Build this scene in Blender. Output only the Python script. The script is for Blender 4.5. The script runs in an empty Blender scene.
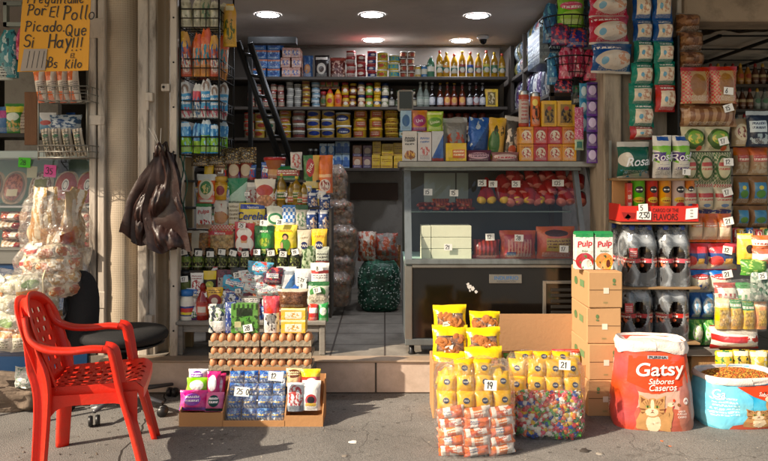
import bpy, bmesh, math, random
from mathutils import Vector, Matrix, noise
R = math.radians
sc = bpy.context.scene
COL = sc.collection
FPX, HC, PY0, PX0 = 720.0, 1.29, 175.0, 384.0
FL = 0.20                      # shop floor above the street

def X(px, Y): return (px - PX0) * Y / FPX
def Z(py, Y): return HC + (PY0 - py) * Y / FPX

def lin(h):
    if isinstance(h, (tuple, list)): return tuple(h[:3])
    h = h.lstrip('#'); o = []
    for i in (0, 2, 4):
        c = int(h[i:i+2], 16) / 255.0
        o.append(c / 12.92 if c <= .04045 else ((c + .055) / 1.055) ** 2.4)
    return tuple(o)

# ------------------------------------------------------------------ materials
MATS = {}
def _base(name):
    m = bpy.data.materials.new(name); m.use_nodes = True
    nt = m.node_tree; b = nt.nodes['Principled BSDF']
    return m, nt, b
def N(nt, t, **k):
    n = nt.nodes.new(t)
    for a, v in k.items(): setattr(n, a, v)
    return n
def mth(nt, op, a, b=None, c=None, clamp=False):
    n = nt.nodes.new('ShaderNodeMath'); n.operation = op; n.use_clamp = clamp
    for i, v in enumerate((a, b, c)):
        if v is None: continue
        if isinstance(v, (int, float)): n.inputs[i].default_value = v
        else: nt.links.new(v, n.inputs[i])
    return n.outputs[0]
def vth(nt, op, a, b=None, c=None):
    n = nt.nodes.new('ShaderNodeVectorMath'); n.operation = op
    for i, v in enumerate((a, b, c)):
        if v is None: continue
        if isinstance(v, (tuple, list)): n.inputs[i].default_value = v
        elif isinstance(v, (int, float)): n.inputs[i].default_value = (v,)*3
        else: nt.links.new(v, n.inputs[i])
    return n.outputs['Value'] if op in ('LENGTH', 'DISTANCE', 'DOT_PRODUCT') else n.outputs[0]
def mixc(nt, fac, a, b, mode='MIX'):
    n = nt.nodes.new('ShaderNodeMix'); n.data_type = 'RGBA'; n.blend_type = mode
    for s, v in ((n.inputs[0], fac), (n.inputs[6], a), (n.inputs[7], b)):
        if isinstance(v, (int, float)): s.default_value = v
        elif isinstance(v, (tuple, list)): s.default_value = tuple(v[:3]) + (1,)
        else: nt.links.new(v, s)
    return n.outputs[2]

def plain(name, col, rough=.5, metal=0, bump=0, bscale=40, var=.12, vscale=6, dirt=0, dirtcol='#3a2c20', trans=0, coat=0, emit=0, detail=5, aniso=None):
    """one real-world colour with uneven tone, small bumps and optional patches of dirt"""
    if name in MATS: return MATS[name]
    m, nt, b = _base(name); c = lin(col)
    tc = N(nt, 'ShaderNodeTexCoord'); src = tc.outputs['Object']
    if aniso:
        src = vth(nt, 'MULTIPLY', src, aniso)
    nz = N(nt, 'ShaderNodeTexNoise'); nz.inputs['Scale'].default_value = vscale; nz.inputs['Detail'].default_value = detail
    nt.links.new(src, nz.inputs['Vector'])
    f = mth(nt, 'MULTIPLY_ADD', nz.outputs['Fac'], 2*var, 1-var)
    out = mixc(nt, 1.0, c, f, 'MULTIPLY')
    # f is a value: feed as colour
    if dirt:
        n2 = N(nt, 'ShaderNodeTexNoise'); n2.inputs['Scale'].default_value = vscale*.6; n2.inputs['Detail'].default_value = 8; n2.inputs['Roughness'].default_value = .7
        nt.links.new(src, n2.inputs['Vector'])
        r = N(nt, 'ShaderNodeMapRange'); r.inputs[1].default_value = .49; r.inputs[2].default_value = .66; r.inputs[4].default_value = dirt
        nt.links.new(n2.outputs['Fac'], r.inputs[0])
        out = mixc(nt, r.outputs[0], out, lin(dirtcol))
    nt.links.new(out, b.inputs['Base Color'])
    b.inputs['Roughness'].default_value = rough; b.inputs['Metallic'].default_value = metal
    if trans: b.inputs['Transmission Weight'].default_value = trans
    if coat: b.inputs['Coat Weight'].default_value = coat; b.inputs['Coat Roughness'].default_value = .1
    if emit:
        b.inputs['Emission Color'].default_value = c + (1,); b.inputs['Emission Strength'].default_value = emit
    if bump:
        n3 = N(nt, 'ShaderNodeTexNoise'); n3.inputs['Scale'].default_value = bscale; n3.inputs['Detail'].default_value = 6
        nt.links.new(src, n3.inputs['Vector'])
        bp = N(nt, 'ShaderNodeBump'); bp.inputs['Strength'].default_value = bump; bp.inputs['Distance'].default_value = .01
        nt.links.new(n3.outputs['Fac'], bp.inputs['Height']); nt.links.new(bp.outputs[0], b.inputs['Normal'])
    MATS[name] = m
    return m

_pc = [0]
def pk(base, *els, rough=.35, bump=.5, bs=30, name=None, jit=.12, wob=.02, alpha=1.0, metal=0):
    """printed packaging: shapes laid out over the front of the thing (u across, v up, both 0 to 1)"""
    key = (base, els, rough, bump, bs, jit, wob, metal)
    if key in MATS: return MATS[key]
    _pc[0] += 1
    m, nt, b = _base(name or 'printed_pack_%d' % _pc[0])
    tc = N(nt, 'ShaderNodeTexCoord'); sp = N(nt, 'ShaderNodeSeparateXYZ'); nt.links.new(tc.outputs['Generated'], sp.inputs[0])
    cb = N(nt, 'ShaderNodeCombineXYZ'); nt.links.new(sp.outputs[0], cb.inputs[0]); nt.links.new(sp.outputs[2], cb.inputs[1])
    oi = N(nt, 'ShaderNodeObjectInfo')
    uv = cb.outputs[0]
    if wob:
        wn = N(nt, 'ShaderNodeTexNoise'); wn.inputs['Scale'].default_value = 4; nt.links.new(uv, wn.inputs['Vector'])
        w1 = vth(nt, 'SUBTRACT', wn.outputs['Color'], .5); w2 = vth(nt, 'MULTIPLY', w1, (wob*2, wob*2, 0)); uv = vth(nt, 'ADD', uv, w2)
    col = lin(base)
    for e in els:
        k, cx, cy, rx, ry, c = e[:6]
        q = vth(nt, 'SUBTRACT', uv, (cx, cy, 0)); q = vth(nt, 'MULTIPLY', q, (1/rx, 1/ry, 0))
        if k in ('e', 'ne', 'se', 'ring'):
            d = vth(nt, 'LENGTH', q)
        else:
            a = vth(nt, 'ABSOLUTE', q); s2 = N(nt, 'ShaderNodeSeparateXYZ'); nt.links.new(a, s2.inputs[0])
            d = mth(nt, 'MAXIMUM', s2.outputs[0], s2.outputs[1])
        mask = mth(nt, 'LESS_THAN', d, 1.0)
        if k == 'ring': mask = mth(nt, 'MULTIPLY', mask, mth(nt, 'GREATER_THAN', d, .8))
        if k == 'l':      # rows of print
            n_ = e[6]
            y = mth(nt, 'FRACT', mth(nt, 'MULTIPLY', vth(nt, 'DOT_PRODUCT', q, (0, .5, 0)), float(n_)))
            ln = mth(nt, 'GREATER_THAN', y, .45)
            w = N(nt, 'ShaderNodeTexNoise'); w.inputs['Scale'].default_value = 1; w.inputs['Detail'].default_value = 1
            qq = vth(nt, 'MULTIPLY', q, (9.0, n_*.9, 0)); nt.links.new(qq, w.inputs['Vector'])
            mask = mth(nt, 'MULTIPLY', mask, mth(nt, 'MULTIPLY', ln, mth(nt, 'GREATER_THAN', w.outputs['Fac'], .46)))
        elif k in ('n', 'ne'):    # blotchy picture
            w = N(nt, 'ShaderNodeTexNoise'); w.inputs['Scale'].default_value = e[6]; w.inputs['Detail'].default_value = 3
            nt.links.new(uv, w.inputs['Vector'])
            mask = mth(nt, 'MULTIPLY', mask, mth(nt, 'GREATER_THAN', w.outputs['Fac'], e[7] if len(e) > 7 else .5))
        elif k in ('s', 'se'):    # food seen through a window
            w = N(nt, 'ShaderNodeTexVoronoi'); w.inputs['Scale'].default_value = e[6]; nt.links.new(uv, w.inputs['Vector'])
            rr = N(nt, 'ShaderNodeMapRange'); rr.inputs[1].default_value = 0; rr.inputs[2].default_value = .7; rr.inputs[3].default_value = 1.25; rr.inputs[4].default_value = .35
            nt.links.new(w.outputs['Distance'], rr.inputs[0])
            cc = mixc(nt, 1.0, lin(c), rr.outputs[0], 'MULTIPLY')
            hs = N(nt, 'ShaderNodeSeparateXYZ'); nt.links.new(w.outputs['Color'], hs.inputs[0])
            cc = mixc(nt, mth(nt, 'MULTIPLY', hs.outputs[0], .5), cc, lin(e[7]) if len(e) > 7 else lin(c))
            col = mixc(nt, mask, col, cc); continue
        elif k == 'c':
            w = N(nt, 'ShaderNodeTexChecker'); w.inputs['Scale'].default_value = e[6]; nt.links.new(uv, w.inputs['Vector'])
            mask = mth(nt, 'MULTIPLY', mask, w.outputs['Fac'])
        elif k == 'v':            # vertical stripes
            x = mth(nt, 'FRACT', mth(nt, 'MULTIPLY', vth(nt, 'DOT_PRODUCT', q, (.5, 0, 0)), float(e[6])))
            mask = mth(nt, 'MULTIPLY', mask, mth(nt, 'GREATER_THAN', x, .5))
        elif k == 'd':            # diagonal edge: only where u+v large
            x = vth(nt, 'DOT_PRODUCT', q, (.5, e[6], 0)); mask = mth(nt, 'MULTIPLY', mask, mth(nt, 'GREATER_THAN', x, 0.0))
        col = mixc(nt, mask, col, lin(c))
    # small print near the foot and softly shifting ink tone
    s3 = N(nt, 'ShaderNodeSeparateXYZ'); nt.links.new(uv, s3.inputs[0])
    band = mth(nt, 'MULTIPLY', mth(nt, 'LESS_THAN', mth(nt, 'ABSOLUTE', mth(nt, 'SUBTRACT', s3.outputs[1], .14)), .075), mth(nt, 'LESS_THAN', mth(nt, 'ABSOLUTE', mth(nt, 'SUBTRACT', s3.outputs[0], .5)), .36))
    fp = N(nt, 'ShaderNodeTexNoise'); fp.inputs['Scale'].default_value = 1; fp.inputs['Detail'].default_value = 1; nt.links.new(vth(nt, 'MULTIPLY', vth(nt, 'ADD', uv, oi.outputs['Location']), (34, 60, 0)), fp.inputs['Vector'])
    col = mixc(nt, mth(nt, 'MULTIPLY', band, mth(nt, 'MULTIPLY', mth(nt, 'GREATER_THAN', fp.outputs['Fac'], .5), .5 if jit else 0.0)), col, (.03, .028, .03) if sum(lin(base)) > .9 else (.62, .6, .55))
    tn = N(nt, 'ShaderNodeTexNoise'); tn.inputs['Scale'].default_value = 2.2; tn.inputs['Detail'].default_value = 2; nt.links.new(vth(nt, 'ADD', uv, oi.outputs['Location']), tn.inputs['Vector'])
    hsv = N(nt, 'ShaderNodeHueSaturation'); nt.links.new(mth(nt, 'MULTIPLY_ADD', tn.outputs['Fac'], .06, .47), hsv.inputs['Hue']); nt.links.new(mth(nt, 'MULTIPLY_ADD', tn.outputs['Fac'], .5, .7), hsv.inputs['Saturation'])
    if isinstance(col, tuple): hsv.inputs['Color'].default_value = tuple(col)+(1,)
    else: nt.links.new(col, hsv.inputs['Color'])
    col = hsv.outputs[0]
    jv = mth(nt, 'MULTIPLY_ADD', oi.outputs['Random'], 2*jit, 1-jit)
    # faint scuffing and ageing of the print
    sn = N(nt, 'ShaderNodeTexNoise'); sn.inputs['Scale'].default_value = 14; sn.inputs['Detail'].default_value = 6; nt.links.new(tc.outputs['Object'], sn.inputs['Vector'])
    jv = mth(nt, 'MULTIPLY', jv, mth(nt, 'MULTIPLY_ADD', sn.outputs['Fac'], .35, .82))
    col = mixc(nt, 1.0, col, jv, 'MULTIPLY')
    nt.links.new(col, b.inputs['Base Color'])
    b.inputs['Roughness'].default_value = rough
    b.inputs['Metallic'].default_value = metal
    if bump:
        n3 = N(nt, 'ShaderNodeTexNoise'); n3.inputs['Scale'].default_value = bs; n3.inputs['Detail'].default_value = 3; n3.inputs['Distortion'].default_value = .6
        off = vth(nt, 'ADD', tc.outputs['Object'], oi.outputs['Location']); nt.links.new(off, n3.inputs['Vector'])
        bp = N(nt, 'ShaderNodeBump'); bp.inputs['Strength'].default_value = bump; bp.inputs['Distance'].default_value = .012
        nt.links.new(n3.outputs['Fac'], bp.inputs['Height']); nt.links.new(bp.outputs[0], b.inputs['Normal'])
    MATS[key] = m
    return m

def film(name='clear_film', col=(.95, .95, .95), haze=.08, gl=.5, rough=.12, bs=22, bm=.9):
    """thin clear plastic: mostly see-through, glossy, crinkled, a little milky"""
    if name in MATS: return MATS[name]
    m, nt, b = _base(name); nt.nodes.remove(b)
    out = nt.nodes['Material Output']
    tr = N(nt, 'ShaderNodeBsdfTransparent'); tr.inputs[0].default_value = (.97, .97, .97, 1)
    g = N(nt, 'ShaderNodeBsdfGlossy'); g.inputs['Roughness'].default_value = rough; g.inputs[0].default_value = (1, 1, 1, 1)
    d = N(nt, 'ShaderNodeBsdfDiffuse'); d.inputs[0].default_value = tuple(col)+(1,)
    tc = N(nt, 'ShaderNodeTexCoord')
    n3 = N(nt, 'ShaderNodeTexNoise'); n3.inputs['Scale'].default_value = bs; n3.inputs['Detail'].default_value = 4; n3.inputs['Distortion'].default_value = 1.5
    nt.links.new(tc.outputs['Object'], n3.inputs['Vector'])
    bp = N(nt, 'ShaderNodeBump'); bp.inputs['Strength'].default_value = bm; bp.inputs['Distance'].default_value = .02
    nt.links.new(n3.outputs['Fac'], bp.inputs['Height']); nt.links.new(bp.outputs[0], g.inputs['Normal'])
    lw = N(nt, 'ShaderNodeLayerWeight'); lw.inputs['Blend'].default_value = .25; nt.links.new(bp.outputs[0], lw.inputs['Normal'])
    f1 = mth(nt, 'MULTIPLY_ADD', lw.outputs['Fresnel'], gl, .04, clamp=True)
    s1 = N(nt, 'ShaderNodeMixShader'); nt.links.new(f1, s1.inputs[0]); nt.links.new(tr.outputs[0], s1.inputs[1]); nt.links.new(g.outputs[0], s1.inputs[2])
    mr = N(nt, 'ShaderNodeMapRange'); mr.inputs[1].default_value = .45; mr.inputs[2].default_value = .7; mr.inputs[3].default_value = haze*.5; mr.inputs[4].default_value = haze*2.6
    nt.links.new(n3.outputs['Fac'], mr.inputs[0])
    s2 = N(nt, 'ShaderNodeMixShader'); nt.links.new(mr.outputs[0], s2.inputs[0]); nt.links.new(s1.outputs[0], s2.inputs[1]); nt.links.new(d.outputs[0], s2.inputs[2])
    nt.links.new(s2.outputs[0], out.inputs[0]); MATS[name] = m
    return m

# ------------------------------------------------------------------ text
_tc = {}
def text_geo(s, bold=0.0, shear=0.0):
    k = (s, bold, shear)
    if k in _tc: return _tc[k]
    cu = bpy.data.curves.new('t', 'FONT'); cu.body = s; cu.offset = min(bold, .05)*.3; cu.shear = shear; cu.resolution_u = 5; cu.fill_mode = 'FRONT'
    o = bpy.data.objects.new('t', cu); COL.objects.link(o)
    dg = bpy.context.evaluated_depsgraph_get(); me = bpy.data.meshes.new_from_object(o.evaluated_get(dg))
    vs = [(v.co.x, v.co.y) for v in me.vertices]; fs = [tuple(p.vertices) for p in me.polygons]
    bpy.data.objects.remove(o); bpy.data.curves.remove(cu); bpy.data.meshes.remove(me)
    if vs:
        x0 = min(v[0] for v in vs); x1 = max(v[0] for v in vs); y0 = min(v[1] for v in vs); y1 = max(v[1] for v in vs)
        cx, cy, h = (x0+x1)/2, (y0+y1)/2, max(y1-y0, 1e-6)
        vs = [((x-cx)/h, (y-cy)/h) for x, y in vs]
    _tc[k] = (vs, fs)
    return _tc[k]

# hand lettering: strokes on a 0..1 by 0..1 cell
def _arc(cx, cy, rx, ry, a0, a1, n=10):
    return [(cx+rx*math.cos(R(a0+(a1-a0)*i/n)), cy+ry*math.sin(R(a0+(a1-a0)*i/n))) for i in range(n+1)]
GL = {
 'P': [[(.1,0),(.15,1)], [(.02,.92)]+_arc(.3,.74,.4,.26,100,-110)],
 'o': [_arc(.35,.28,.3,.28,80,440,14)], 'r': [[(.1,.6),(.15,0)], _arc(.4,.3,.26,.28,170,50,5)],
 'E': [[(.7,.95),(.15,.9),(.1,.05),(.7,0)], [(.12,.5),(.6,.52)]], 'l': [[(.2,1),(.15,.1),(.25,0)]],
 'i': [[(.2,.6),(.18,0)], [(.2,.82),(.24,.84)]], 'c': [_arc(.38,.28,.3,.28,60,310,8)],
 'a': [_arc(.33,.28,.27,.28,60,420,12), [(.62,.58),(.6,.08),(.72,0)]], 'd': [_arc(.33,.28,.28,.28,60,420,12), [(.66,1),(.62,.05)]],
 '.': [[(.1,.02),(.16,.04)]], 'Q': [_arc(.42,.5,.38,.48,90,450,16), [(.45,.3),(.85,-.1)]],
 'u': [[(.1,.6)]+_arc(.33,.2,.22,.22,180,340,6)+[(.58,.6)], [(.58,.6),(.6,0)]], 'e': [[(.1,.3),(.62,.36)]+_arc(.36,.3,.27,.3,20,320,9)],
 'S': [_arc(.42,.74,.33,.25,30,240,8)+_arc(.36,.27,.34,.27,80,-150,9)], 'H': [[(.1,1),(.1,0)], [(.72,1),(.7,0)], [(.1,.5),(.7,.54)]],
 'y': [[(.1,.6),(.35,.1)], [(.65,.6),(.2,-.45)]], '!': [[(.2,1),(.15,.3)], [(.14,.06),(.17,.08)]],
 'B': [[(.1,0),(.12,1)]+_arc(.2,.76,.36,.24,90,-80,7)+_arc(.2,.27,.44,.27,85,-90,7)], 's': [_arc(.3,.44,.2,.15,40,240,6)+_arc(.28,.15,.22,.16,70,-140,6)],
 'K': [[(.1,1),(.1,0)], [(.66,.95),(.12,.45),(.7,0)]], 'L': [[(.15,1),(.1,.04),(.65,0)]], 'g': [_arc(.33,.28,.27,.28,60,420,12), [(.62,.58),(.55,-.35),(.1,-.3)]],
 'n': [[(.1,.6),(.12,0)], _arc(.35,.32,.22,.26,170,0,6)+[(.58,0)]], 't': [[(.3,.95),(.28,.05),(.45,0)], [(.05,.62),(.55,.64)]],
 'm': [[(.05,.6),(.07,0)], _arc(.22,.34,.14,.24,170,0,5)+[(.36,0)], _arc(.5,.34,.14,.24,170,0,5)+[(.66,0)]],
 '1': [[(.15,.75),(.4,1),(.36,0)]], '2': [_arc(.38,.72,.3,.27,160,-30,8)+[(.08,.02),(.75,.05)]], '9': [_arc(.38,.68,.28,.3,20,380,12)+[(.6,.6),(.5,0)]],
 '5': [[(.7,1),(.2,.98),(.14,.55)]+_arc(.36,.3,.32,.3,100,-130,8)], '0': [_arc(.38,.5,.3,.5,90,450,14)], '8': [_arc(.38,.75,.24,.24,270,630,10), _arc(.38,.26,.3,.26,90,450,10)],
 '7': [[(.08,.96),(.7,.98),(.3,0)]], '3': [_arc(.32,.75,.28,.24,150,-80,7)+_arc(.32,.26,.34,.27,80,-150,8)], ',': [[(.15,.05),(.05,-.15)]], '6': [[(.55,1),(.15,.4)]+_arc(.38,.28,.26,.28,170,-190,10)],
 '4': [[(.5,1),(.08,.35),(.8,.38)],[(.6,.6),(.56,0)]], '-': [[(.05,.45),(.5,.47)]], 'ú': [[(.1,.6)]+_arc(.33,.2,.22,.22,180,340,6)+[(.58,.6),(.6,0)], [(.3,.8),(.5,1)]],
}
WID = {'l': .42, 'i': .4, '.': .3, '!': .36, '1': .55, ',': .3, 'Q': 1.0, 'm': .8, 's': .6, 'r': .65, ' ': .5, 't': .6}

# ------------------------------------------------------------------ mesh builder
class MB:
    def __init__(s): s.v = []; s.f = []; s.mi = []; s.sm = []; s.mats = []
    def m(s, mat):
        if mat not in s.mats: s.mats.append(mat)
        return s.mats.index(mat)
    def add(s, vs, fs, mat, smooth=True, M=None):
        o = len(s.v); k = s.m(mat)
        s.v += [tuple(M @ Vector(p)) if M else tuple(p) for p in vs]
        for f in fs: s.f.append(tuple(i+o for i in f)); s.mi.append(k); s.sm.append(smooth)
        return s
    def box(s, x0, y0, z0, x1, y1, z1, mat, M=None, ch=0):
        if ch:
            c = min(ch, abs(x1-x0)*.45, abs(y1-y0)*.45, abs(z1-z0)*.45)
            vs = []; idx = {}
            for ix, (xa, sx) in enumerate(((x0, 1), (x1, -1))):
                for iy, (ya, sy) in enumerate(((y0, 1), (y1, -1))):
                    for iz, (za, sz) in enumerate(((z0, 1), (z1, -1))):
                        for ax in range(3):
                            p = [xa+sx*c, ya+sy*c, za+sz*c]; p[ax] = (xa, ya, za)[ax]
                            idx[(ix, iy, iz, ax)] = len(vs); vs.append(tuple(p))
            fs = []
            for ax in range(3):
                o = [a for a in range(3) if a != ax]
                for side in (0, 1):
                    q = []
                    for a, b_ in ((0, 0), (1, 0), (1, 1), (0, 1)):
                        k = [0]*3; k[ax] = side; k[o[0]] = a; k[o[1]] = b_; q.append(idx[tuple(k)+(ax,)])
                    fs.append(q)
            for ax in range(3):          # edge strips along ax
                o = [a for a in range(3) if a != ax]
                for a in (0, 1):
                    for b_ in (0, 1):
                        k0 = [0]*3; k1 = [0]*3; k0[ax] = 0; k1[ax] = 1
                        for k in (k0, k1): k[o[0]] = a; k[o[1]] = b_
                        fs.append([idx[tuple(k0)+(o[0],)], idx[tuple(k0)+(o[1],)], idx[tuple(k1)+(o[1],)], idx[tuple(k1)+(o[0],)]])
            for a in (0, 1):
                for b_ in (0, 1):
                    for c_ in (0, 1): fs.append([idx[(a, b_, c_, i)] for i in range(3)])
            return s.add(vs, fs, mat, False, M)
        vs = [(x0,y0,z0),(x1,y0,z0),(x1,y1,z0),(x0,y1,z0),(x0,y0,z1),(x1,y0,z1),(x1,y1,z1),(x0,y1,z1)]
        fs = [(0,3,2,1),(4,5,6,7),(0,1,5,4),(1,2,6,5),(2,3,7,6),(3,0,4,7)]
        return s.add(vs, fs, mat, False, M)
    def lathe(s, prof, mat, seg=14, c=(0, 0, 0), M=None, sy=1.0, cap=True, bands=None):
        """prof: (r, z) or (r, z, mat)"""
        o = len(s.v); n = len(prof)
        for p in prof:
            for i in range(seg):
                a = 2*math.pi*i/seg
                q = Vector((c[0]+p[0]*math.cos(a), c[1]+p[0]*math.sin(a)*sy, c[2]+p[1])); s.v.append(tuple(M @ q) if M else tuple(q))
        for j in range(n-1):
            k = s.m(prof[j][2] if len(prof[j]) > 2 else mat)
            for i in range(seg):
                i2 = (i+1) % seg
                s.f.append((o+j*seg+i, o+j*seg+i2, o+(j+1)*seg+i2, o+(j+1)*seg+i)); s.mi.append(k); s.sm.append(True)
        if cap:
            for j, rv in ((0, True), (n-1, False)):
                if prof[j][0] > 1e-5:
                    k = s.m(prof[min(j, n-1)][2] if len(prof[j]) > 2 else mat); r = [o+j*seg+i for i in range(seg)]
                    s.f.append(tuple(reversed(r)) if rv else tuple(r)); s.mi.append(k); s.sm.append(False)
        return s
    def tube(s, pts, r, mat, seg=6, M=None, closed=False, flat=None):
        pts = [Vector(p) for p in pts]; n = len(pts); vs = []; fs = []
        rr = r if isinstance(r, (list, tuple)) else [r]*n
        up = None
        for i, p in enumerate(pts):
            a = pts[i-1] if (i or closed) else pts[i]; b = pts[(i+1) % n] if (i < n-1 or closed) else pts[i]
            t = (b-a)
            if t.length < 1e-9: t = Vector((0, 0, 1))
            t.normalize()
            if up is None:
                up = Vector((0, 0, 1)) if abs(t.z) < .9 else Vector((1, 0, 0))
            sd = t.cross(up)
            if sd.length < 1e-6: sd = t.orthogonal()
            sd.normalize(); up = sd.cross(t).normalized()
            for k in range(seg):
                an = 2*math.pi*(k+.5)/seg
                vs.append(p + sd*math.cos(an)*rr[i] + up*math.sin(an)*rr[i]*(flat or 1))
        for i in range(n if closed else n-1):
            i2 = (i+1) % n
            for k in range(seg):
                k2 = (k+1) % seg; fs.append((i*seg+k, i*seg+k2, i2*seg+k2, i2*seg+k))
        if not closed: fs += [tuple(range(seg-1, -1, -1)), tuple((n-1)*seg+k for k in range(seg))]
        return s.add(vs, fs, mat, True, M)
    def grid(s, f, nu, nv, mat, smooth=True, M=None, closeu=False, skip=None, uf=None):
        o = []
        vs = [f(i/nu, j/nv) for j in range(nv+1) for i in range(nu+1)]
        fs = [(j*(nu+1)+i, j*(nu+1)+i+1, (j+1)*(nu+1)+i+1, (j+1)*(nu+1)+i) for j in range(nv) for i in range(nu) if not (skip and skip(i, j))]
        return s.add(vs, fs, mat, smooth, M)
    def text(s, txt, mapf, mat, cu, cv, hu, asp, bold=.02, shear=0, rot=0, M=None, wid=None, cut=0):
        """flat letters laid over the surface mapf(u,v); hu = letter height in v; asp = surface width/height"""
        vs, fs = text_geo(txt, bold, shear)
        if not vs: return s
        if cut:
            vs = list(vs); st = [tuple(f[:1])+tuple(f[i:i+2]) for f in fs for i in range(1, len(f)-1)]; fs = []; mid = {}
            while st:
                t = st.pop(); e = max(((math.dist(vs[t[i]], vs[t[(i+1) % 3]]), i) for i in range(3)))
                if e[0] < cut or len(fs) > 9000: fs.append(t); continue
                i = e[1]; a, b_, c_ = t[i], t[(i+1) % 3], t[(i+2) % 3]; k = (min(a, b_), max(a, b_))
                if k not in mid: mid[k] = len(vs); vs.append(((vs[a][0]+vs[b_][0])/2, (vs[a][1]+vs[b_][1])/2))
                st += [(a, mid[k], c_), (mid[k], b_, c_)]
        w = max(v[0] for v in vs)*2; kx = 1.0 if wid is None else wid/(w*hu/asp)
        c, sn = math.cos(R(rot)), math.sin(R(rot)); out = []
        for x, y in vs:
            x *= kx; x2, y2 = x*c-y*sn, x*sn+y*c
            out.append(mapf(cu + x2*hu/asp, cv + y2*hu))
        return s.add(out, fs, mat, False, M)
    def hand(s, txt, x, z, h, mapf, mat, lw=.1, slant=.08, sp=.22, M=None, seed=0):
        """hand-drawn strokes: flat ribbons; x,z,h in surface units"""
        rnd = random.Random(seed+len(txt)); cx = x
        for ch in txt:
            if ch == ' ': cx += .5*h; continue
            g = GL.get(ch)
            if not g: cx += .5*h; continue
            dz = rnd.uniform(-.03, .03)*h; k = rnd.uniform(.93, 1.07)
            for st in g:
                P = [Vector((cx + (px*k + slant*py)*h*.72, z + py*k*h + dz)) for px, py in st]
                if len(P) < 2: continue
                L = []; Rr = []
                for i, p in enumerate(P):
                    t = (P[min(i+1, len(P)-1)] - P[max(i-1, 0)])
                    t = t.normalized() if t.length > 1e-9 else Vector((1, 0))
                    nn = Vector((-t.y, t.x))*lw*h*.5*(.85+.3*rnd.random())
                    e = t*lw*h*.4*(-1 if i == 0 else (1 if i == len(P)-1 else 0))
                    L.append(p+nn+e); Rr.append(p-nn+e)
                vs = [mapf(q.x, q.y) for q in L+Rr]; n = len(P)
                s.add(vs, [(i, i+1, n+i+1, n+i) for i in range(n-1)], mat, False, M)
            cx += (WID.get(ch, .78)+sp*.5)*h*.7
        return s
    def mesh(s, name='m'):
        me = bpy.data.meshes.new(name); me.from_pydata(s.v, [], s.f)
        for m in s.mats: me.materials.append(m)
        me.polygons.foreach_set('material_index', s.mi); me.polygons.foreach_set('use_smooth', s.sm)
        me.update(); return me

# ------------------------------------------------------------------ objects
def tag(o, label=None, cat=None, group=None, kind=None):
    if label: o['label'] = label
    if cat: o['category'] = cat
    if group: o['group'] = group
    if kind: o['kind'] = kind
    return o
def obj(name, me, parent=None, loc=(0, 0, 0), rot=(0, 0, 0), scl=None):
    if isinstance(me, MB): me = me.mesh(name)
    o = bpy.data.objects.new(name, me); COL.objects.link(o); o.location = loc; o.rotation_euler = rot
    if scl: o.scale = scl
    if parent: o.parent = parent
    return o
def thing(name, me, label, cat, loc=(0, 0, 0), rot=(0, 0, 0), group=None, parts=(), scl=None):
    """one top-level thing; me may be None (an Empty). parts: (name, mesh[, loc[, rot[, subparts]]])"""
    if me is not None and parts: parts = (('body', me),) + tuple(parts); me = None
    o = obj(name, me, None, loc, rot, scl) if me is not None else bpy.data.objects.new(name, None)
    if me is None: COL.objects.link(o); o.location = loc; o.rotation_euler = rot; o.scale = scl or (1, 1, 1); o.empty_display_size = .05
    tag(o, label, cat, group)
    for p in parts:
        c = obj(p[0], p[1], o, p[2] if len(p) > 2 else (0, 0, 0), p[3] if len(p) > 3 else (0, 0, 0))
        if len(p) > 4:
            for q in p[4]: obj(q[0], q[1], c, q[2] if len(q) > 2 else (0, 0, 0))
    return o
def struct(name, mb, **k):
    o = obj(name, mb); o['kind'] = 'structure'; return o
def copy_tree(o, loc, rot=None, label=None):
    r = o.copy(); COL.objects.link(r); r.location = loc
    if rot is not None: r.rotation_euler = rot
    if label: r['label'] = label
    for ch in o.children:
        c = ch.copy(); COL.objects.link(c); c.parent = r
        for g in ch.children:
            d = g.copy(); COL.objects.link(d); d.parent = c
    return r
def words(n): return ['', 'first', 'second', 'third', 'fourth', 'fifth', 'sixth', 'seventh', 'eighth', 'ninth', 'tenth', 'eleventh', 'twelfth', 'thirteenth', 'fourteenth', 'fifteenth'][n]

# ------------------------------------------------------------------ shared shapes
INK = plain('ink', '#15151a', .6); PAPER = plain('price_paper', '#e9e8e2', .7, var=.04)
def pouch_f(w, h, d, sit=.3, seed=0, crimp=.07, top='crimp', wr=.05):
    def f(u, v, side=-1, off=0):
        hv = max(0.0, min(1.0, (v - (.0 if sit else crimp))/(1-crimp-(0 if sit else crimp))))
        prof = (max(0, math.sin(math.pi*(hv*(1-sit*.42)+sit*.42)))) ** .5 if hv < 1 else 0
        if v <= 0 and sit: prof = .62
        ed = (1-abs(2*u-1)**3.0); ed = max(ed, 0)**.55
        x = (u-.5)*w*(1 - .07*math.sin(math.pi*hv)*1.0)
        if top == 'gather' and v > .8: x *= 1 - .5*(v-.8)/.2
        t = d*.5*prof*ed
        n = noise.noise(Vector((u*3.1+seed*7.3, v*3.7, side*3.0)))*wr*2 + noise.noise(Vector((u*8+seed, v*8, side*9.0)))*wr
        t += n*d*.45*ed*min(1, prof*2)
        xx = x + noise.noise(Vector((seed*3.3, v*4, 5)))*wr*.25*w
        zz = v*h + noise.noise(Vector((u*3, seed*1.7, 2)))*wr*.35*h*(v**2)
        if v > 1-crimp: t += math.sin(u*40)*d*.012
        return (xx, side*(t+off), zz)
    return f
_pm = {}
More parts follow.
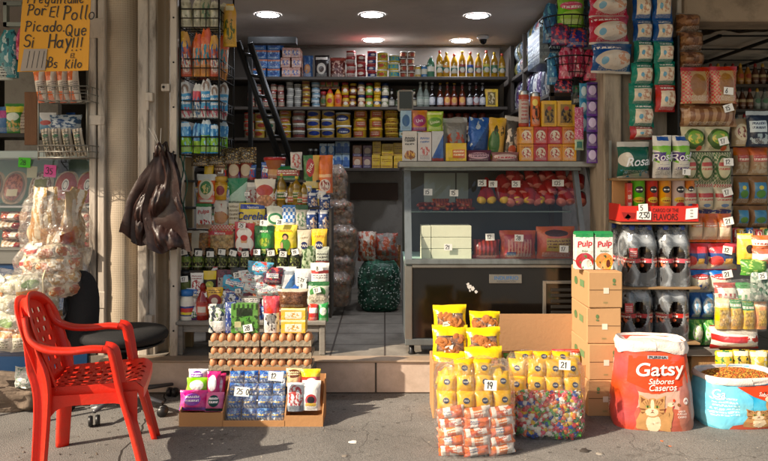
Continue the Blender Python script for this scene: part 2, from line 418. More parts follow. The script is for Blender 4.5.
def pouch(w, h, d, mat, sit=.3, seed=0, top='crimp', dec=None, wr=.05, nx=9, nz=12, crimpmat=None, clear=None):
    key = (round(w, 3), round(h, 3), round(d, 3), mat.name, sit, seed, top, wr, id(dec) if dec else 0)
    if key in _pm: return _pm[key]
    f = pouch_f(w, h, d, sit, seed, top=top, wr=wr); m = MB()
    m.grid(lambda u, v: f(u, v, -1), nx, nz, mat); m.grid(lambda u, v: f(1-u, v, 1), nx, nz, mat)
    m.add([f(u/6, 0, -1) for u in range(7)] + [f(u/6, 0, 1) for u in range(7)], [(i+1, i, 7+i, 8+i) for i in range(6)], mat)
    if dec: dec(m, lambda u, v: f(u, v, -1, .0018), w/h)
    _pm[key] = m.mesh('pouch'); return _pm[key]
def carton(w, d, h, mat, ch=.002, dec=None):
    key = ('c', round(w, 3), round(h, 3), round(d, 3), mat.name, id(dec) if dec else 0)
    if key in _pm: return _pm[key]
    m = MB(); m.box(-w/2, -d/2, 0, w/2, d/2, h, mat, ch=ch)
    if dec: dec(m, lambda u, v: ((u-.5)*w, -d/2-.0012, v*h), w/h)
    _pm[key] = m.mesh('carton'); return _pm[key]
def can(r, h, mat, lid=None, seg=14, taper=1.0):
    key = ('k', round(r, 4), round(h, 3), mat.name, lid.name if lid else '', taper)
    if key in _pm: return _pm[key]
    L = lid or MTIN
    m = MB(); m.lathe([(r*.93*taper, 0, mat), (r*.99*taper, h*.02, mat), (r*.98, h*.86, L if lid else mat), (r*1.03 if lid else r, h*.88, L), (r*1.03 if lid else r*.98, h*.985, L), (r*.94, h, L), (r*.9, h*.985, L)], mat, seg)
    _pm[key] = m.mesh('can'); return _pm[key]
MTIN = plain('tin_metal', '#a8a8a6', .3, .9)
def bottle(r, h, glass, label, cap, style='oil', seg=14):
    key = ('b', round(r, 4), round(h, 3), glass.name, label.name, cap.name, style)
    if key in _pm: return _pm[key]
    P = {'oil': [(.0,.0,1),(.96,.0,0),(1,.03,0),(.93,.2,1),(1,.205,1),(.99,.5,0),(.95,.56,0),(1,.62,0),(.7,.76,0),(.3,.87,0),(.27,.9,2),(.36,.905,2),(.36,.99,2),(.0,1,2)],
         'beer': [(0,0,0),(.97,0,0),(1,.02,0),(1,.12,1),(1.02,.13,1),(1.02,.42,0),(1,.45,0),(.98,.52,0),(.5,.68,0),(.4,.75,1),(.42,.76,1),(.38,.86,0),(.34,.94,2),(.44,.95,2),(.44,.99,2),(0,1,2)],
         'sauce': [(0,0,0),(.9,0,0),(1,.04,0),(1,.15,1),(1.02,.16,1),(1.02,.5,0),(.95,.56,0),(.45,.76,0),(.4,.82,2),(.48,.83,2),(.4,.95,2),(.15,1,2)],
         'squeeze': [(0,0,0),(.9,0,0),(1,.05,0),(.9,.2,1),(.92,.21,1),(.98,.5,0),(1,.6,0),(.7,.72,2),(.75,.73,2),(.55,.82,2),(.15,.98,2),(0,1,2)],
         'jar': [(0,0,0),(.93,0,0),(1,.04,0),(1,.16,1),(1.01,.17,1),(1.01,.62,0),(.98,.68,0),(.8,.76,0),(.78,.78,2),(.9,.79,2),(.9,.97,2),(.0,1,2)],
         'soda': [(0,0,0),(.9,0,0),(1,.05,0),(.98,.3,1),(1,.31,1),(1,.52,0),(.99,.6,0),(.85,.74,0),(.5,.86,0),(.3,.92,2),(.36,.925,2),(.36,.995,2),(0,1,2)]}[style]
    mm = (glass, label, cap)
    m = MB(); m.lathe([(p[0]*r, p[1]*h, mm[p[2]]) for p in P], glass, seg, cap=False)
    _pm[key] = m.mesh('bottle'); return _pm[key]
PRICE_TXT = ['19', '21', '15', '8', '25', '12', '9', '5', '35', '17', '28', '6']
def price(w=.05, h=.038, txt=None, k=0):
    key = ('p', w, h, txt, k)
    if key in _pm: return _pm[key]
    m = MB(); m.box(-w/2, -.0012, -h/2, w/2, 0, h/2, PAPER)
    t = txt or PRICE_TXT[k % 12]
    m.hand(t, -w*.36, -h*.3, h*.6, lambda x, z: (x, -.002, z), INK, lw=.16, seed=k)
    _pm[key] = m.mesh('price_tag'); return _pm[key]
# ================================================================== camera, light
cam = bpy.data.objects.new('camera', bpy.data.cameras.new('camera')); COL.objects.link(cam); sc.camera = cam
cam.location = (0, 0, HC); cam.rotation_euler = (R(90), 0, 0)
cam.data.sensor_width = 36; cam.data.lens = 36*FPX/768; cam.data.clip_end = 300; cam.data.clip_start = .05
cam.data.shift_y = -(230.5-PY0)/768
SD = Vector((1, .55, -.80)).normalized()          # the way the sunlight travels
w = bpy.data.worlds.new('World'); sc.world = w; w.use_nodes = True
nt = w.node_tree; bg = nt.nodes['Background']; sky = nt.nodes.new('ShaderNodeTexSky'); sky.sky_type = 'NISHITA'; sky.sun_disc = False
sky.sun_elevation = math.asin(-SD.z); sky.sun_rotation = math.atan2(-SD.x, -SD.y); sky.dust_density = 2.0
tint = nt.nodes.new('ShaderNodeMix'); tint.data_type = 'RGBA'; tint.blend_type = 'MULTIPLY'; tint.inputs[0].default_value = 1; tint.inputs[7].default_value = (1, .87, .70, 1)
nt.links.new(sky.outputs[0], tint.inputs[6]); nt.links.new(tint.outputs[2], bg.inputs[0]); bg.inputs[1].default_value = .13
sun = bpy.data.objects.new('sun', bpy.data.lights.new('sun', 'SUN')); COL.objects.link(sun)
sun.data.energy = 4.8; sun.data.angle = R(.55); sun.data.color = (1, .86, .68); sun.rotation_euler = SD.to_track_quat('-Z', 'Y').to_euler()
sc.view_settings.view_transform = 'Standard'; sc.view_settings.look = 'None'; sc.view_settings.exposure = .68; sc.view_settings.gamma = 1
sc.cycles.max_bounces = 7; sc.cycles.transparent_max_bounces = 24; sc.cycles.sample_clamp_indirect = 4
sc.cycles.use_denoising = True

# ================================================================== surfaces
def ground_mat():
    m, nt, b = _base('pavement_concrete'); tc = N(nt, 'ShaderNodeTexCoord'); P = tc.outputs['Object']
    n1 = N(nt, 'ShaderNodeTexNoise'); n1.inputs['Scale'].default_value = 1.6; n1.inputs['Detail'].default_value = 8; n1.inputs['Roughness'].default_value = .65; nt.links.new(P, n1.inputs[0])
    r = N(nt, 'ShaderNodeValToRGB'); r.color_ramp.elements[0].position = .32; r.color_ramp.elements[0].color = (.125, .118, .110, 1)
    r.color_ramp.elements[1].position = .7; r.color_ramp.elements[1].color = (.245, .232, .215, 1); nt.links.new(n1.outputs[0], r.inputs[0])
    n2 = N(nt, 'ShaderNodeTexNoise'); n2.inputs['Scale'].default_value = 160; n2.inputs['Detail'].default_value = 4; nt.links.new(P, n2.inputs[0])
    g = mth(nt, 'MULTIPLY_ADD', n2.outputs[0], 1.5, .25); c = mixc(nt, 1, r.outputs[0], g, 'MULTIPLY')
    v = N(nt, 'ShaderNodeTexVoronoi'); v.feature = 'DISTANCE_TO_EDGE'; v.inputs['Scale'].default_value = .8
    wn = N(nt, 'ShaderNodeTexNoise'); wn.inputs['Scale'].default_value = 5; wn.inputs['Detail'].default_value = 6; nt.links.new(P, wn.inputs[0])
    nt.links.new(vth(nt, 'ADD', P, vth(nt, 'MULTIPLY', wn.outputs[1], .35)), v.inputs['Vector'])
    ck = N(nt, 'ShaderNodeMapRange'); ck.inputs[1].default_value = .0; ck.inputs[2].default_value = .005; ck.inputs[3].default_value = .4; ck.inputs[4].default_value = 0; nt.links.new(v.outputs[0], ck.inputs[0])
    c = mixc(nt, ck.outputs[0], c, (.03, .027, .024))
    sp = N(nt, 'ShaderNodeTexVoronoi'); sp.inputs['Scale'].default_value = 11; nt.links.new(P, sp.inputs['Vector'])
    sm = mth(nt, 'LESS_THAN', sp.outputs[0], .12); c = mixc(nt, mth(nt, 'MULTIPLY', sm, .6), c, (.04, .035, .03))
    st_ = N(nt, 'ShaderNodeTexNoise'); st_.inputs['Scale'].default_value = 3.2; st_.inputs['Detail'].default_value = 10; st_.inputs['Roughness'].default_value = .75; nt.links.new(P, st_.inputs[0]); sr = N(nt, 'ShaderNodeMapRange'); sr.inputs[1].default_value = .54; sr.inputs[2].default_value = .66; sr.inputs[4].default_value = .65; nt.links.new(st_.outputs[0], sr.inputs[0]); c = mixc(nt, sr.outputs[0], c, (.06, .052, .046))
    nt.links.new(c, b.inputs[0]); b.inputs['Roughness'].default_value = .9
    bp = N(nt, 'ShaderNodeBump'); bp.inputs['Strength'].default_value = .8; bp.inputs['Distance'].default_value = .006
    h = mth(nt, 'SUBTRACT', n2.outputs[0], ck.outputs[0]); nt.links.new(h, bp.inputs['Height']); nt.links.new(bp.outputs[0], b.inputs['Normal'])
    return m
def tile_mat(name, c1, c2, sx, sy, axis='XZ', rough=.45, mort=.012, mc='#4a4038', ox=0):
    m, nt, b = _base(name); tc = N(nt, 'ShaderNodeTexCoord'); sp = N(nt, 'ShaderNodeSeparateXYZ'); nt.links.new(tc.outputs['Object'], sp.inputs[0])
    u, v = (sp.outputs[0], sp.outputs[2]) if axis == 'XZ' else (sp.outputs[0], sp.outputs[1])
    fu = mth(nt, 'FRACT', mth(nt, 'MULTIPLY_ADD', u, 1/sx, 40.0+ox)); fv = mth(nt, 'FRACT', mth(nt, 'MULTIPLY_ADD', v, 1/sy, 40.0))
    g = mth(nt, 'MAXIMUM', mth(nt, 'LESS_THAN', fu, mort/sx), mth(nt, 'LESS_THAN', fv, mort/sy))
    n = N(nt, 'ShaderNodeTexNoise'); n.inputs['Scale'].default_value = 5; n.inputs['Detail'].default_value = 9; n.inputs['Roughness'].default_value = .7; nt.links.new(tc.outputs['Object'], n.inputs[0])
    mr = N(nt, 'ShaderNodeMapRange'); mr.inputs[1].default_value = .35; mr.inputs[2].default_value = .65; nt.links.new(n.outputs[0], mr.inputs[0])
    c = mixc(nt, mr.outputs[0], lin(c1), lin(c2)); c = mixc(nt, g, c, lin(mc)); nt.links.new(c, b.inputs[0]); b.inputs['Roughness'].default_value = rough
    bp = N(nt, 'ShaderNodeBump'); bp.inputs['Strength'].default_value = .5; bp.inputs['Distance'].default_value = .01
    nt.links.new(mth(nt, 'MULTIPLY_ADD', g, -1.0, mth(nt, 'MULTIPLY', n.outputs[0], .4)), bp.inputs['Height']); nt.links.new(bp.outputs[0], b.inputs['Normal'])
    return m
GRD = ground_mat()
STEP = tile_mat('step_tile', '#d8c3b4', '#b8a392', .45, .3, ox=.12)
FLR = tile_mat('shop_floor_tile', '#8f877c', '#6c655c', .33, .33, 'XY', .5)
CEIL = plain('ceiling_paint', '#cbbfb5', .85, var=.08, dirt=.25, vscale=1.5)
DWALL = plain('dim_wall', '#a8a29a', .85, bump=.3, bscale=30, dirt=.4)
FACADE = plain('facade_plaster', '#9a8a76', .9, bump=.4, bscale=25, dirt=.5)
OLDWHITE = plain('old_white_metal', '#c2b7a9', .55, bump=.15, bscale=18, var=.14, vscale=4, dirt=.7, dirtcol='#4e4034', aniso=(6, 6, 1.2))
OLDBEIGE = plain('old_beige_metal', '#9c8b74', .55, bump=.15, var=.12, vscale=3, dirt=.5, dirtcol='#54452f')
COLWOOD = plain('weathered_column', '#978b7b', .85, bump=.6, bscale=12, var=.3, vscale=5, dirt=.8, dirtcol='#40362c', aniso=(3, 3, .5))
BLACKM = plain('black_iron', '#141414', .5, .3, bump=.1)
DARK = plain('dark_board', '#2a2521', .6, bump=.1)
CONC = plain('lintel_concrete', '#8d7c69', .9, bump=.5, bscale=14, var=.2, dirt=.5)

g = MB(); n = 60
g.add([(-120, -160, 0), (120, -160, 0), (120, 8, 0), (-120, 8, 0)], [(0, 1, 2, 3)], GRD, False); struct('ground', g)
rnd = random.Random(12); g = MB(); ed = []
for k in range(25):
    py = 470-76*k/24; px = 112+(470-py)*.76+rnd.uniform(-1.6, 1.6)+3*math.sin(k*.7); Y = 720*1.29/(py-175); ed.append((X(px, Y), Y))
for k in range(24):
    a, b_ = ed[k], ed[k+1]; g.add([(a[0], a[1], .004), (4.5, a[1], .004), (4.5, b_[1], .004), (b_[0], b_[1], .004), (a[0], a[1], -.01), (b_[0], b_[1], -.01)], [(0, 1, 2, 3), (0, 3, 5, 4)], GRD, False)
g.add([(ed[0][0], ed[0][1], .004), (4.5, ed[0][1], .004), (4.5, -40, .004), (ed[0][0]-2.5, -40, .004)], [(0, 1, 2, 3)], GRD, False); g.add([(p[0]-.012, p[1], .0012) for p in ed]+[(p[0]+.001, p[1], .0012) for p in ed], [(k, k+1, 26+k, 25+k) for k in range(24)], plain('crack_dirt', '#2a2420', .95), False); struct('pavement', g)
g = MB(); g.box(X(100, 4.235), 4.235, -.02, 1.95, 4.25, FL-.012, STEP, ch=.003); g.box(X(100, 4.235), 4.25, -.02, 1.95, 4.3, FL-.012, STEP)
g.box(X(100, 4.235)-.005, 4.222, FL-.012, 1.95, 4.34, FL+.001, plain('step_edge', '#a8937f', .5, var=.2, bump=.2), ch=.004); struct('doorstep', g)
g = MB(); g.box(-2.0, 4.34, FL-.05, 1.75, 7.0, FL, FLR); struct('floor', g)
g = MB(); g.box(-1.78, 4.5, 2.53, 1.75, 6.95, 2.6, CEIL); struct('ceiling', g)
def wall(name, b, mat, label):
    m = MB(); m.box(*b, mat); tag(obj(name, m), label, 'wall')
wall('back_wall', (-1.78, 6.9, FL, 1.75, 7.0, 2.53), DWALL, 'grey plastered back wall behind the shop shelves')
wall('side_wall', (-1.78, 4.45, FL, -1.70, 6.9, 2.53), DWALL, 'dim side wall of the shop behind the black ladder')
wall('side_wall', (1.66, 4.5, FL, 1.75, 6.9, 2.53), DWALL, 'dim side wall behind the tall packs of wipes')
wall('facade_wall', (-7, 4.2, 2.53, 7, 4.5, 4.2), FACADE, 'plastered shop front wall above the open bays')
m = MB(); m.box(-10, 3.33, 2.70, -1.6, 4.2, 2.76, plain('awning_sheet', '#7d766c', .6, .3)); tag(obj('canopy', m), 'metal sheet canopy over the meat shop side of the pavement', 'canopy')
m = MB(); m.box(-1.59, 2.98, 2.70, 7, 4.2, 2.76, plain('awning_sheet', '#7d766c')); tag(obj('canopy', m), 'deeper metal sheet canopy over the grocery side of the pavement', 'canopy')

# ceiling lamps
LAMP = plain('lamp_glow', '#f2f6ff', .5, emit=85, var=0); RIM = plain('lamp_rim', '#e8e8e8', .4)
for i, (px, py) in enumerate(((268, 14.5), (372, 14.5), (477, 15.5), (373, 40), (461, 40.5))):
    Y = 720*1.238/(175-py); m = MB(); m.lathe([(.102, 0), (.1, -.008), (.084, -.006)], RIM, 32, cap=False)
    e = MB(); e.lathe([(.084, -.005), (.0001, -.005)], LAMP, 32, cap=False)
    lb = ['round recessed ceiling lamp above the hanging baskets', 'round ceiling lamp in the middle of the front row', 'round ceiling lamp nearest the tall packs of wipes',
          'small round ceiling lamp over the stacks of red cans', 'small round ceiling lamp beside the security camera'][i]
    thing('ceiling_lamp', None, lb, 'lamp', (X(px, Y), Y, 2.529), group='round lit lamps in the shop ceiling', parts=(('rim', m), ('diffuser', e)))
# security camera
m = MB(); m.lathe([(.05, 0), (.055, -.02), (.04, -.035)], RIM, 20); d = MB(); d.lathe([(.036, -.034), (.03, -.06), (.015, -.075), (0, -.08)], plain('black_glass', '#08080a', .08), 18, cap=False)
thing('security_camera', None, 'small white dome security camera on the ceiling over the oil bottles', 'security camera', (X(483, 6.4), 6.4, 2.529), parts=(('mount', m), ('lens', d)))
m = MB(); m.box(X(248, 5.6), 5.6, Z(43, 5.6), X(296, 5.6), 5.7, Z(36.5, 5.6), BLACKM); m.box(X(248, 5.6), 5.6, 1.0, X(248, 5.6)+.03, 5.65, Z(43, 5.6), BLACKM)
tag(obj('steel_beam', m), 'black steel beam under the ceiling above the ladder', 'beam')

# ladder leaning inside
m = MB(); rails = []
a0, a1 = Vector((X(250, 4.95), 4.95, Z(43, 4.95))), Vector((X(300, 5.4), 5.4, Z(185, 5.4)))
off = Vector((-.075, -.05, .0))
rg = MB()
for o_ in (Vector((0, 0, 0)), off*1.0):
    r_ = MB(); r_.tube([a0+o_, a1+o_], .018, BLACKM, 4, flat=1.5); rails.append(('rail', r_))
for k in range(7):
    t = .08+k*.14; rr = MB(); p = a0.lerp(a1, t); rr.tube([p, p+off], .012, BLACKM, 6); rails.append(('rung', rr))
ld = thing('ladder', None, 'black metal ladder sloping in front of the back shelves', 'ladder', (0, 0, 0), parts=tuple(rails))

# ------------------------------------------------ pillar, rolled mesh panel and posts between the shops
def strip(px0, px1, Y, y2, z0, z1, mat, m, ch=.004): m.box(X(px0, Y), Y, z0, X(px1, Y), y2, z1, mat, ch=ch)
p1 = MB(); p1.box(X(89, 4.36), 4.36, 0, X(95.5, 4.36), 4.6, 2.6, OLDWHITE, ch=.005); p1.box(X(97.5, 4.36), 4.36, 0, X(104.5, 4.36), 4.6, 2.6, OLDWHITE, ch=.005)
p1.box(X(95.5, 4.36), 4.40, 0, X(97.5, 4.36), 4.6, 2.6, BLACKM)
BR_ = []
for py, h in ((28, .06), (120, .03), (300, .05)):
    p2 = MB(); BR_.append(('bracket', p2)); p2.box(X(88.5, 4.36), 4.355, Z(py, 4.36)-h, X(105, 4.36), 4.365, Z(py, 4.36)+h, OLDWHITE, ch=.003)
thing('shutter_post', None, 'weathered white double metal post beside the yellow sign', 'post', parts=(('upright', p1),)+tuple(BR_))
MESHM = None
def mesh_mat():
    m, nt, b = _base('perforated_beige_sheet'); tc = N(nt, 'ShaderNodeTexCoord'); sp = N(nt, 'ShaderNodeSeparateXYZ'); nt.links.new(tc.outputs['Generated'], sp.inputs[0])
    fu = mth(nt, 'FRACT', mth(nt, 'MULTIPLY', sp.outputs[0], 17.0)); fz = mth(nt, 'FRACT', mth(nt, 'MULTIPLY', sp.outputs[2], 190.0))
    du = mth(nt, 'ABSOLUTE', mth(nt, 'SUBTRACT', fu, .5)); dz = mth(nt, 'ABSOLUTE', mth(nt, 'SUBTRACT', fz, .5))
    d = mth(nt, 'MAXIMUM', du, dz); hole = N(nt, 'ShaderNodeMapRange'); hole.inputs[1].default_value = .22; hole.inputs[2].default_value = .42; nt.links.new(d, hole.inputs[0])
    n = N(nt, 'ShaderNodeTexNoise'); n.inputs['Scale'].default_value = 3; n.inputs['Detail'].default_value = 8; nt.links.new(tc.outputs['Object'], n.inputs[0])
    c = mixc(nt, n.outputs[0], lin('#a59580'), lin('#cbbba4')); c = mixc(nt, mth(nt, 'MULTIPLY_ADD', hole.outputs[0], -.22, .22), c, lin('#3c3228'))
    nt.links.new(c, b.inputs[0]); b.inputs['Roughness'].default_value = .6
    bp = N(nt, 'ShaderNodeBump'); bp.inputs['Strength'].default_value = .3; bp.inputs['Distance'].default_value = .003; nt.links.new(hole.outputs[0], bp.inputs['Height']); nt.links.new(bp.outputs[0], b.inputs['Normal'])
    return m
m = MB(); x0, x1 = X(104.8, 4.41), X(138, 4.41)
m.grid(lambda u, v: (x0+(x1-x0)*u, 4.43-.06*math.sin(math.pi*(u*.75+.12))+.25*max(0, u-.72)+.004*math.sin(v*60), .0+2.6*v), 12, 40, mesh_mat())
tag(obj('rolled_grille', m), 'beige perforated metal shutter sheet folded between two white posts', 'shutter')
p1 = MB(); p1.box(X(137.5, 4.36), 4.36, .0, X(147.5, 4.36), 4.6, 2.6, OLDWHITE, ch=.006)
p2 = MB(); p2.box(X(148.3, 4.38), 4.38, .0, X(155.5, 4.38), 4.6, 2.6, OLDWHITE, ch=.006)
p3 = MB()
p3.grid(lambda u, v: (X(155.5, 4.41)+(X(169.5, 4.41)-X(155.5, 4.41))*u, 4.41+.06*math.sin(math.pi*u), 2.6*v), 8, 2, OLDBEIGE)
lt = MB(); lt.box(X(161, 4.33), 4.33, Z(91, 4.33), X(169.5, 4.33), 4.41, Z(83.5, 4.33), OLDWHITE, ch=.004); lt.lathe([(.008, 0), (.008, .006), (0, .007)], BLACKM, 8, M=Matrix.Translation((X(163.5, 4.33), 4.33, Z(87, 4.33))) @ Matrix.Rotation(R(90), 4, 'X'))
l2 = MB(); l2.box(X(144.5, 4.33), 4.34, Z(101, 4.33), X(152, 4.33), 4.41, Z(92, 4.33), OLDWHITE, ch=.004); l2.box(X(145.5, 4.33), 4.34, Z(110, 4.33), X(148, 4.33), 4.36, Z(101, 4.33), OLDWHITE, ch=.002)
l3 = MB(); l3.box(X(144, 4.33), 4.33, Z(333, 4.33), X(152, 4.33), 4.41, Z(316, 4.33), OLDWHITE, ch=.004); l3.box(X(146, 4.32), 4.32, Z(343, 4.32), X(150, 4.32), 4.34, Z(325, 4.32), OLDWHITE, ch=.003)
thing('folded_shutter', None, 'bundle of weathered white metal shutter posts behind the brown bags', 'shutter', parts=(('upright', p1), ('upright', p2), ('channel', p3), ('latch', lt), ('latch', l2), ('latch', l3)))
p1 = MB(); p1.box(X(169.8, 4.34), 4.34, 0, X(177.2, 4.34), 4.52, 2.6, OLDWHITE, ch=.006)
for k in range(9): p1.lathe([(.006, 0), (.005, .004), (0, .005)], BLACKM, 8, M=Matrix.Translation((X(173.5, 4.34), 4.34, .35+k*.27)) @ Matrix.Rotation(R(90), 4, 'X'))
tag(obj('door_post', p1), 'chipped white metal post at the edge of the shop opening', 'post')
p1 = MB(); p1.box(X(184.5, 4.56), 4.56, FL, X(192.5, 4.56), 4.6, Z(157, 4.56), plain('pale_wood', '#93805f', .7, bump=.3, var=.25, vscale=6, aniso=(8, 8, 1)), ch=.003)
tag(obj('wooden_upright', p1), 'pale wooden upright beside the pink and green straps', 'post')
# column on the right
p1 = MB(); p1.box(X(604, 4.3), 4.3, 0, X(622, 4.3), 4.6, 2.6, COLWOOD, ch=.008); p1.box(X(622, 4.34), 4.34, 0, X(677, 4.34), 4.6, 2.6, COLWOOD, ch=.008)
p2 = MB(); p2.box(X(677.5, 4.25), 4.25, 0, X(684, 4.25), 4.5, 2.6, OLDWHITE, ch=.006)
thing('wall_column', None, 'weathered grey brown column behind the hanging diaper packs', 'column', parts=(('pier', p1), ('edge_rail', p2)))
m = MB(); Zl = Z(21, 4.2); m.box(X(685, 4.2), 4.2, Zl, 5, 4.45, 2.53, CONC, ch=.01); tag(obj('lintel', m), 'rough brown concrete lintel over the bread and rice bay', 'lintel')

# ------------------------------------------------ neighbouring rooms
g = MB(); g.box(-7, 4.4, 0, -1.8, 7, .02, FLR); g.box(1.78, 4.3, 0, 7, 7, .02, FLR); struct('floor', g)
m = MB(); m.box(-7, 6.2, 0, -1.8, 6.3, 2.53, DWALL); tag(obj('back_wall', m), 'dark wall inside the shop behind the yellow sign', 'wall')
m = MB(); m.box(1.78, 6.6, 0, 7, 6.7, 2.53, DWALL); tag(obj('back_wall', m), 'dark wall behind the bottle shelves past the bread bags', 'wall')
g = MB(); g.box(-7, 4.5, 2.5, -1.8, 6.2, 2.58, CEIL); g.box(1.78, 4.45, 2.42, 7, 6.6, 2.5, CEIL); struct('ceiling', g)
m = MB(); m.box(-7.1, 4.3, 0, -7, 7, 2.6, DWALL); tag(obj('side_wall', m), 'far end wall of the neighbouring meat shop', 'wall')
m = MB(); m.box(7, 4.3, 0, 7.1, 7, 2.6, DWALL); tag(obj('side_wall', m), 'far end wall past the rice and pasta bay', 'wall')
# grille with shiny lining under the right ceiling
fo = MB(); FOIL = plain('crumpled_foil', '#d8d3c8', .3, .35, bump=1.0, bscale=9, emit=0, var=.3)
fo.grid(lambda u, v: (X(705, 4.9)+1.6*u, 4.75+1.5*v, 2.235+.02*noise.noise(Vector((u*14, v*14, 0)))), 30, 26, FOIL)
gb = MB()
for k in range(5): gb.box(X(705, 4.9)+k*.4, 4.7, 2.19, X(705, 4.9)+k*.4+.02, 6.3, 2.21, BLACKM)
for k in range(4): gb.box(X(705, 4.9), 4.7+k*.5, 2.195, X(705, 4.9)+1.7, 4.715+k*.5, 2.205, BLACKM)
thing('ceiling_grille', None, 'black ceiling grille with crumpled shiny sheet above it', 'grille', parts=(('bars', gb), ('lining', fo)))

# ------------------------------------------------ back shelves of the shop
BY = 6.55; s_ = 720/BY
BOARD = plain('shelf_board', '#3b342e', .6, bump=.15, dirt=.3)
parts = []
for i, py in enumerate((76.5, 106.5, 137.5, 168)):
    b = MB(); z = Z(py, 6.40); b.box(-1.68, 6.40, z-.028, 1.10 if i < 3 else X(400, 6.4), 6.84, z, BOARD, ch=.004); parts.append(('shelf_board', b))
for px in (206, 510):
    b = MB(); b.box(X(px, 6.5), 6.46, .9, X(px, 6.5)+.03, 6.84, 2.45, BOARD); parts.append(('side_panel', b))
b = MB(); b.box(-1.68, 6.845, Z(168, 6.4), 1.1, 6.86, 2.5, plain('shelf_back', '#6a625a', .7)); parts.append(('back_panel', b))
thing('wall_shelving', None, 'long dark shelves of cans and bottles on the back wall', 'shelving', parts=tuple(parts))
SHZ = [Z(p, 6.40) for p in (76.5, 106.5, 137.5, 168)]
b = MB(); b.box(X(350, 6.85), 6.86, Z(200, 6.85), X(398, 6.85), 6.895, Z(183, 6.85), plain('brown_plank', '#4a3325', .6, var=.2)); tag(obj('wall_plank', b), 'brown wooden plank fixed to the wall above the onion sacks', 'plank')
# side shelf on the right wall
parts = []
for z in (2.155, 1.86): b = MB(); b.box(1.14, 4.95, z-.03, 1.62, 6.8, z, BOARD, ch=.003); parts.append(('shelf_board', b))
for y in (4.95, 5.9): b = MB(); b.box(1.14, y, FL, 1.17, y+.03, 2.45, BOARD); parts.append(('upright', b))
thing('side_shelving', None, 'dark shelves along the side wall holding blister packs', 'shelving', parts=tuple(parts))
# ================================================================== one packed thing from its measured place
CAPS = {}
def capmat(c): return plain('cap_'+c.strip('#'), c, .4)
RACK = False
def RY(Y): return 4.365+(Y-4.15)*.22 if (RACK and Y > 4.1) else Y
def item(kind, box, Y, mat, label, cat, name=None, d=None, tg=None, group=None, rz=0, rx=0, ry=0, seed=None, sit=.3, dec=None, cap='#ffffff', top='crimp', style='jar', glass=None, lid=None, wr=.05, ts=1.0, tt=None):
    Y = RY(Y); x0, y0, x1, y1 = box; w_ = (x1-x0)*Y/720; h_ = (y1-y0)*Y/720; seed = (int(x0*7+y0*3) % 23) if seed is None else seed
    if kind == 'P': d = d or w_*(.3 if RACK else .42); me = pouch(w_, h_, d, mat, sit=sit, seed=seed, top=top, dec=dec, wr=wr)
    elif kind == 'B': d = d or w_*.6; me = carton(w_, d, h_, mat, dec=dec)
    elif kind == 'K': d = w_; me = can(w_/2, h_, mat, lid)
    elif kind == 'T': d = w_; me = bottle(w_/2, h_, glass or mat, mat, capmat(cap), style)
    loc = (X((x0+x1)/2, Y), Y+d/2, Z(y1, Y)); parts = ()
    if tg:
        tx, ty = tg[:2]; pw, ph = .046*ts, .036*ts
        parts = (('price_tag', price(pw, ph, tt, seed), (X(tx, Y)-loc[0], -d/2-.006, Z(ty, Y)-loc[2]), (R(-6), R((seed % 7-3)*5), 0)),)
    n_ = name or cat.replace(' ', '_')
    return thing(n_, me, label, cat, loc, (R(rx), R(ry), R(rz)), group, parts)
def txt(s_, c, cu, cv, hv, **k):
    mt = plain('print_'+c.strip('#'), c, .5, var=.03)
    return lambda m, f, a: m.text(s_, lambda u, v: (lambda p: (p[0], p[1]-.003, p[2]))(f(u, v)), mt, cu, cv, hv, a, **k)
def multi(*fs): return lambda m, f, a: [q(m, f, a) for q in fs]
def fig(parts_):
    """flat printed shapes: (kind, cx, cz, rx, rz, colour)"""
    def g_(m, f, a):
        for i, p in enumerate(parts_):
            k, cx, cy, rx, ry, c = p[:6]; mt = plain('print_'+c.strip('#'), c, .5, var=.05); n = 18 if k == 'e' else 4; o = 0 if k == 'e' else math.pi/4; q = 1 if k == 'e' else 1.414
            V_ = [f(cx, cy)] + [f(cx+rx*q*math.cos(o+2*math.pi*j/n), cy+ry*q*math.sin(o+2*math.pi*j/n)) for j in range(n)]
            V_ = [(x, y-.0004*(i+1), z) for x, y, z in V_]
            m.add(V_, [(0, 1+j, 1+(j+1) % n) for j in range(n)], mt, False)
    return g_
# ================================================================== the shop on the left
FILM = film(haze=.045, gl=.45); FILM2 = film('milky_film', haze=.2, gl=.6)
GLASS = film('display_glass', haze=.002, gl=.16, rough=.02, bs=1.0)
BLUE = plain('deep_blue_panel', '#12385f', .4, bump=.05, dirt=.15, dirtcol='#20303c')
STEEL = plain('brushed_steel', '#8f8f8c', .35, .8, bump=.05, aniso=(1, 1, 14))
PALEG = plain('pale_green_lining', '#8fb0a6', .6)
# display fridge
Yf = 4.33
parts = []
b = MB(); b.box(-3.6, Yf, .05, X(88, Yf), Yf+.7, Z(258, Yf), BLUE, ch=.006); parts.append(('base_cabinet', b))
b = MB(); b.box(-3.6, Yf-.01, Z(264, Yf), X(88, Yf)+.004, Yf+.03, Z(250, Yf), STEEL, ch=.004); b.box(-3.6, Yf-.02, Z(250, Yf), X(88, Yf)+.004, Yf+.03, Z(247.5, Yf), STEEL); parts.append(('front_rail', b))
b = MB(); b.box(-3.6, Yf+.12, Z(158, Yf), X(88, Yf), Yf+.6, Z(150, Yf), plain('pale_trim', '#a9b5b0', .5), ch=.005); parts.append(('top_frame', b))
b = MB(); b.box(-3.6, Yf+.66, Z(258, Yf), X(88, Yf), Yf+.7, Z(158, Yf), PALEG); b.box(-3.6, Yf+.1, Z(258, Yf), X(88, Yf), Yf+.66, Z(256, Yf), PALEG); b.box(X(88, Yf)-.02, Yf+.1, Z(256, Yf), X(88, Yf), Yf+.66, Z(158, Yf), PALEG); parts.append(('lining', b))
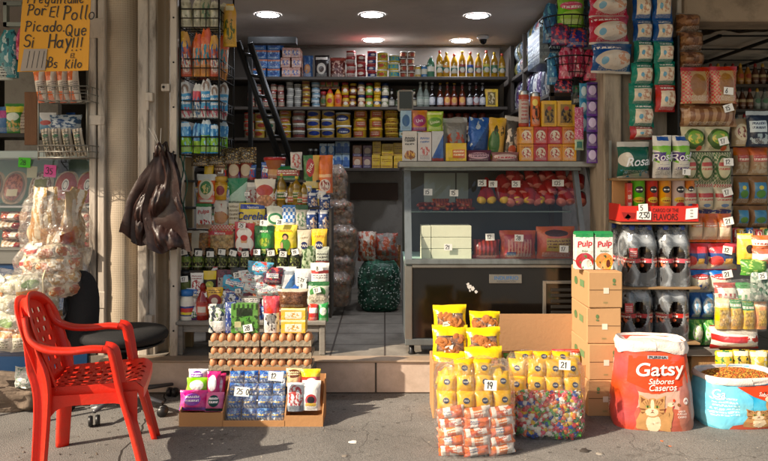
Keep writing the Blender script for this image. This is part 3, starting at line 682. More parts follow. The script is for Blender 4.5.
b = MB(); b.box(-3.6, Yf+.16, Z(207, Yf)-.012, X(88, Yf)-.02, Yf+.64, Z(207, Yf), plain('white_shelf', '#cfd3d0', .4), ch=.002); parts.append(('shelf', b))
b = MB(); b.add([(-3.6, Yf+.01, Z(250, Yf)), (X(88, Yf), Yf+.01, Z(250, Yf)), (X(88, Yf), Yf+.12, Z(158, Yf)), (-3.6, Yf+.12, Z(158, Yf))], [(0, 1, 2, 3)], GLASS, False); parts.append(('front_glass', b))
thing('display_fridge', None, 'blue display fridge full of ham packs and sausages, left of the white posts', 'display fridge', parts=tuple(parts))
HAM = pk('#c9ae92', ('e', .5, .5, .44, .46, '#8d7a68'), ('e', .5, .5, .38, .4, '#b7664f'), ('ne', .5, .5, .38, .4, '#7f3a2c', 9, .52), ('r', .5, .32, .22, .1, '#d8c9a0'), rough=.2, bump=.3)
HAM2 = pk('#c8b9a4', ('e', .5, .5, .42, .45, '#8c6b55'), ('ne', .5, .5, .38, .4, '#c9bfae', 10), ('r', .5, .6, .25, .12, '#7c7c3c'), rough=.2)
HAM3 = pk('#bca184', ('e', .5, .5, .44, .46, '#9e2f28'), ('e', .5, .55, .14, .18, '#e0ddd6'), ('ring', .5, .55, .1, .13, '#1d1d28'), rough=.2)
for i, (px, mt, lb) in enumerate(((-8, HAM, 'oval ham pack half out of the photo in the left display fridge'), (14, HAM, 'oval red sliced ham pack under the lime green note'), (41, HAM2, 'oval pale sliced ham pack under the pink note'), (66, HAM3, 'oval red ham pack with round white badge behind the glass'), (88, HAM3, 'oval ham pack half hidden by the white post'))):
    m = MB(); 
    def hf(u, v, k=1):
        a = 2*math.pi*u; r = v; q = 2.6
        cx = math.copysign(abs(math.cos(a))**(2/q), math.cos(a)); cz = math.copysign(abs(math.sin(a))**(2/q), math.sin(a))
        return (.078*r*cx, -.02*(1-r**4)*k, .115+.115*r*cz)
    m.grid(lambda u, v: hf(u, v, 1), 20, 5, mt); m.grid(lambda u, v: hf(u, v, -1), 20, 3, mt)
    thing('ham_pack', m, lb, 'meat pack', (X(px, 4.62), 4.58, Z(207, Yf)+.005), (R(-22), 0, 0), group='oval ham packs in the display fridge')
SAU = pk('#b4563c', ('v', .5, .5, .5, .5, '#8d3a2b', 7), ('r', .5, .5, .12, .42, '#d9d2c4'), ('n', .5, .5, .5, .5, '#e2c7a8', 7, .6), rough=.18, bump=.8)
SAU2 = pk('#cfc6b2', ('v', .5, .5, .5, .5, '#a98c6a', 6), ('r', .8, .5, .2, .5, '#8c2430'), ('n', .5, .5, .5, .5, '#8d7a58', 5, .62), rough=.18, bump=.8)
k = 0
for row, (py, nm) in enumerate(((248, 'bottom layer'), (238, 'third layer'), (228, 'second layer'), (219, 'top layer'))):
    for j, px in enumerate((-20, 14, 50, 84)):
        me = pouch(.185, .062, .13, (SAU2 if (j+row) % 2 else SAU), sit=0, seed=k % 4, wr=.08)
        thing('sausage_pack', me, '%s sausage pack in the %s, %s' % ('pale' if (j+row) % 2 else 'red', nm, ('half out of the photo', 'under the ham packs', 'beside the clear snack sack', 'next to the white post')[j]), 'sausage pack', (X(px, 4.5)+.01*(k % 3), 4.5, Z(py, 4.43)-.02), group='sausage packs in the left display fridge'); k += 1
def note(px, py, w_, h_, Y, col, nm, lb, txt=None):
    m = MB(); m.box(-w_/2, -.001, -h_/2, w_/2, .001, h_/2, plain('note_'+nm, col, .7, var=.03))
    if txt: m.hand(txt, -w_*.36, -h_*.25, h_*.5, lambda x, z: (x, -.0025, z), INK, lw=.12)
    thing('paper_note', m, lb, 'note', (X(px, Y), Y, Z(py, Y)), (0, R(4), 0))
note(24.5, 162.5, .075, .06, Yf+.1, '#3fb218', 'green', 'lime green price note at the top of the left display fridge', '28')
note(50, 171, .075, .075, Yf+.1, '#c94a8e', 'pink', 'pink price note on the left display fridge', '35')
note(32, 172, .065, .075, Yf+.3, '#b8b596', 'cream', 'cream paper note between the green and pink notes')
# things behind, above the fridge
b = MB(); z = Z(133, 4.9); b.box(-3.6, 4.9, z-.03, X(60, 4.9), 5.3, z, DARK, ch=.003)
for px in (-30, 58): b.box(X(px, 4.9), 4.9, 1.3, X(px, 4.9)+.025, 5.3, 2.2, DARK)
tag(obj('shelf', b), 'dark shelf behind the brown board in the left shop', 'shelf')
PK = lambda *a, **k: pk(*a, **k)
for px, w_, py, mt, lb in ((2, 16, 106, PK('#3a6fa8', ('r', .5, .7, .5, .14, '#c03a86')), 'blue bag with pink band at the far left on the dark shelf'),
                      (13, 19, 103, PK('#3f8a34', ('r', .5, .8, .5, .1, '#e8d23a'), ('e', .5, .55, .34, .14, '#dfe7d0'), ('ne', .5, .25, .4, .2, '#d4a83a', 6)), 'green bag with yellow band on the dark shelf'),
                      (24, 10, 110, PK('#b8a58c', ('l', .5, .5, .4, .4, '#6c4f3c', 6)), 'narrow beige packet beside the green bag'),
                      (46, 18, 112, PK('#6aa0c4', ('d', .5, .5, .5, .5, '#e9e9e6', .6), ('e', .5, .5, .3, .12, '#c4402e')), 'pale blue bag behind the wire basket'),
                      (66, 16, 112, PK('#23528c', ('ne', .5, .5, .45, .4, '#d7dde2', 5)), 'navy and white bag behind the wire basket')):
    thing('food_bag', pouch(w_*4.95/720, (133-py)*4.95/720, .07, mt, seed=px), lb, 'bag', (X(px, 4.95), 4.97, z+.001))
m = MB(); m.box(X(25, 4.45), 4.44, Z(145, 4.45), X(38, 4.45), 4.46, Z(92, 4.45), plain('brown_board', '#6b4526', .7, bump=.3, var=.3, vscale=7, aniso=(8, 1, 1)), ch=.003)
o = thing('wooden_board', m, 'brown wooden board hanging under the yellow sign', 'board', (0, 0, 0))
m = MB()
for x0, z0, x1, z1 in ((3, 26, 25, 22), (3, 26, 6.5, 2), (3, 5, 25, 1), (21.5, 26, 25, 2)): m.box(X(x0, 5), 5.0, Z(z0, 5), X(x1, 5), 5.04, Z(z1, 5), plain('pale_frame', '#9ba49e', .5))
tag(obj('picture_frame', m), 'pale rectangular frame on the wall behind the yellow sign', 'frame')
for (px, py, w_, h_, mt, lb) in ((9, 78, 20, 48, PK('#2b7f86', ('n', .5, .5, .5, .5, '#b7c9c4', 4, .55), ('n', .5, .5, .5, .5, '#123f4c', 6, .6)), 'teal plastic bag hanging at the far left'), (22, 60, 10, 32, PK('#b32358', ('n', .5, .5, .5, .5, '#e0779c', 5, .58)), 'pink plastic bag hanging behind the yellow sign'),
                         (5, 80, 16, 18, PK('#c9cbbf', ('l', .5, .4, .4, .3, '#3c3c3c', 4)), 'pale packet hanging under the teal bag')):
    thing('hanging_bag', pouch(w_*4.6/720, h_*4.6/720, .08, mt, seed=px, top='gather', sit=.3, wr=.12), lb, 'bag', (X(px, 4.6), 4.6, Z(py, 4.6)))
# wire basket with its bags, under the sign
WIRE = plain('pale_wire', '#8a8880', .4, .6)
BWIRE = plain('black_wire', '#101010', .45, .3)
def basket(w_, d_, h_, mat, r=.0028, nx=5, nz=3, nd=3):
    m = MB()
    for k in range(nz):
        z = h_*k/(nz-1); m.tube([(-w_/2, 0, z), (w_/2, 0, z), (w_/2, d_, z), (-w_/2, d_, z)], r*(1.3 if k == nz-1 else 1), mat, 5, closed=True)
    for k in range(nx+1):
        x = -w_/2+w_*k/nx; m.tube([(x, 0, h_), (x, 0, 0), (x, d_, 0), (x, d_, h_)], r, mat, 5)
    for k in range(1, nd):
        y = d_*k/nd; m.tube([(-w_/2, y, h_), (-w_/2, y, 0), (w_/2, y, 0), (w_/2, y, h_)], r, mat, 5)
    return m
fr = MB()
for px in (38.5, 87): fr.tube([(X(px, 4.35), 4.35, Z(70, 4.35)), (X(px, 4.35), 4.35, Z(160, 4.35))], .006, WIRE, 6)
bk = []
for py0, py1 in ((88, 102), (146, 158)):
    b = basket((87-39)*4.3/720, .2, (py1-py0)*4.3/720, WIRE, nx=6)
    bk.append(('basket', b, (X(63, 4.2), 4.2, Z(py1, 4.3))))
thing('wire_rack', None, 'pale wire rack with two baskets hanging beside the white post', 'rack', parts=(('frame', fr),)+tuple(bk))
ORG = PK('#d8662a', ('r', .5, .5, .5, .16, '#d9cdbc'), ('r', .78, .5, .22, .5, '#cdc3b6'), ('l', .6, .5, .3, .14, '#5c5c66', 5), rough=.25)
for i, px in enumerate((44, 55, 66, 76)):
    thing('snack_bag', pouch(.068, .20, .06, ORG, seed=i, sit=0), ['orange and white bag at the board end of the upper wire basket', 'orange and white bag second from the brown board in the upper basket', 'orange and white bag third from the brown board in the upper basket', 'orange and white bag nearest the post in the upper wire basket'][i], 'snack bag', (X(px, 4.28), 4.28, Z(102.5, 4.28)), (R(6), R(-7+i), 0), group='orange and white bags in the upper wire basket')
TUB = PK('#c2b49c', ('v', .5, .5, .5, .5, '#7b6a58', 3), ('l', .5, .5, .3, .45, '#33483a', 9), ('e', .5, .75, .3, .06, '#2f5a34'), rough=.25)
for i, px in enumerate((50.5, 60.5, 71, 82)):
    thing('snack_bag', pouch(.058, .165, .05, TUB, seed=i+5, sit=0), ['beige striped stick bag at the open end of the lower wire basket', 'beige striped stick bag second in the lower wire basket', 'beige striped stick bag third in the lower wire basket', 'beige striped stick bag nearest the post in the lower basket'][i], 'snack bag', (X(px, 4.28), 4.28, Z(156, 4.28)), (R(8), R(-8), 0), group='beige striped bags in the lower wire basket')
thing('snack_bag', pouch(.2, .1, .1, PK('#30557c', ('n', .5, .5, .5, .5, '#b8c4cc', 6), ('n', .5, .5, .5, .5, '#d4dadc', 3, .6)), seed=3, wr=.12), 'blue and silver bags lying between the two wire baskets', 'snack bag', (X(66, 4.45), 4.45, Z(131, 4.45)))
# the yellow sign
YEL = plain('yellow_card', '#d3930f', .6, var=.06, vscale=3, bump=.08, bscale=6)
Ys = 4.02
def sg(u, v, off=0):
    a = Vector((X(16.5, Ys), 0, Z(71.5, Ys))); b_ = Vector((X(87.5, Ys), 0, Z(70, Ys))); c_ = Vector((X(92, Ys), 0, Z(-12, Ys))); d_ = Vector((X(24.5, Ys), 0, Z(-12, Ys)))
    p = a.lerp(b_, u).lerp(d_.lerp(c_, u), v); return (p.x, Ys+.012*math.sin(u*3)+.008*math.cos(v*4)-off, p.z)
m = MB(); m.grid(sg, 16, 16, YEL); m.grid(lambda u, v: sg(1-u, v, -.003), 8, 8, YEL)
SW, SH = 68*Ys/720, 83*Ys/720
def hs(txt, px, py, h, lw=.11, tgt=m, seed=0, sl=.12):
    # px, py = lower left corner of the text in picture units of the sign
    tgt.hand(txt, (px-16.5)/68*SW, (71.5-py)/83*SH, h*Ys/720, lambda x, z: sg(x/SW, z/SH, .003), INK, lw=lw, seed=seed, slant=sl)
hs('Pregúntame', 21, 3.5, 9.5, sl=.1); hs('Por', 22, 15.5, 10.5); hs('El', 43, 17.5, 10.5, seed=3); hs('Pollo', 57, 20, 13, lw=.1)
hs('Picado.', 21, 31.5, 10.5); hs('Que', 60, 36, 11); hs('Si', 20.5, 47, 11); hs('Hay', 43.5, 47.5, 13); hs('!!!', 66, 51.5, 13, lw=.09)
hs('Bs', 44, 67.5, 9.5); hs('Kilo', 61, 68.5, 9, lw=.12); hs('EL', 66, 58.5, 4.5, lw=.16)
wp = MB(); wp.add([sg((px-16.5)/68, (71.5-py)/83, .004) for px, py in ((19.5, 71), (42.5, 70.5), (43.5, 49), (21.5, 49))], [(0, 1, 2, 3)], plain('grey_patch', '#9b8f82', .7, var=.1), False)
hs('2000', 21.5, 68.5, 9.5, lw=.09, tgt=wp, sl=.2); [wp.add([sg((25+i*4.6-16.5)/68+a, (71.5-y_)/83, .006) for a, y_ in ((0, 68), (.008, 68), (.035, 51), (.027, 51))], [(0, 1, 2, 3)], INK, False) for i in range(4)]
thing('price_sign', None, 'yellow handwritten card sign hanging at the top left', 'sign', parts=(('card', m), ('price_patch', wp)))

# ------------------------------------------------ sacks of snacks, bench, stone
SN1 = PK('#b08c62', ('n', .5, .5, .5, .5, '#c7b394', 5, .5), ('v', .5, .45, .45, .4, '#a9763c', 4), ('n', .5, .92, .5, .1, '#b0482c', 4), ('n', .5, .5, .5, .5, '#d9cfba', 6, .6), rough=.25, bump=1.0, bs=16, wob=.06, jit=0)
SN2 = PK('#c3ab8c', ('n', .5, .5, .5, .5, '#ded4c2', 9, .5), ('n', .5, .5, .5, .5, '#b0664a', 11, .6), ('n', .5, .5, .5, .5, '#8f7c5c', 6, .64), rough=.25, bump=1.0, bs=18, wob=.06, jit=0)
SN3 = PK('#c9c0a4', ('n', .5, .5, .5, .5, '#9a9268', 5, .54), ('r', .28, .33, .3, .05, '#cf7f1d'), ('r', .25, .15, .3, .04, '#cf7f1d'), ('r', .25, .24, .28, .06, '#cfd0d2'), ('n', .5, .6, .5, .3, '#e8e2d0', 7, .6), rough=.3, bump=1.0, bs=16, wob=.06, jit=0)
def sack(w_, d_, h_, mt, seed, wr=.1, tw=.5, bot=.75):
    m = MB()
    def f(u, v):
        a = 2*math.pi*u; pr = (1-(1-bot)*(1-min(1, v*4))**2)*(1 if v < .75 else 1-(1-tw)*((v-.75)/.25)**2)
        n_ = noise.noise(Vector((math.cos(a)*1.8+seed, math.sin(a)*1.8, v*4)))*wr*2+noise.noise(Vector((math.cos(a)*6+seed, math.sin(a)*6, v*9)))*wr*.7
        q = .75
        return (w_/2*math.copysign(abs(math.cos(a))**q, math.cos(a))*(pr+n_), d_/2*math.copysign(abs(math.sin(a))**q, math.sin(a))*(pr+n_), h_*v+noise.noise(Vector((a*2, seed, 1)))*h_*.06*v)
    m.grid(f, 34, 22, mt); m.grid(lambda u, v: tuple(Vector(f(u, 1)).lerp(Vector((0, 0, h_*.99)), v)), 34, 3, mt); return m
Yc = 3.95
SPK = [[PK('#c9a878', ('v', .5, .5, .5, .5, '#a9763c', 3), ('r', .5, .9, .5, .1, '#b0482c'), bump=.9), PK('#d8cdb8', ('n', .5, .5, .5, .5, '#b08c5a', 4, .5), ('r', .5, .12, .5, .1, '#c98c3c'), bump=.9), PK('#c2ab86', ('e', .5, .5, .3, .3, '#d8d0c0'), bump=.9)],
       [PK('#d4c4a8', ('e', .5, .5, .34, .3, '#b5663c'), ('n', .5, .5, .5, .5, '#c9b08c', 5, .55), bump=.9), PK('#ddd6c6', ('r', .5, .5, .5, .12, '#b8342c'), bump=.9), PK('#bf9a68', ('n', .5, .5, .5, .5, '#e0d6c0', 4, .5), bump=.9)],
       [PK('#dcd8c8', ('r', .5, .82, .5, .12, '#d8901c'), ('l', .5, .45, .4, .2, '#7c7c5c', 3), bump=.9), PK('#d2cdb4', ('r', .5, .2, .5, .1, '#d8901c'), ('e', .5, .55, .3, .2, '#8fa86c'), bump=.9), PK('#c9c2a0', ('n', .5, .5, .5, .5, '#e8e4d4', 4, .5), bump=.9)]]
for si, (px, py, w_, h_, Y, mt, sd, tie, lb, pw, ph) in enumerate((
    (57, 281, 58, 86, 4.02, SN1, 1, True, 'tall clear sack of snack packets standing against the white post', .085, .26),
    (52, 296, 62, 52, 3.92, SN2, 4, True, 'round clear sack of small snack packets under the tall sack', .10, .075),
    (24, 347, 78, 74, 3.86, SN3, 8, False, 'wide clear sack of yellow and white snack packets on the blue bench', .13, .1))):
    W_, H_ = w_*Y/720, h_*Y/720; rnd = random.Random(sd)
    m = sack(W_*.84, .2, H_*.94, mt, sd, tw=.7); ch = []
    nv = max(1, round(H_*.97/ph)); nu = max(3, int(1.5*W_/pw)); pms = [pouch(pw*1.12, ph*1.12, pw*.6, q_, sit=0, seed=j, wr=.14) for j, q_ in enumerate(SPK[si])]
    for j in range(nv):
        for i in range(nu):
            a = math.pi*(1.06+.88*(i+.5+.3*(j % 2))/nu); z = H_*.97*j/nv+rnd.uniform(-.008, .008); tp = 1 if j < nv-1 or nv == 1 else .86
            ch.append(('snack_pack', pms[rnd.randrange(3)], ((W_/2-.035)*math.cos(a)*tp, .105*math.sin(a)*tp, max(.002, z)), (R(rnd.uniform(-9, 9)), R(rnd.uniform(-16, 16)), a+math.pi/2)))
    ch.append(('film', sack(W_*1.03, .30, H_*1.03, FILM, sd+.5, wr=.12, tw=.7)))
    if tie:
        t = MB(); t.tube([(.02, -.14, .02), (.03, -.16, .05), (.025, -.155, .12), (.03, -.14, .16)], .006, plain('pale_string', '#cdbf9c', .8), 5); ch.append(('tie', t))
    thing('snack_sack', m, lb, 'snack sack', (X(px, Y), Y, Z(py, Y)), parts=tuple(ch))
SLATE = plain('blue_grey_plastic', '#5a6480', .4, bump=.1, dirt=.3)
Yb = 3.78
t = MB(); t.box(-2.3, Yb, Z(357, Yb), X(36, Yb), Yb+.36, Z(341, Yb), SLATE, ch=.01)
lg = []
for (x, y) in ((X(33, Yb), Yb+.03), (X(28, Yb), Yb+.33), (-2.25, Yb+.03)):
    b = MB(); b.tube([(x, y, Z(356, Yb)), (x+.045, y-.06, 0)], .014, plain('grey_steel_leg', '#8c8a86', .4, .5), 8); lg.append(('leg', b))
thing('bench', None, 'low blue grey bench carrying the snack sacks', 'bench', parts=(('top', t),)+tuple(lg))
m = MB(); bmx = bmesh.new(); bmesh.ops.create_icosphere(bmx, subdivisions=4, radius=1)
vs = []
for v in bmx.verts:
    p = v.co.copy(); q = Vector((math.copysign(abs(p.x)**.5, p.x)*.27, math.copysign(abs(p.y)**.5, p.y)*.13, math.copysign(abs(p.z)**.5, p.z)*.075))
    q += p*noise.noise(p*2.5)*.05 + p*noise.noise(p*7)*.03; q.z = max(q.z, -.07); vs.append(tuple(q))
m.add(vs, [tuple(v.index for v in f.verts) for f in bmx.faces], plain('rough_stone', '#77685a', .95, bump=1, bscale=20, var=.35, vscale=12)); bmx.free()
thing('stone_block', m, 'rough brown stone block under the blue grey bench', 'stone', (X(4, 4.0), 4.02, .07))
thing('plastic_bag', pouch(.12, .11, .1, PK('#d4d6cc', ('n', .5, .5, .5, .5, '#7fa08a', 5, .55), ('n', .5, .5, .5, .5, '#f0f0ea', 8, .58), bump=1), seed=2, wr=.25), 'crumpled pale plastic bag lying on the stone block', 'bag', (X(26, 3.93), 3.93, .135))

# ------------------------------------------------ brown carrier bags on the shutter post
BRN = plain('brown_plastic', '#2c1712', .42, bump=.5, bscale=14, var=.15, vscale=3)
bm_parts = []
for k, (px, py, w_, h_, dy, rot, sd) in enumerate(((135, 241, 44, 94, .03, 17, 1), (169, 250, 42, 98, -.04, -4, 2), (153, 245, 46, 94, .0, 7, 3))):
    Y = 4.22
    def bf(u, v, sd=sd, w_=w_, h_=h_):
        W_, H_ = w_*Y/720, h_*Y/720; tp = 1-.62*max(0, v-.35)**1.0/.65 if v > .35 else 1
        fold = .07*noise.noise(Vector((u*1.7+v*2.4+sd*5, v*2.6-u*1.9, sd)))*(1.1-.4*v)+.07*noise.voronoi(Vector((u*2.3-v*1.2+sd*3, v*1.9+u*1.3, sd*2)))[0][0]+.03*abs(noise.noise(Vector((u*9+v*6, v*8-u*5, sd*4))))+.012*math.sin(u*15+sd)*v**3
        return ((u-.5)*W_*tp + .012*math.sin(v*7+sd), -.045*math.sin(math.pi*u)*(1.1-v*.5)+fold, H_*v+.018*math.sin(u*9+sd)*(1-v))
    b = MB(); b.grid(bf, 40, 34, BRN); b.grid(lambda u, v: (lambda p: (p[0], -p[1]*.4+.03, p[2]))(bf(1-u, v)), 14, 12, BRN)
    sub = MB(); H_ = h_*Y/720
    sub.tube([(-.02, -.01, H_*.96), (-.012, -.02, H_+.03), (.0, -.01, H_+.055), (.015, -.0, H_+.02), (.02, 0, H_*.96)], [.012, .01, .008, .01, .012], BRN, 6)
    thing('carrier_bag', b, ['brown plastic bag at the back of the bundle on the shutter post', 'brown plastic bag in front with a sunlit corner', 'brown plastic bag squeezed in the middle of the hanging bundle'][k], 'plastic bag', (X(px, Y), Y+dy, Z(py, Y)), (0, R(rot), 0), group='brown carrier bags hanging from the post', parts=(('handle', sub),))
m = MB(); Y = 4.2
for dx in (-.03, -.015, .01): m.tube([(X(158, Y)+dx*1.8, Y, Z(128, Y)), (X(160, Y)+dx*.5, Y-.01, Z(142, Y)), (X(162, Y), Y, Z(153, Y))], .0022, plain('white_cord', '#cfc9bf', .7), 5)
tag(obj('string', m), 'white string tying up the brown plastic bags', 'string')
for px, c, nm, lb in ((181.5, '#0f4a3a', 'green', 'dark green hanging strap beside the brown bags'), (185.5, '#155040', 'green', 'green hanging strap beside the wooden upright'), (178.5, '#c4256e', 'pink', 'bright pink hanging strap beside the brown bags')):
    m = MB(); Y = 4.3; t, b_ = (155, 240) if nm == 'green' else (186, 228)
    m.tube([(X(px, Y)+.012*math.sin(k*1.1+px), Y, Z(t+(b_-t)*k/12, Y)) for k in range(13)], .009, plain('strap_'+nm, c, .5), 6, flat=.35)
    tag(obj('strap', m), lb, 'strap')

# ------------------------------------------------ office chair
BF = plain('black_fabric', '#131315', .85, bump=.3, bscale=220); BP = plain('black_plastic', '#1a1a1c', .4); GP = plain('grey_arm_metal', '#55565a', .4, .4)
oc = (X(122, 3.95), 3.98)
seat = MB(); seat.lathe([(0, -.035), (.2, -.03), (.235, -.01), (.24, .012), (.225, .035), (.15, .045), (0, .04)], BF, 32, sy=.92)
shell = MB(); shell.lathe([(0, -.05), (.19, -.045), (.22, -.03), (.2, -.028), (0, -.028)], BP, 24, sy=.92)
bk = MB()
def bkf(u, v, s=-1):
    a = 2*math.pi*u; rr = v; cx = math.copysign(abs(math.cos(a))**.8, math.cos(a)); cz = math.copysign(abs(math.sin(a))**.75, math.sin(a))
    return (.1*rr*cx, s*.028*(1-rr**3)+.03*(rr*cx)**2, .22*rr*cz*(1 if cz > 0 else 1.05))
bk.grid(lambda u, v: bkf(u, v, -1), 28, 6, BF); bk.grid(lambda u, v: bkf(u, v, 1), 28, 4, BP)
arm = MB(); arm.tube([(-.1, .0, -.04), (-.3, .0, -.06), (-.33, .0, .02), (-.31, -.0, .35)], .016, BP, 8, flat=.6)
pole = MB(); pole.lathe([(.028, -.3), (.028, -.17), (.018, -.17), (.018, -.04)], BP, 14)
prt = [('seat', seat, (0, 0, .40)), ('seat_shell', shell, (0, 0, .395)), ('backrest', bk, (X(79, 3.9)-oc[0], -.08, Z(311, 3.9)), (R(-4), 0, 0)), ('back_support', arm, (0, .02, .40)), ('column', pole, (0, 0, .40))]
wheels = []
for k in range(5):
    a = R(260+72*k); L = .29; e = (L*math.cos(a), L*math.sin(a)); b = MB(); b.tube([(0, 0, .1), (e[0], e[1], .075)], [.024, .014], GP, 8, flat=.7)
    wl = MB()
    for s_ in (-1, 1): wl.lathe([(0, -.012), (.026, -.011), (.028, 0), (.026, .011), (0, .012)], BP, 14, c=(0, 0, .017*s_), M=Matrix.Rotation(a+.6, 4, 'Z') @ Matrix.Rotation(R(90), 4, 'X'))
    prt.append(('base_arm', b, (0, 0, 0), (0, 0, 0), (('caster', wl, (e[0], e[1], .029)),)))
thing('office_chair', None, 'black office swivel chair with round seat behind the red chair', 'office chair', (oc[0], oc[1], 0), (0, 0, R(0)), parts=tuple(prt))

# ------------------------------------------------ red plastic armchair
RED = plain('red_plastic', '#d92a14', .42, bump=.12, bscale=60, var=.14, vscale=5, dirt=.4, dirtcol='#a5553c')
# local: x = forward, y = to its left (away from the camera), origin between the feet
def bez(P, n=10):
    o = []
    for i in range(len(P)-1):
        p0 = P[max(i-1, 0)]; p1 = P[i]; p2 = P[i+1]; p3 = P[min(i+2, len(P)-1)]
        for k in range(n):
            t = k/n; o.append(.5*((2*p1)+(-p0+p2)*t+(2*p0-5*p1+4*p2-p3)*t*t+(-p0+3*p1-3*p2+p3)*t**3))
    o.append(P[-1]); return o
V = Vector
def ribbon(P, wv, th, m, mat, n=8):
    """a band with its width along wv(i) and a lip; P path"""
    Q = bez([V(p) for p in P], n); N_ = len(Q); rows = []
    for i, q in enumerate(Q):
        t = (Q[min(i+1, N_-1)]-Q[max(i-1, 0)]).normalized(); wvv, wd = wv(i/(N_-1)); wvv = V(wvv); wvv = (wvv - t*wvv.dot(t)).normalized(); nn = t.cross(wvv).normalized()
        prof = [(-.5, -1.6), (-.5, .4), (-.38, 1), (0, 1.15), (.38, 1), (.5, .4), (.5, -1.6), (.4, -1.6), (.36, .0), (0, .2), (-.36, .0), (-.4, -1.6)]
        rows.append([q + wvv*a*wd + nn*b*th for a, b in prof])
    k = 12; vs = [p for r in rows for p in r]; fs = [(i*k+j, i*k+(j+1) % k, (i+1)*k+(j+1) % k, (i+1)*k+j) for i in range(N_-1) for j in range(k)]
    fs += [tuple(range(k)), tuple((N_-1)*k+j for j in range(k))]
    m.add(vs, fs, mat)
parts = []
# back: leaning sheet, from seat rear to top, with rounded top and diamond holes
def backf(u, v, off=0):
    wv_ = .17+.055*v-.06*max(0, v-.75)**1.5*4
    y = (u-.5)*2*wv_; bow = .045*(1-(2*u-1)**2)
    topz = .36+.38*v - .03*(2*u-1)**2*v
    return (-.165-.105*v - bow*.9 - off, y, topz)
def hole(nx, nz):
    def s_(i, j):
        if i < 2 or i > nx-3 or j < 3 or j > nz-5: return False
        return (i+2*((j//4) % 2)) % 5 in (1, 2) and j % 4 in (0, 1)
    return s_
b = MB(); nx, nz = 32, 34
b.grid(lambda u, v: backf(u, v, 0), nx, nz, RED, skip=hole(nx, nz)); b.grid(lambda u, v: backf(u, v, .006), nx, nz, RED, skip=hole(nx, nz)); parts.append(('backrest', b))
b = MB(); ribbon([backf(0, .05), backf(-.02, .5), backf(0.01, .82), backf(.15, .985), backf(.5, 1.03), backf(.85, .985), backf(.99, .82), backf(1.02, .5), backf(1, .05)], lambda t: ((1, 0, .35), .055), .010, b, RED); parts.append(('back_rim', b))
# seat with dimple holes
def seatf(u, v, off=0):
    x = -.175+.38*u; y = (v-.5)*(.37+.05*u); dip = -.022*math.sin(math.pi*v)*math.sin(math.pi*min(1, u*1.05))
    fr = -.03*max(0, (u-.88)/.12)**2
    return (x, y, .385+dip+fr+.012*abs(2*v-1)**3-off+.012*u)
b = MB(); nx, nz = 40, 44
b.grid(lambda u, v: seatf(u, v), nx, nz, RED, skip=hole(nx, nz)); b.grid(lambda u, v: seatf(u, v, .006), nx, nz, RED, skip=hole(nx, nz))
for v0, v1, u0, u1 in ((0, 0, 0, 1), (1, 1, 0, 1), (0, 1, 1, 1), (0, 1, 0, 0)):
    b.grid(lambda s_, t: tuple(V(seatf(u0+(u1-u0)*s_, v0+(v1-v0)*s_)) + V((0, 0, -.04*t))), 12, 1, RED)
parts.append(('seat', b))
for sy, nm in ((-1, 'near'), (1, 'far')):
    y = .235*sy
    b = MB(); ribbon([(-.262, .192*sy, .70), (-.235, .215*sy, .615), (-.17, y*.99, .572), (-.08, y*1.02, .562), (.0, y*1.02, .566), (.06, y*1.0, .560)], lambda t: ((0, 1, 0), .058+.012*math.sin(t*3)), .008, b, RED); parts.append(('armrest', b))
    b = MB(); ribbon([(.045, y, .566), (.078, y*1.0, .552), (.092, y*.99, .50), (.115, y*.96, .38), (.165, y*.98, .2), (.215, y*1.04, .0)], lambda t: ((.25, 1, 0), .078-.024*t), -.011, b, RED); parts.append(('leg', b))
    b = MB(); ribbon([(-.252, .2*sy, .645), (-.222, .215*sy, .52), (-.195, .22*sy, .42), (-.19, .225*sy, .3), (-.205, .235*sy, .0)], lambda t: ((.9, .45*sy, 0), (.03+.16*t) if t < .35 else .086-.03*(t-.35)/.65), .011*sy, b, RED); parts.append(('leg', b))
    b = MB(); b.grid(lambda u, v: (-.19+.37*u, y*.93, .37-.045*v-.1*v*(2*u-1)**6), 16, 3, RED); parts.append(('side_apron', b))
fx = V((.34, .13, 0)).normalized(); ang = math.atan2(fx.y, fx.x)
thing('plastic_armchair', None, 'red plastic armchair with diamond holes standing on the pavement', 'chair', (-1.275, 3.24, 0), (0, 0, ang*.62), parts=tuple(parts))
RACK = True
# ================================================================== stepped rack of groceries at the left of the opening
GRW = plain('grey_painted_wood', '#87837c', .7, bump=.3, var=.2, vscale=6, dirt=.4, dirtcol='#4a4440', aniso=(1, 6, 6))
TZ = Z(321.5, 4.34)
parts = []
b = MB(); b.box(X(175, 4.34), 4.34, TZ-.025, X(326, 4.34), 4.78, TZ, GRW, ch=.004); parts.append(('table_top', b))
for px, yy in ((176, 4.355), (319, 4.355), (190, 4.72), (312, 4.72)):
    b = MB(); b.box(X(px, 4.34), yy, FL, X(px+6, 4.34), yy+.04, TZ-.026, GRW, ch=.004); parts.append(('leg', b))
b = MB(); b.box(X(182.2, 4.34), 4.36, TZ-.07, X(318.8, 4.34), 4.385, TZ-.026, GRW, ch=.003); parts.append(('rail', b))
thing('wooden_table', None, 'grey painted wooden table standing on the doorstep under the groceries', 'table', parts=tuple(parts))
parts = []
ST = [(4.28, 296), (4.34, 291), (4.42, 270.5), (4.50, 256), (4.58, 229), (4.66, 207), (4.74, 180)]
for Y, py in ST:
    b = MB(); Y = RY(Y); z = Z(py, Y); b.box(X(178, Y), Y, z-.014, X(329, Y), Y+.09, z, DARK if py < 290 else GRW); parts.append(('shelf_board', b))
for px in (176.5, 329):
    b = MB(); b.box(X(px, 4.45), 4.45, TZ, X(px, 4.45)+.015, 4.65, Z(208, 4.45), DARK); parts.append(('side_panel', b))
thing('stepped_rack', None, 'dark stepped rack holding the rows of groceries', 'rack', parts=tuple(parts))
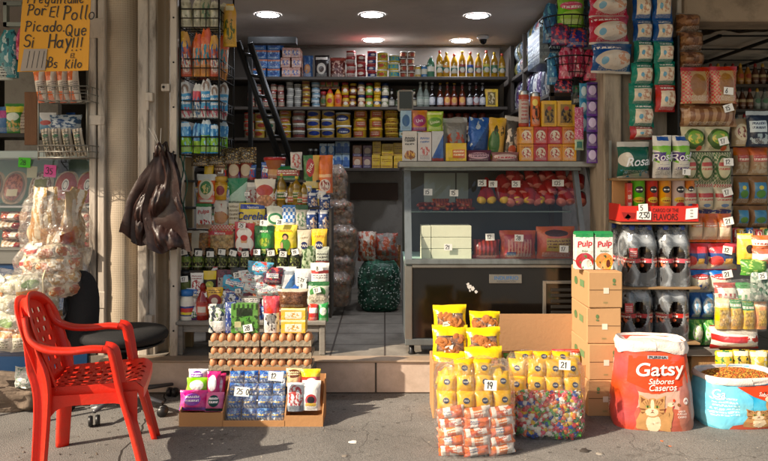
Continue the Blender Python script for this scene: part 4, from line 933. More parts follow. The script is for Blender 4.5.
# front row on the table
WH = '#e4e2dc'
item('T', (178, 290, 193.5, 321.5), 4.16, pk('#e3dfd4', ('r', .5, .3, .5, .17, '#27408f'), ('r', .5, .31, .4, .1, '#c9302c'), ('r', .5, .24, .4, .04, '#e8d23a')), 'white mayonnaise jar with blue lid at the table corner', 'jar', cap='#2a6fb8', glass=plain('mayo', '#e8e2d2', .3))
item('T', (194.5, 284, 208, 321.5), 4.16, pk('#b3241c', ('r', .5, .3, .5, .12, '#d8503a'), ('r', .5, .31, .3, .08, '#f0e8dc'), wob=.0), 'red ketchup bottle beside the mayonnaise jar', 'bottle', cap='#8d1712', style='sauce', glass=plain('ketchup', '#8e1a10', .15, coat=.5))
item('P', (308, 304, 318, 321), 4.15, pk('#c6282c', ('r', .5, .6, .4, .15, WH)), 'small red packet at the right end of the table', 'packet', d=.05)
item('P', (318, 303, 328, 322), 4.16, pk('#2c9a4a', ('e', .5, .55, .35, .2, '#dfe8d8')), 'small green packet at the very corner of the table', 'packet', d=.05)
item('P', (306, 282, 329, 305), 4.22, pk('#cfd6c0', ('r', .5, .92, .5, .1, '#2c6a34'), ('e', .5, .55, .35, .25, '#3a8a3c'), ('se', .5, .3, .4, .2, '#e8e0c4', 12)), 'pale green bag of grain above the small red packet', 'bag', tg=(317, 290))
rowC = [((178, 292, 190, 320), 4.30, '#1c1c1e', 'dark packet behind the mayonnaise jar'), ]
item('P', (190, 287, 208, 316), 4.30, pk('#d8d4cc', ('ne', .5, .5, .4, .3, '#8c3a34', 9), ('l', .5, .7, .35, .12, '#3a3a3a', 3)), 'white packet with red print behind the ketchup bottle', 'packet')
item('P', (206, 287.5, 222.5, 311), 4.24, pk('#e2b21c', ('e', .5, .42, .42, .28, '#8c1c28'), ('e', .5, .42, .2, .14, '#d8cfc0'), ('l', .5, .8, .4, .08, '#3c1c14', 2)), 'yellow pouch with round maroon badge', 'pouch')
item('P', (220, 291, 243, 313), 4.24, pk('#d9dde0', ('ne', .5, .5, .45, .4, '#27489c', 5), ('n', .5, .5, .5, .5, '#3a3a3c', 7, .6)), 'crumpled white and blue packet in the middle of the rack', 'packet', wr=.12)
item('P', (238, 293, 262, 309), 4.26, pk('#6c1f35', ('r', .5, .6, .4, .2, WH), ('l', .5, .6, .34, .16, '#1a1a1a', 3)), 'maroon flat packet with white label', 'packet')
item('P', (258, 293, 286, 312), 4.27, pk('#2c2c30', ('r', .5, .55, .36, .24, WH), ('l', .5, .55, .3, .2, '#222222', 3)), 'black tray pack with white label beside the maroon packet', 'packet', wr=.1)
item('P', (286, 285, 306, 310), 4.26, pk('#1f5fa8', ('d', .5, .5, .5, .5, '#d8e2ea', -.6), ('r', .5, .2, .4, .1, '#e8a02c')), 'blue and white packet with orange foot', 'packet')
# row D
item('T', (178, 270, 190.5, 296), 4.34, pk('#25262a', ('r', .5, .4, .5, .18, '#5c6b2a')), 'dark jar with tag at the left end of the lower step', 'jar', cap='#15161a', glass=plain('dark_jar', '#1b1c1a', .12), tg=(184.5, 279))
item('P', (190, 273, 203, 296), 4.34, pk(WH, ('ne', .5, .45, .4, .25, '#a3242a', 7), ('l', .5, .78, .4, .1, '#8c1c22', 2)), 'white packet with red picture on the lower step', 'packet')
item('P', (203, 271, 216, 296), 4.33, pk('#d9bd1c', ('r', .5, .45, .5, .2, '#1d1f1c'), ('e', .5, .45, .3, .14, '#9aa23a')), 'yellow and black pouch on the lower step', 'pouch')
item('P', (215, 270, 231, 296), 4.34, pk('#6b2136', ('r', .5, .5, .34, .2, '#a8a29c'), ('n', .5, .5, .5, .5, '#3c1420', 5, .58)), 'maroon pouch beside the yellow and black one', 'pouch')
item('P', (230, 268, 245, 294), 4.34, pk('#222226', ('r', .5, .3, .4, .1, '#6b6f78')), 'black pouch with price tag in the middle of the rack', 'pouch', tg=(237.5, 275))
for i, (bx, c, n_, ry) in enumerate((((218, 276, 248, 291), '#2f9cc4', 'sky blue', 12), ((238, 270, 266, 284), '#d4dadc', 'white', -6), ((246, 262, 272, 276), '#4aa6cc', 'pale blue', 5), ((240, 280, 268, 294), '#c9d6d8', 'silver', 8), ((252, 285, 284, 296), '#b9c4c0', 'grey', -5), ((262, 268, 282, 284), '#5a2a44', 'plum', 4))):
    item('P', bx, 4.27-.01*i, pk(c, ('n', .5, .5, .5, .5, '#c23a30', 5, .57), ('r', .5, .5, .3, .14, WH), ('l', .5, .5, .26, .12, '#23408c', 2), ('n', .5, .5, .5, .5, '#2a6a3c', 4, .63)), '%s crumpled biscuit packet in the loose pile on the rack' % n_, 'biscuit packet', d=.05, wr=.14, ry=ry, group='loose biscuit packets on the rack')
item('P', (276, 267, 296, 298), 4.31, pk('#dcdfe2', ('d', .5, .4, .5, .4, '#2f72b8', -.4), ('r', .5, .8, .4, .06, '#9aa4ac')), 'white and blue bag beside the biscuit packets', 'bag')
item('P', (294, 269, 311, 290), 4.31, pk('#e6e7e8', ('l', .5, .5, .32, .15, '#33415c', 3), ('r', .5, .08, .5, .1, '#3a6ab0')), 'white bag with blue foot on the right of the rack', 'bag', tg=(303, 280))
item('P', (310, 263, 329, 287), 4.31, pk('#e9e7e2', ('r', .5, .62, .45, .07, '#c9302c'), ('l', .5, .4, .4, .1, '#7a7a7a', 2)), 'white bag with red band at the right end of the rack', 'bag', tg=(319, 268))
item('P', (294, 286, 311, 312), 4.29, pk('#2b6cb4', ('e', .5, .5, .4, .22, '#e5e8ea'), ('r', .5, .12, .5, .1, '#d8a52c')), 'blue bag with white oval under the white bag', 'bag', tg=(303, 286))
# row E: dark jars with slanted tags
JG = plain('olive_glass', '#20240e', .12, coat=.6)
for i, px in enumerate((184.5, 197, 209, 221, 232.5, 245, 257, 269, 281.5, 294)):
    item('T', (px-6, 248, px+6, 271), 4.42, pk('#5f7a26' if i in (0, 1) else '#3a4420', ('r', .5, .3, .5, .08, '#1a1c14'), ('n', .5, .35, .5, .2, '#8d9450', 6, .55)), 'dark green jar with slanted price tag, %s from the wooden upright' % words(i+1), 'jar', cap='#16171a', glass=JG, tg=(px+1, 252+(i % 3)), group='dark green jars with slanted tags', ts=.95, rz=(i*37) % 20-10)
item('P', (301, 246, 316, 271), 4.43, pk('#9fae8c', ('n', .5, .5, .5, .5, '#3c5a2c', 5, .52)), 'green and clear herb packet beside the dark jars', 'packet')
item('P', (315, 247, 329, 271), 4.43, pk('#b9c0b0', ('r', .5, .3, .5, .12, '#8c3a2c'), ('l', .5, .6, .4, .2, '#3c3c3c', 3)), 'clear packet with red band at the end of the jar row', 'packet')
# row F: big pouches
CHK = '#c2252b'
item('P', (182, 230, 208, 256.5), 4.48, pk('#8a5a26', ('r', .5, .93, .5, .07, '#c9bfae'), ('s', .5, .48, .5, .4, '#a8702e', 14, '#6e451c'), ('r', .5, .5, .14, .5, '#b9b19c')), 'clear bag of brown pasta at the left end of the pouch row', 'pasta bag')
item('P', (206, 225, 234, 256.5), 4.48, pk('#c8b18a', ('s', .5, .45, .5, .42, '#b88a4c', 12, '#e0c08c'), ('c', .5, .86, .5, .14, CHK, 18), ('c', .06, .5, .08, .5, CHK, 18), ('r', .5, .74, .4, .06, CHK)), 'red checked bag of pasta in the pouch row', 'pasta bag', dec=txt('Mamma', '#f0ece2', .5, .74, .08))
item('P', (234, 222, 254, 256.5), 4.48, pk('#c4262a', ('e', .5, .66, .38, .17, '#e6e3da'), ('e', .5, .35, .45, .26, '#e4e1d6')), 'red and white flour bag with a face in the pouch row', 'flour bag', tg=(242, 225.5), dec=multi(fig([('e', .5, .47, .17, .13, '#d9a57c'), ('e', .5, .54, .19, .09, '#c9302c'), ('e', .5, .3, .24, .1, '#e9e6df')]), txt('Blanca', '#b3202a', .5, .22, .09, shear=.2, bold=.03)))
item('P', (254, 226, 274, 256), 4.48, pk('#22793a', ('e', .5, .52, .36, .26, '#3f9c3a'), ('e', .5, .46, .24, .15, '#b8c93c'), ('ne', .5, .46, .24, .15, '#5c8c2c', 7), ('r', .5, .16, .42, .07, '#c7d84a')), 'green bag with yellow fruit picture in the pouch row', 'bag', tg=(264, 223), dec=multi(txt('MASA', '#e8efd8', .5, .82, .08), txt('VALLE', '#174c24', .5, .16, .08, bold=.03)))
item('P', (273, 225, 297, 255), 4.48, pk('#e0cb24', ('r', .5, .86, .4, .06, '#d8c83a')), 'yellow bag printed with a woman in green', 'flour bag', tg=(280, 222), dec=multi(fig([('e', .5, .35, .22, .2, '#4c8c34'), ('e', .5, .62, .13, .1, '#2a1a14'), ('e', .5, .58, .085, .075, '#d8a078'), ('e', .36, .3, .05, .13, '#d8a078')]), txt('Santa lucia', '#b8401c', .5, .82, .075, bold=.02, shear=.2), txt('arroz', '#2c6a28', .74, .12, .06)))
def badge(s_): return multi(fig([('e', .5, .4, .26, .15, '#1d2a5c')]), txt(s_, '#e8e4d8', .5, .4, .11, bold=.05))
item('P', (297, 230, 311, 256), 4.48, pk('#ddd3b8', ('r', .5, .9, .5, .1, '#cbbfa4'), ('l', .5, .72, .3, .06, '#8c7a5c', 1)), 'cream flour bag with dark blue round badge', 'flour bag', dec=badge('PAN'))
item('P', (311, 229, 327, 256), 4.48, pk('#e9b914', ('r', .5, .1, .5, .1, '#e0d9c4'), ('l', .5, .76, .3, .08, '#a8741c', 1)), 'yellow flour bag with dark blue round badge at the row end', 'flour bag', dec=badge('PAN'))
# row G
item('P', (195, 174, 216, 204), 4.60, pk('#d2521c', ('r', .5, .9, .5, .12, '#d9d5cb'), ('e', .5, .5, .36, .34, '#d9d0b4'), ('e', .5, .54, .26, .22, '#3a7c3c'), ('ne', .5, .5, .2, .16, '#d8c86a', 8), ('r', .5, .1, .3, .04, '#e9e0cc')), 'orange bag with white top and oval green picture', 'bag', d=.09)
item('B', (196, 203.5, 211, 229), 4.58, pk('#d9d8d0', ('r', .5, .95, .5, .08, '#2c7a3c'), ('ne', .5, .2, .45, .18, '#b3202a', 6), ('r', .5, .1, .5, .08, '#a8876a')), 'white juice carton with red lettering under the orange bag', 'juice carton', dec=txt('Pulpa', '#bf1f2c', .5, .66, .2, bold=.03, rot=8, shear=.2))
item('P', (211, 197, 229, 229), 4.58, pk('#d8cfbf', ('e', .5, .35, .4, .2, '#c08a5a'), ('r', .5, .05, .5, .05, '#8c1c22'), ('n', .5, .5, .4, .4, '#b3342c', 6, .64)), 'white bag of noodles with dark red foot', 'bag', d=.09)
item('T', (213, 176, 227, 200), 4.62, pk('#d8a61c', ('e', .5, .4, .3, .2, '#8c1c1c'), wob=0), 'round yellow jar behind the white noodle bag', 'jar', cap='#c9a040', glass=plain('mustard', '#b98a1c', .2))
item('P', (227, 178, 247, 207), 4.66, pk('#1e7a4a', ('d', .5, .6, .5, .4, '#a8c8b4', -.7), ('r', .5, .12, .5, .08, '#14502e')), 'green wafer bag in the upper rows', 'bag')
item('P', (228, 203, 239, 229), 4.60, pk('#c9bfa6', ('l', .5, .6, .4, .3, '#6c5c40', 4), ('r', .5, .1, .5, .1, '#c9a22c')), 'narrow beige packet beside the yellow cereal bag', 'packet')
def cere(m, f, a): txt('Cerelac', '#1d3c8c', .52, .5, .3, bold=.04, shear=.15)(m, f, a); txt('Nestum', '#f0efe6', .55, .84, .1)(m, f, a)
item('P', (238, 203, 265, 229), 4.55, pk('#dcc43c', ('e', .5, .2, .5, .2, '#e9e2c4'), ('r', .5, .86, .4, .09, '#27489c'), ('ne', .6, .15, .3, .14, '#c08a3c', 6)), 'yellow cereal bag with big blue lettering', 'cereal bag', dec=cere)
item('P', (245, 181, 264, 207), 4.67, pk('#9c9a94', ('ne', .5, .4, .4, .3, '#7c2a26', 6), ('r', .5, .85, .4, .08, '#c9c4ba')), 'silver bag with dark red picture', 'bag')
item('P', (254, 179, 275, 208), 4.63, pk('#cfc7b6', ('e', .5, .6, .4, .2, '#a8342c'), ('se', .5, .25, .4, .2, '#c98c5a', 9)), 'white and red biscuit bag beside the oil bottles', 'bag')
OIL = plain('golden_oil', '#8f7018', .08, trans=.25, coat=.5)
for i, (px, y0, y1, c) in enumerate(((271, 178, 209, '#cfc6a4'), (281, 173, 207, '#d8b02c'), (291, 180, 209, '#8c7a1c'), (299, 185, 209, '#c23a24'), (304, 180, 209, '#c8c0a8'), (296, 176, 205, '#b9a22c'))):
    item('T', (px-5, y0, px+5, y1), 4.66-.02*(i % 2), pk(c, ('r', .5, .35, .5, .1, '#3a6a2c' if i % 2 else '#b8402c'), ('l', .5, .35, .4, .1, '#e0d8c0', 2), wob=0), ['golden oil bottle with cream label beside the biscuit bag', 'tall oil bottle with yellow label on the rack', 'oil bottle with olive label on the rack', 'small oil bottle with red label on the rack', 'oil bottle with grey label beside the navy packs', 'oil bottle behind the others on the rack'][i], 'oil bottle', cap='#c9b43c' if i % 2 else '#e0ddd2', style='oil', glass=OIL, group='oil bottles on the stepped rack')
item('P', (266, 206, 284, 229), 4.58, pk('#cfd2c0', ('e', .5, .45, .4, .25, '#2c7c4c'), ('e', .5, .45, .28, .15, '#dcdfd0')), 'white bag with green oval below the oil bottles', 'bag')
item('P', (281, 205, 297, 229), 4.58, pk('#2f74bc', ('c', .5, .6, .5, .3, '#d8dfe4', 7), ('r', .5, .15, .5, .12, '#d9d6c8')), 'blue and white checked bag below the oil bottles', 'bag')
item('P', (295, 205, 308, 229), 4.58, pk('#b9b7a8', ('r', .5, .9, .5, .1, '#2c5a34'), ('ne', .5, .4, .4, .3, '#5c7c5c', 6)), 'grey green packet beside the navy packs', 'packet')
NAVY = pk('#163a78', ('n', .5, .5, .5, .5, '#e0e2e2', 4, .57), ('r', .5, .75, .3, .08, '#d8dbe0'), ('ne', .7, .3, .25, .25, '#c9a88c', 5))
for i, (bx, l_) in enumerate((((306, 190, 318, 207), 'upper left'), ((318, 195, 330, 209), 'upper right'), ((304, 207, 318, 230), 'lower left'), ((317, 206, 330, 230), 'lower right'))):
    item('P', bx, 4.58-.01*i, NAVY, 'navy blue and white milk powder pack, %s of the four beside the oil bottles' % l_, 'milk powder pack', group='navy milk powder packs', d=.07)
# row H
item('K', (213, 158, 226, 178), 4.76, pk('#6c4a34', ('l', .5, .5, .5, .2, '#c9b090', 2), wob=0), 'brown tin behind the orange bag', 'tin')
for i, px in enumerate((228, 240)):
    item('K', (px-1, 160, px+11.5, 180), 4.76, pk('#8c3a2c', ('e', .5, .5, .4, .3, '#cfc0a4'), wob=0), ['green lidded tin over the green wafer bag', 'green lidded tin beside the red tub'][i], 'tin', lid=plain('green_lid', '#1f5c34', .4), group='green lidded tins on the top step')
item('K', (262, 157, 284, 179), 4.76, pk('#9c5a34', ('r', .5, .3, .5, .14, '#cfa070'), wob=0), 'round tub with bright red lid on the top step', 'tub', lid=plain('red_lid', '#a8201c', .35))
item('P', (274, 166, 300, 181), 4.74, pk('#1f6a3a', ('r', .5, .55, .4, .2, '#a33a2c'), ('l', .5, .55, .36, .16, '#dcd6c4', 2)), 'green packet with red band on the top step', 'packet')
item('P', (290, 152, 302, 170), 4.78, pk('#cfc8c0', ('ne', .5, .5, .4, .4, '#b8504c', 5)), 'white packet with pink print at the top of the rack', 'packet')
item('P', (303, 155, 319, 188), 4.72, pk('#2f6b2c', ('r', .8, .5, .2, .5, '#d8a52c'), ('e', .45, .62, .26, .28, '#b3202a'), ('r', .5, .1, .5, .1, '#c8b44c')), 'green and yellow bag with tall red oval at the rack top', 'bag', dec=txt('Ritz', '#e9e2d2', .45, .62, .13, rot=70, shear=.2))
item('P', (317, 155, 332.5, 193), 4.70, pk('#d8691c', ('e', .5, .2, .35, .16, '#d9d2c6'), ('r', .5, .45, .4, .04, '#f0c08c'), ('ne', .5, .2, .3, .14, '#8c2a24', 7)), 'tall orange bag at the top right corner of the rack', 'bag', d=.08)
# small packets tucked in between the rows
rnd = random.Random(31)
FC = [('white', '#dcdad4'), ('red', '#b8282c'), ('green', '#2c7a3c'), ('yellow', '#d8b01c'), ('blue', '#2460a8'), ('brown', '#7c5030'), ('silver', '#a8acb0'), ('orange', '#d06a24'), ('purple', '#5c2c6c')]
seen = {}
def tuck(n, xa, xb, yb0, yb1, Y, hh, where):
    for i in range(n):
        ka = rnd.randrange(9); nm, c = FC[ka]; c2 = FC[(ka+1+rnd.randrange(8)) % 9]; px = xa+(xb-xa)*(i+.5)/n+rnd.uniform(-2, 2); yb = rnd.uniform(yb0, yb1); w_ = rnd.uniform(7, 12); h_ = hh*rnd.uniform(.8, 1.2)
        item('P', (px-w_/2, yb-h_, px+w_/2, yb), Y+rnd.uniform(-.01, .01), pk(c, ('r', .5, rnd.choice((.2, .8)), .5, .14, c2[1]), ('ne', .5, .5, .35, .25, FC[rnd.randrange(9)][1], 6), ('l', .5, .82, .4, .07, '#e8e4dc', 1)), 'small %s and %s packet %s, %s from the post' % (nm, c2[0], where, words(i+1)), 'packet', d=.03, wr=.12, ry=rnd.uniform(-14, 14), group='small packets tucked into the rack', tg=(px, yb-h_*.6) if i % 3 == 1 else None, ts=.7)
tuck(11, 190, 306, 322, 323, 4.22, 17, 'on the table edge')
tuck(11, 184, 322, 301, 306, 4.28, 16, 'above the table')
tuck(10, 182, 300, 288, 291, 4.40, 18, 'under the dark jars')
tuck(12, 196, 330, 226, 229, 4.68, 14, 'behind the big pouches')
tuck(11, 196, 326, 203, 207, 4.70, 18, 'beside the oil bottles')
tuck(9, 200, 330, 180, 184, 4.80, 20, 'on the top step')
# eggs and trays
EGG = plain('brown_eggshell', '#c68a60', .45, var=.1, vscale=9); TRAY = plain('egg_tray_pulp', '#a39680', .95, bump=.5, bscale=60, var=.1)
eg = MB(); eg.lathe([(0, 0), (.010, .002), (.017, .008), (.0212, .020), (.0205, .032), (.016, .044), (.009, .0515), (0, .054)], EGG, 16, cap=False); egm = eg.mesh('egg')
pit = .0455; Ye = 3.90
def tray_mesh(n, mz):
    m = MB(); W_ = n*pit
    def tf(u, v):
        x = (u-.5)*W_; y = v*4*pit
        return (x, y, .014-.013*math.cos(2*math.pi*u*n)*1.0*-1*-1 + .012*math.cos(2*math.pi*v*4)*-1)
    m.grid(lambda u, v: (lambda p: (p[0], p[1], .018-.014*math.sin(math.pi*u*n)**2*math.sin(math.pi*v*4)**2*1.2+.0 ))(tf(u, v)), n*6, 24, mz)
    # zigzag front lip
    m.grid(lambda u, v: ((u-.5)*W_, -.001-.004*v, .018+.012*abs(math.cos(math.pi*u*n))*v - .022*(1-v)), n*8, 3, mz)
    m.grid(lambda u, v: (-W_/2-.002, v*4*pit, .018-.02*u), 1, 4, mz); m.grid(lambda u, v: (W_/2+.002, v*4*pit, .018-.02*u), 1, 4, mz)
    return m
t6 = tray_mesh(6, TRAY).mesh('egg_tray'); EC = X(260, Ye)
base = MB(); 
zb = Z(370, Ye); lay = .066
b = MB(); b.box(EC-.29, Ye+.02, 0, EC+.29, Ye+.18, zb-.003, plain('plastic_crate', '#55504c', .6, bump=.1, dirt=.3), ch=.006)
tag(obj('crate', b), 'dark crate carrying the stacked egg trays', 'crate')
rnd = random.Random(4)
LN = ['bottom', 'middle', 'top']
for L in range(3):
    for sd in (0, 1):
        cx = EC + (-3*pit-.003 if sd == 0 else 3*pit+.003) + rnd.uniform(-.003, .003)
        thing('egg_tray', t6, 'grey pulp egg tray, %s layer, %s' % (LN[L], 'side nearer the office chair' if sd == 0 else 'side nearer the shop floor'), 'egg tray', (cx, Ye, zb+L*lay), (0, 0, R(rnd.uniform(-.6, .6))), group='stacked egg trays')
        for r_ in range(2 if L == 2 else 2):
            for k in range(6):
                if L < 2 and r_ == 1 and 0 < k < 5 and not (sd == 1 and k == 5) : continue
                n_ = k+1+6*sd
                o = thing('egg', egm, 'brown egg in the %s layer, %s row, %s from the office chair side' % (LN[L], 'front' if r_ == 0 else 'second', words(n_)), 'egg', (cx+(k-2.5)*pit, Ye+pit*(.5+r_), zb+L*lay+.009), (R(rnd.uniform(-6, 6)), R(rnd.uniform(-6, 6)), R(rnd.uniform(0, 360))), group='brown eggs in the trays')
ET = zb+3*lay-.004
# things standing on the eggs
def on_eggs(kind, x0, y0, x1, mat, label, cat, **k):
    y1 = 175+(HC-ET)*720/(Ye+.02); return item(kind, (x0, y0, x1, y1), Ye+.03, mat, label, cat, **k)
on_eggs('P', 207, 305, 228, pk('#b9bcb8', ('n', .5, .5, .5, .5, '#1f2d3a', 5, .5), ('n', .5, .5, .5, .5, '#5a7a3c', 7, .6), ('r', .6, .25, .3, .18, '#e4e4e0')), 'silver and dark pouch standing on the eggs', 'pouch', d=.06, wr=.1)
on_eggs('P', 224, 303, 235, pk('#27408a', ('n', .5, .5, .5, .5, '#b9c0c8', 6, .58)), 'dark blue pouch behind the silver pouch on the eggs', 'pouch', d=.05)
on_eggs('B', 231, 304, 258, pk('#5a9638', ('r', .5, .72, .3, .14, '#22301c'), ('n', .5, .3, .5, .3, '#2c4a20', 5, .52), ('r', .25, .3, .12, .1, '#c9c48c'), ('v', .5, .9, .5, .1, '#2c4a20', 6)), 'green tea box standing on the eggs', 'box', d=.05, tg=(248, 328), ts=1.1)
on_eggs('P', 262, 297, 279, pk('#dedbd4', ('r', .5, .78, .5, .24, '#c42430'), ('e', .5, .4, .3, .14, '#8d8a86'), ('ne', .5, .3, .4, .25, '#3c3a3c', 6, .55)), 'red and white bag standing on the eggs', 'bag', d=.07)
ty1 = 175+(HC-ET)*720/(Ye+.02)
for i, (a_, b__) in enumerate(((320, ty1), (308.5, 320))):
    item('B', (281, a_, 305.5, b__), Ye+.03, pk('#e0b51c', ('r', .5, .4, .34, .3, '#e9e2c8'), ('r', .5, .92, .5, .07, '#f0e9b4'), ('ne', .5, .4, .25, .2, '#c9901c', 7)), ['yellow margarine tub, lower one on the eggs', 'yellow margarine tub, upper one on the eggs'][i], 'margarine tub', d=.1, group='yellow margarine tubs on the eggs')
item('P', (276, 290.5, 307, 309), Ye+.02, pk('#7c4f30', ('s', .5, .4, .5, .5, '#8c5a34', 22, '#4c2c18'), ('r', .5, .95, .5, .1, '#c9bba4')), 'clear bag of brown grain lying on the margarine tubs', 'bag', d=.12, wr=.1)
# ------------------------------------------------ three open boxes on the ground
CARD = plain('cardboard', '#b58557', .85, bump=.15, bscale=50, var=.1, vscale=4, dirt=.12, dirtcol='#6a4426')
CARDI = plain('cardboard_inside', '#b58d66', .85, bump=.15, bscale=50, var=.08, vscale=4)
def open_box(name, x0, x1, y0, d_, h_, label, back=0.0, tilt=0, side=0.0, t=.005, hl=None, hr=None, mat=None):
    """x0,x1,y0 world; front height h_, back height h_+back"""
    M_ = mat or CARD; w_ = x1-x0; P_ = []
    def wl(pts, nm):
        m = MB(); m.add(pts, [(0, 1, 2, 3)], M_, False); q = MB()
        a = V(pts[1])-V(pts[0]); b_ = V(pts[3])-V(pts[0]); n_ = a.cross(b_).normalized()*t
        q.add([tuple(V(p)+n_*.5) for p in pts]+[tuple(V(p)-n_*.5) for p in pts], [(0,1,2,3),(7,6,5,4),(0,4,5,1),(1,5,6,2),(2,6,7,3),(3,7,4,0)], M_, False); P_.append((nm, q))
    zb_ = h_+back; hl = hl or h_; hr = hr or h_
    wl([(-w_/2, 0, .002), (w_/2, 0, .002), (w_/2, 0, h_), (-w_/2, 0, h_)], 'front_panel')
    wl([(-w_/2, d_, .002), (w_/2, d_, .002), (w_/2, d_, zb_), (-w_/2, d_, zb_)], 'back_panel')
    wl([(-w_/2+.003, .003, .002), (-w_/2+.003, d_-.003, .002), (-w_/2+.003, d_-.003, zb_), (-w_/2+.003, .003, hl)], 'side_panel')
    wl([(w_/2-.003, .003, .002), (w_/2-.003, d_-.003, .002), (w_/2-.003, d_-.003, zb_), (w_/2-.003, .003, hr)], 'side_panel')
    wl([(-w_/2+.003, .003, .004), (w_/2-.003, .003, .004), (w_/2-.003, d_-.003, .004), (-w_/2+.003, d_-.003, .004)], 'bottom_panel')
    return thing(name, None, label, 'box', ((x0+x1)/2, y0, 0), (0, 0, tilt), parts=tuple(P_))
Yb = 3.68
open_box('cardboard_box', X(179, Yb), X(223, Yb), Yb, .2, .075, 'open cardboard box of pink wipes on the pavement', back=.13)
Yq = Yb
wipes = [((177, 393, 205, 413), '#d82f8c', '#8c4ab8', 0, 'pink wipes pack at the lower left of its box'), ((203, 395, 222, 414), '#d96aa0', '#1d4a4c', .0, 'pink wipes pack with dark green band'), ((184, 380, 207, 397), '#8fd01c', '#e8e4e0', .05, 'lime green and white wipes pack in the box of wipes'),
         ((186, 371, 206, 385), '#e6e4e6', '#7a3aa8', .1, 'white and purple pack on top of the wipes'), ((204, 374, 218, 400), '#d8207c', '#f0e6ec', .06, 'tall magenta wipes pack with white oval'), ((214, 376, 223.5, 402), '#c41f66', '#f0a8c8', .09, 'magenta wipes pack at the right edge of its box')]
for bx, c1, c2, dy, lb in wipes:
    item('P', bx, Yb+.012+dy, pk(c1, ('e', .5, .55, .3, .3, c2), ('l', .5, .55, .24, .18, '#f4f0f4', 2), ('r', .5, .1, .5, .07, c2), rough=.2), lb, 'wipes pack', d=.07, wr=.06, sit=0, rx=-14, group='wipes packs in the open box')
open_box('cardboard_box', X(222.5, Yb), X(285, Yb), Yb, .2, .035, 'low cardboard tray of blue napkin packs on the pavement', back=.22)
BLU = pk('#1b66b8', ('n', .5, .5, .5, .5, '#8fc0e6', 5, .58), ('l', .5, .6, .4, .14, '#e8c83a', 1), ('v', .5, .15, .5, .14, '#e4eaee', 5), ('n', .5, .5, .5, .5, '#0f3f8c', 3, .6), rough=.18, bump=.7)
zr = [.012, .069, .126, .183]
for r_ in range(4):
    for k in range(4):
        W_ = (X(284, Yb)-X(223.5, Yb))/4
        thing('napkin_pack', pouch(W_*1.0, .064, .1, BLU, sit=0, seed=(r_*4+k) % 5, wr=.05), 'blue napkin pack, %s row from the ground, %s from the wipes' % (words(r_+1), words(k+1)), 'napkin pack', (X(223.5, Yb)+W_*(k+.5), Yb+.065+.028*r_, zr[r_]), (R(-12), R((k*5+r_*3) % 7-3), 0), group='blue napkin packs in the low tray')
m = MB(); fw = X(283, Yb)-X(224.5, Yb)
m.grid(lambda u, v: (fw*(u-.5), -.052+.1*v+.006*noise.noise(Vector((u*7, v*7, 3))), .01+.23*v), 14, 14, FILM)
o = thing('plastic_sheet', m, 'clear plastic sheet over the blue napkin packs', 'plastic sheet', (X(253.7, Yb), Yb+.055, 0))
for (px, py, dy, lb) in ((243, 390, .035, 'white price card on the blue napkin packs'), (276, 376, .06, 'small white price card at the top right of the napkin packs')):
    thing('price_card', price(.075, .045, '25 00' if px < 250 else '12', 3), lb, 'price card', (X(px, Yb), Yb-.055+dy-.01, Z(py, Yb)), (R(-20), R(4), 0))
open_box('cardboard_box', X(284.5, Yb), X(323, Yb), Yb, .2, .06, 'open cardboard box of assorted bags on the pavement', back=.16)
for bx, mt, dy, lb in (((286, 385, 303, 413), pk('#c3c7cc', ('ne', .5, .5, .45, .4, '#a33238', 7), ('r', .5, .1, .5, .1, '#7c8694')), .0, 'silver bag with red print in the box of assorted bags'),
                   ((301, 383, 320, 412), pk('#e5e3df', ('e', .5, .35, .3, .2, '#a82430'), ('e', .5, .35, .2, .13, '#2a2028'), ('r', .5, .2, .28, .05, '#d8b02c')), .01, 'white bag with red and black emblem in the box of assorted bags'),
                   ((300, 371, 320, 390), pk('#d6252b', ('r', .5, .8, .5, .2, '#e8c81c'), ('e', .55, .35, .25, .2, '#f0ece4'), ('r', .5, .06, .5, .06, '#2c7a3c')), .07, 'red and yellow bag at the top of the box'),
                   ((285, 370, 301, 388), pk('#d4b98c', ('e', .5, .7, .45, .22, '#5c2a1c'), ('l', .5, .7, .4, .12, '#e8d8a8', 2)), .08, 'tan bag with brown oval behind the silver bag')):
    item('P', bx, Yb+.012+dy, mt, lb, 'bag', d=.06, wr=.07, rx=-10)

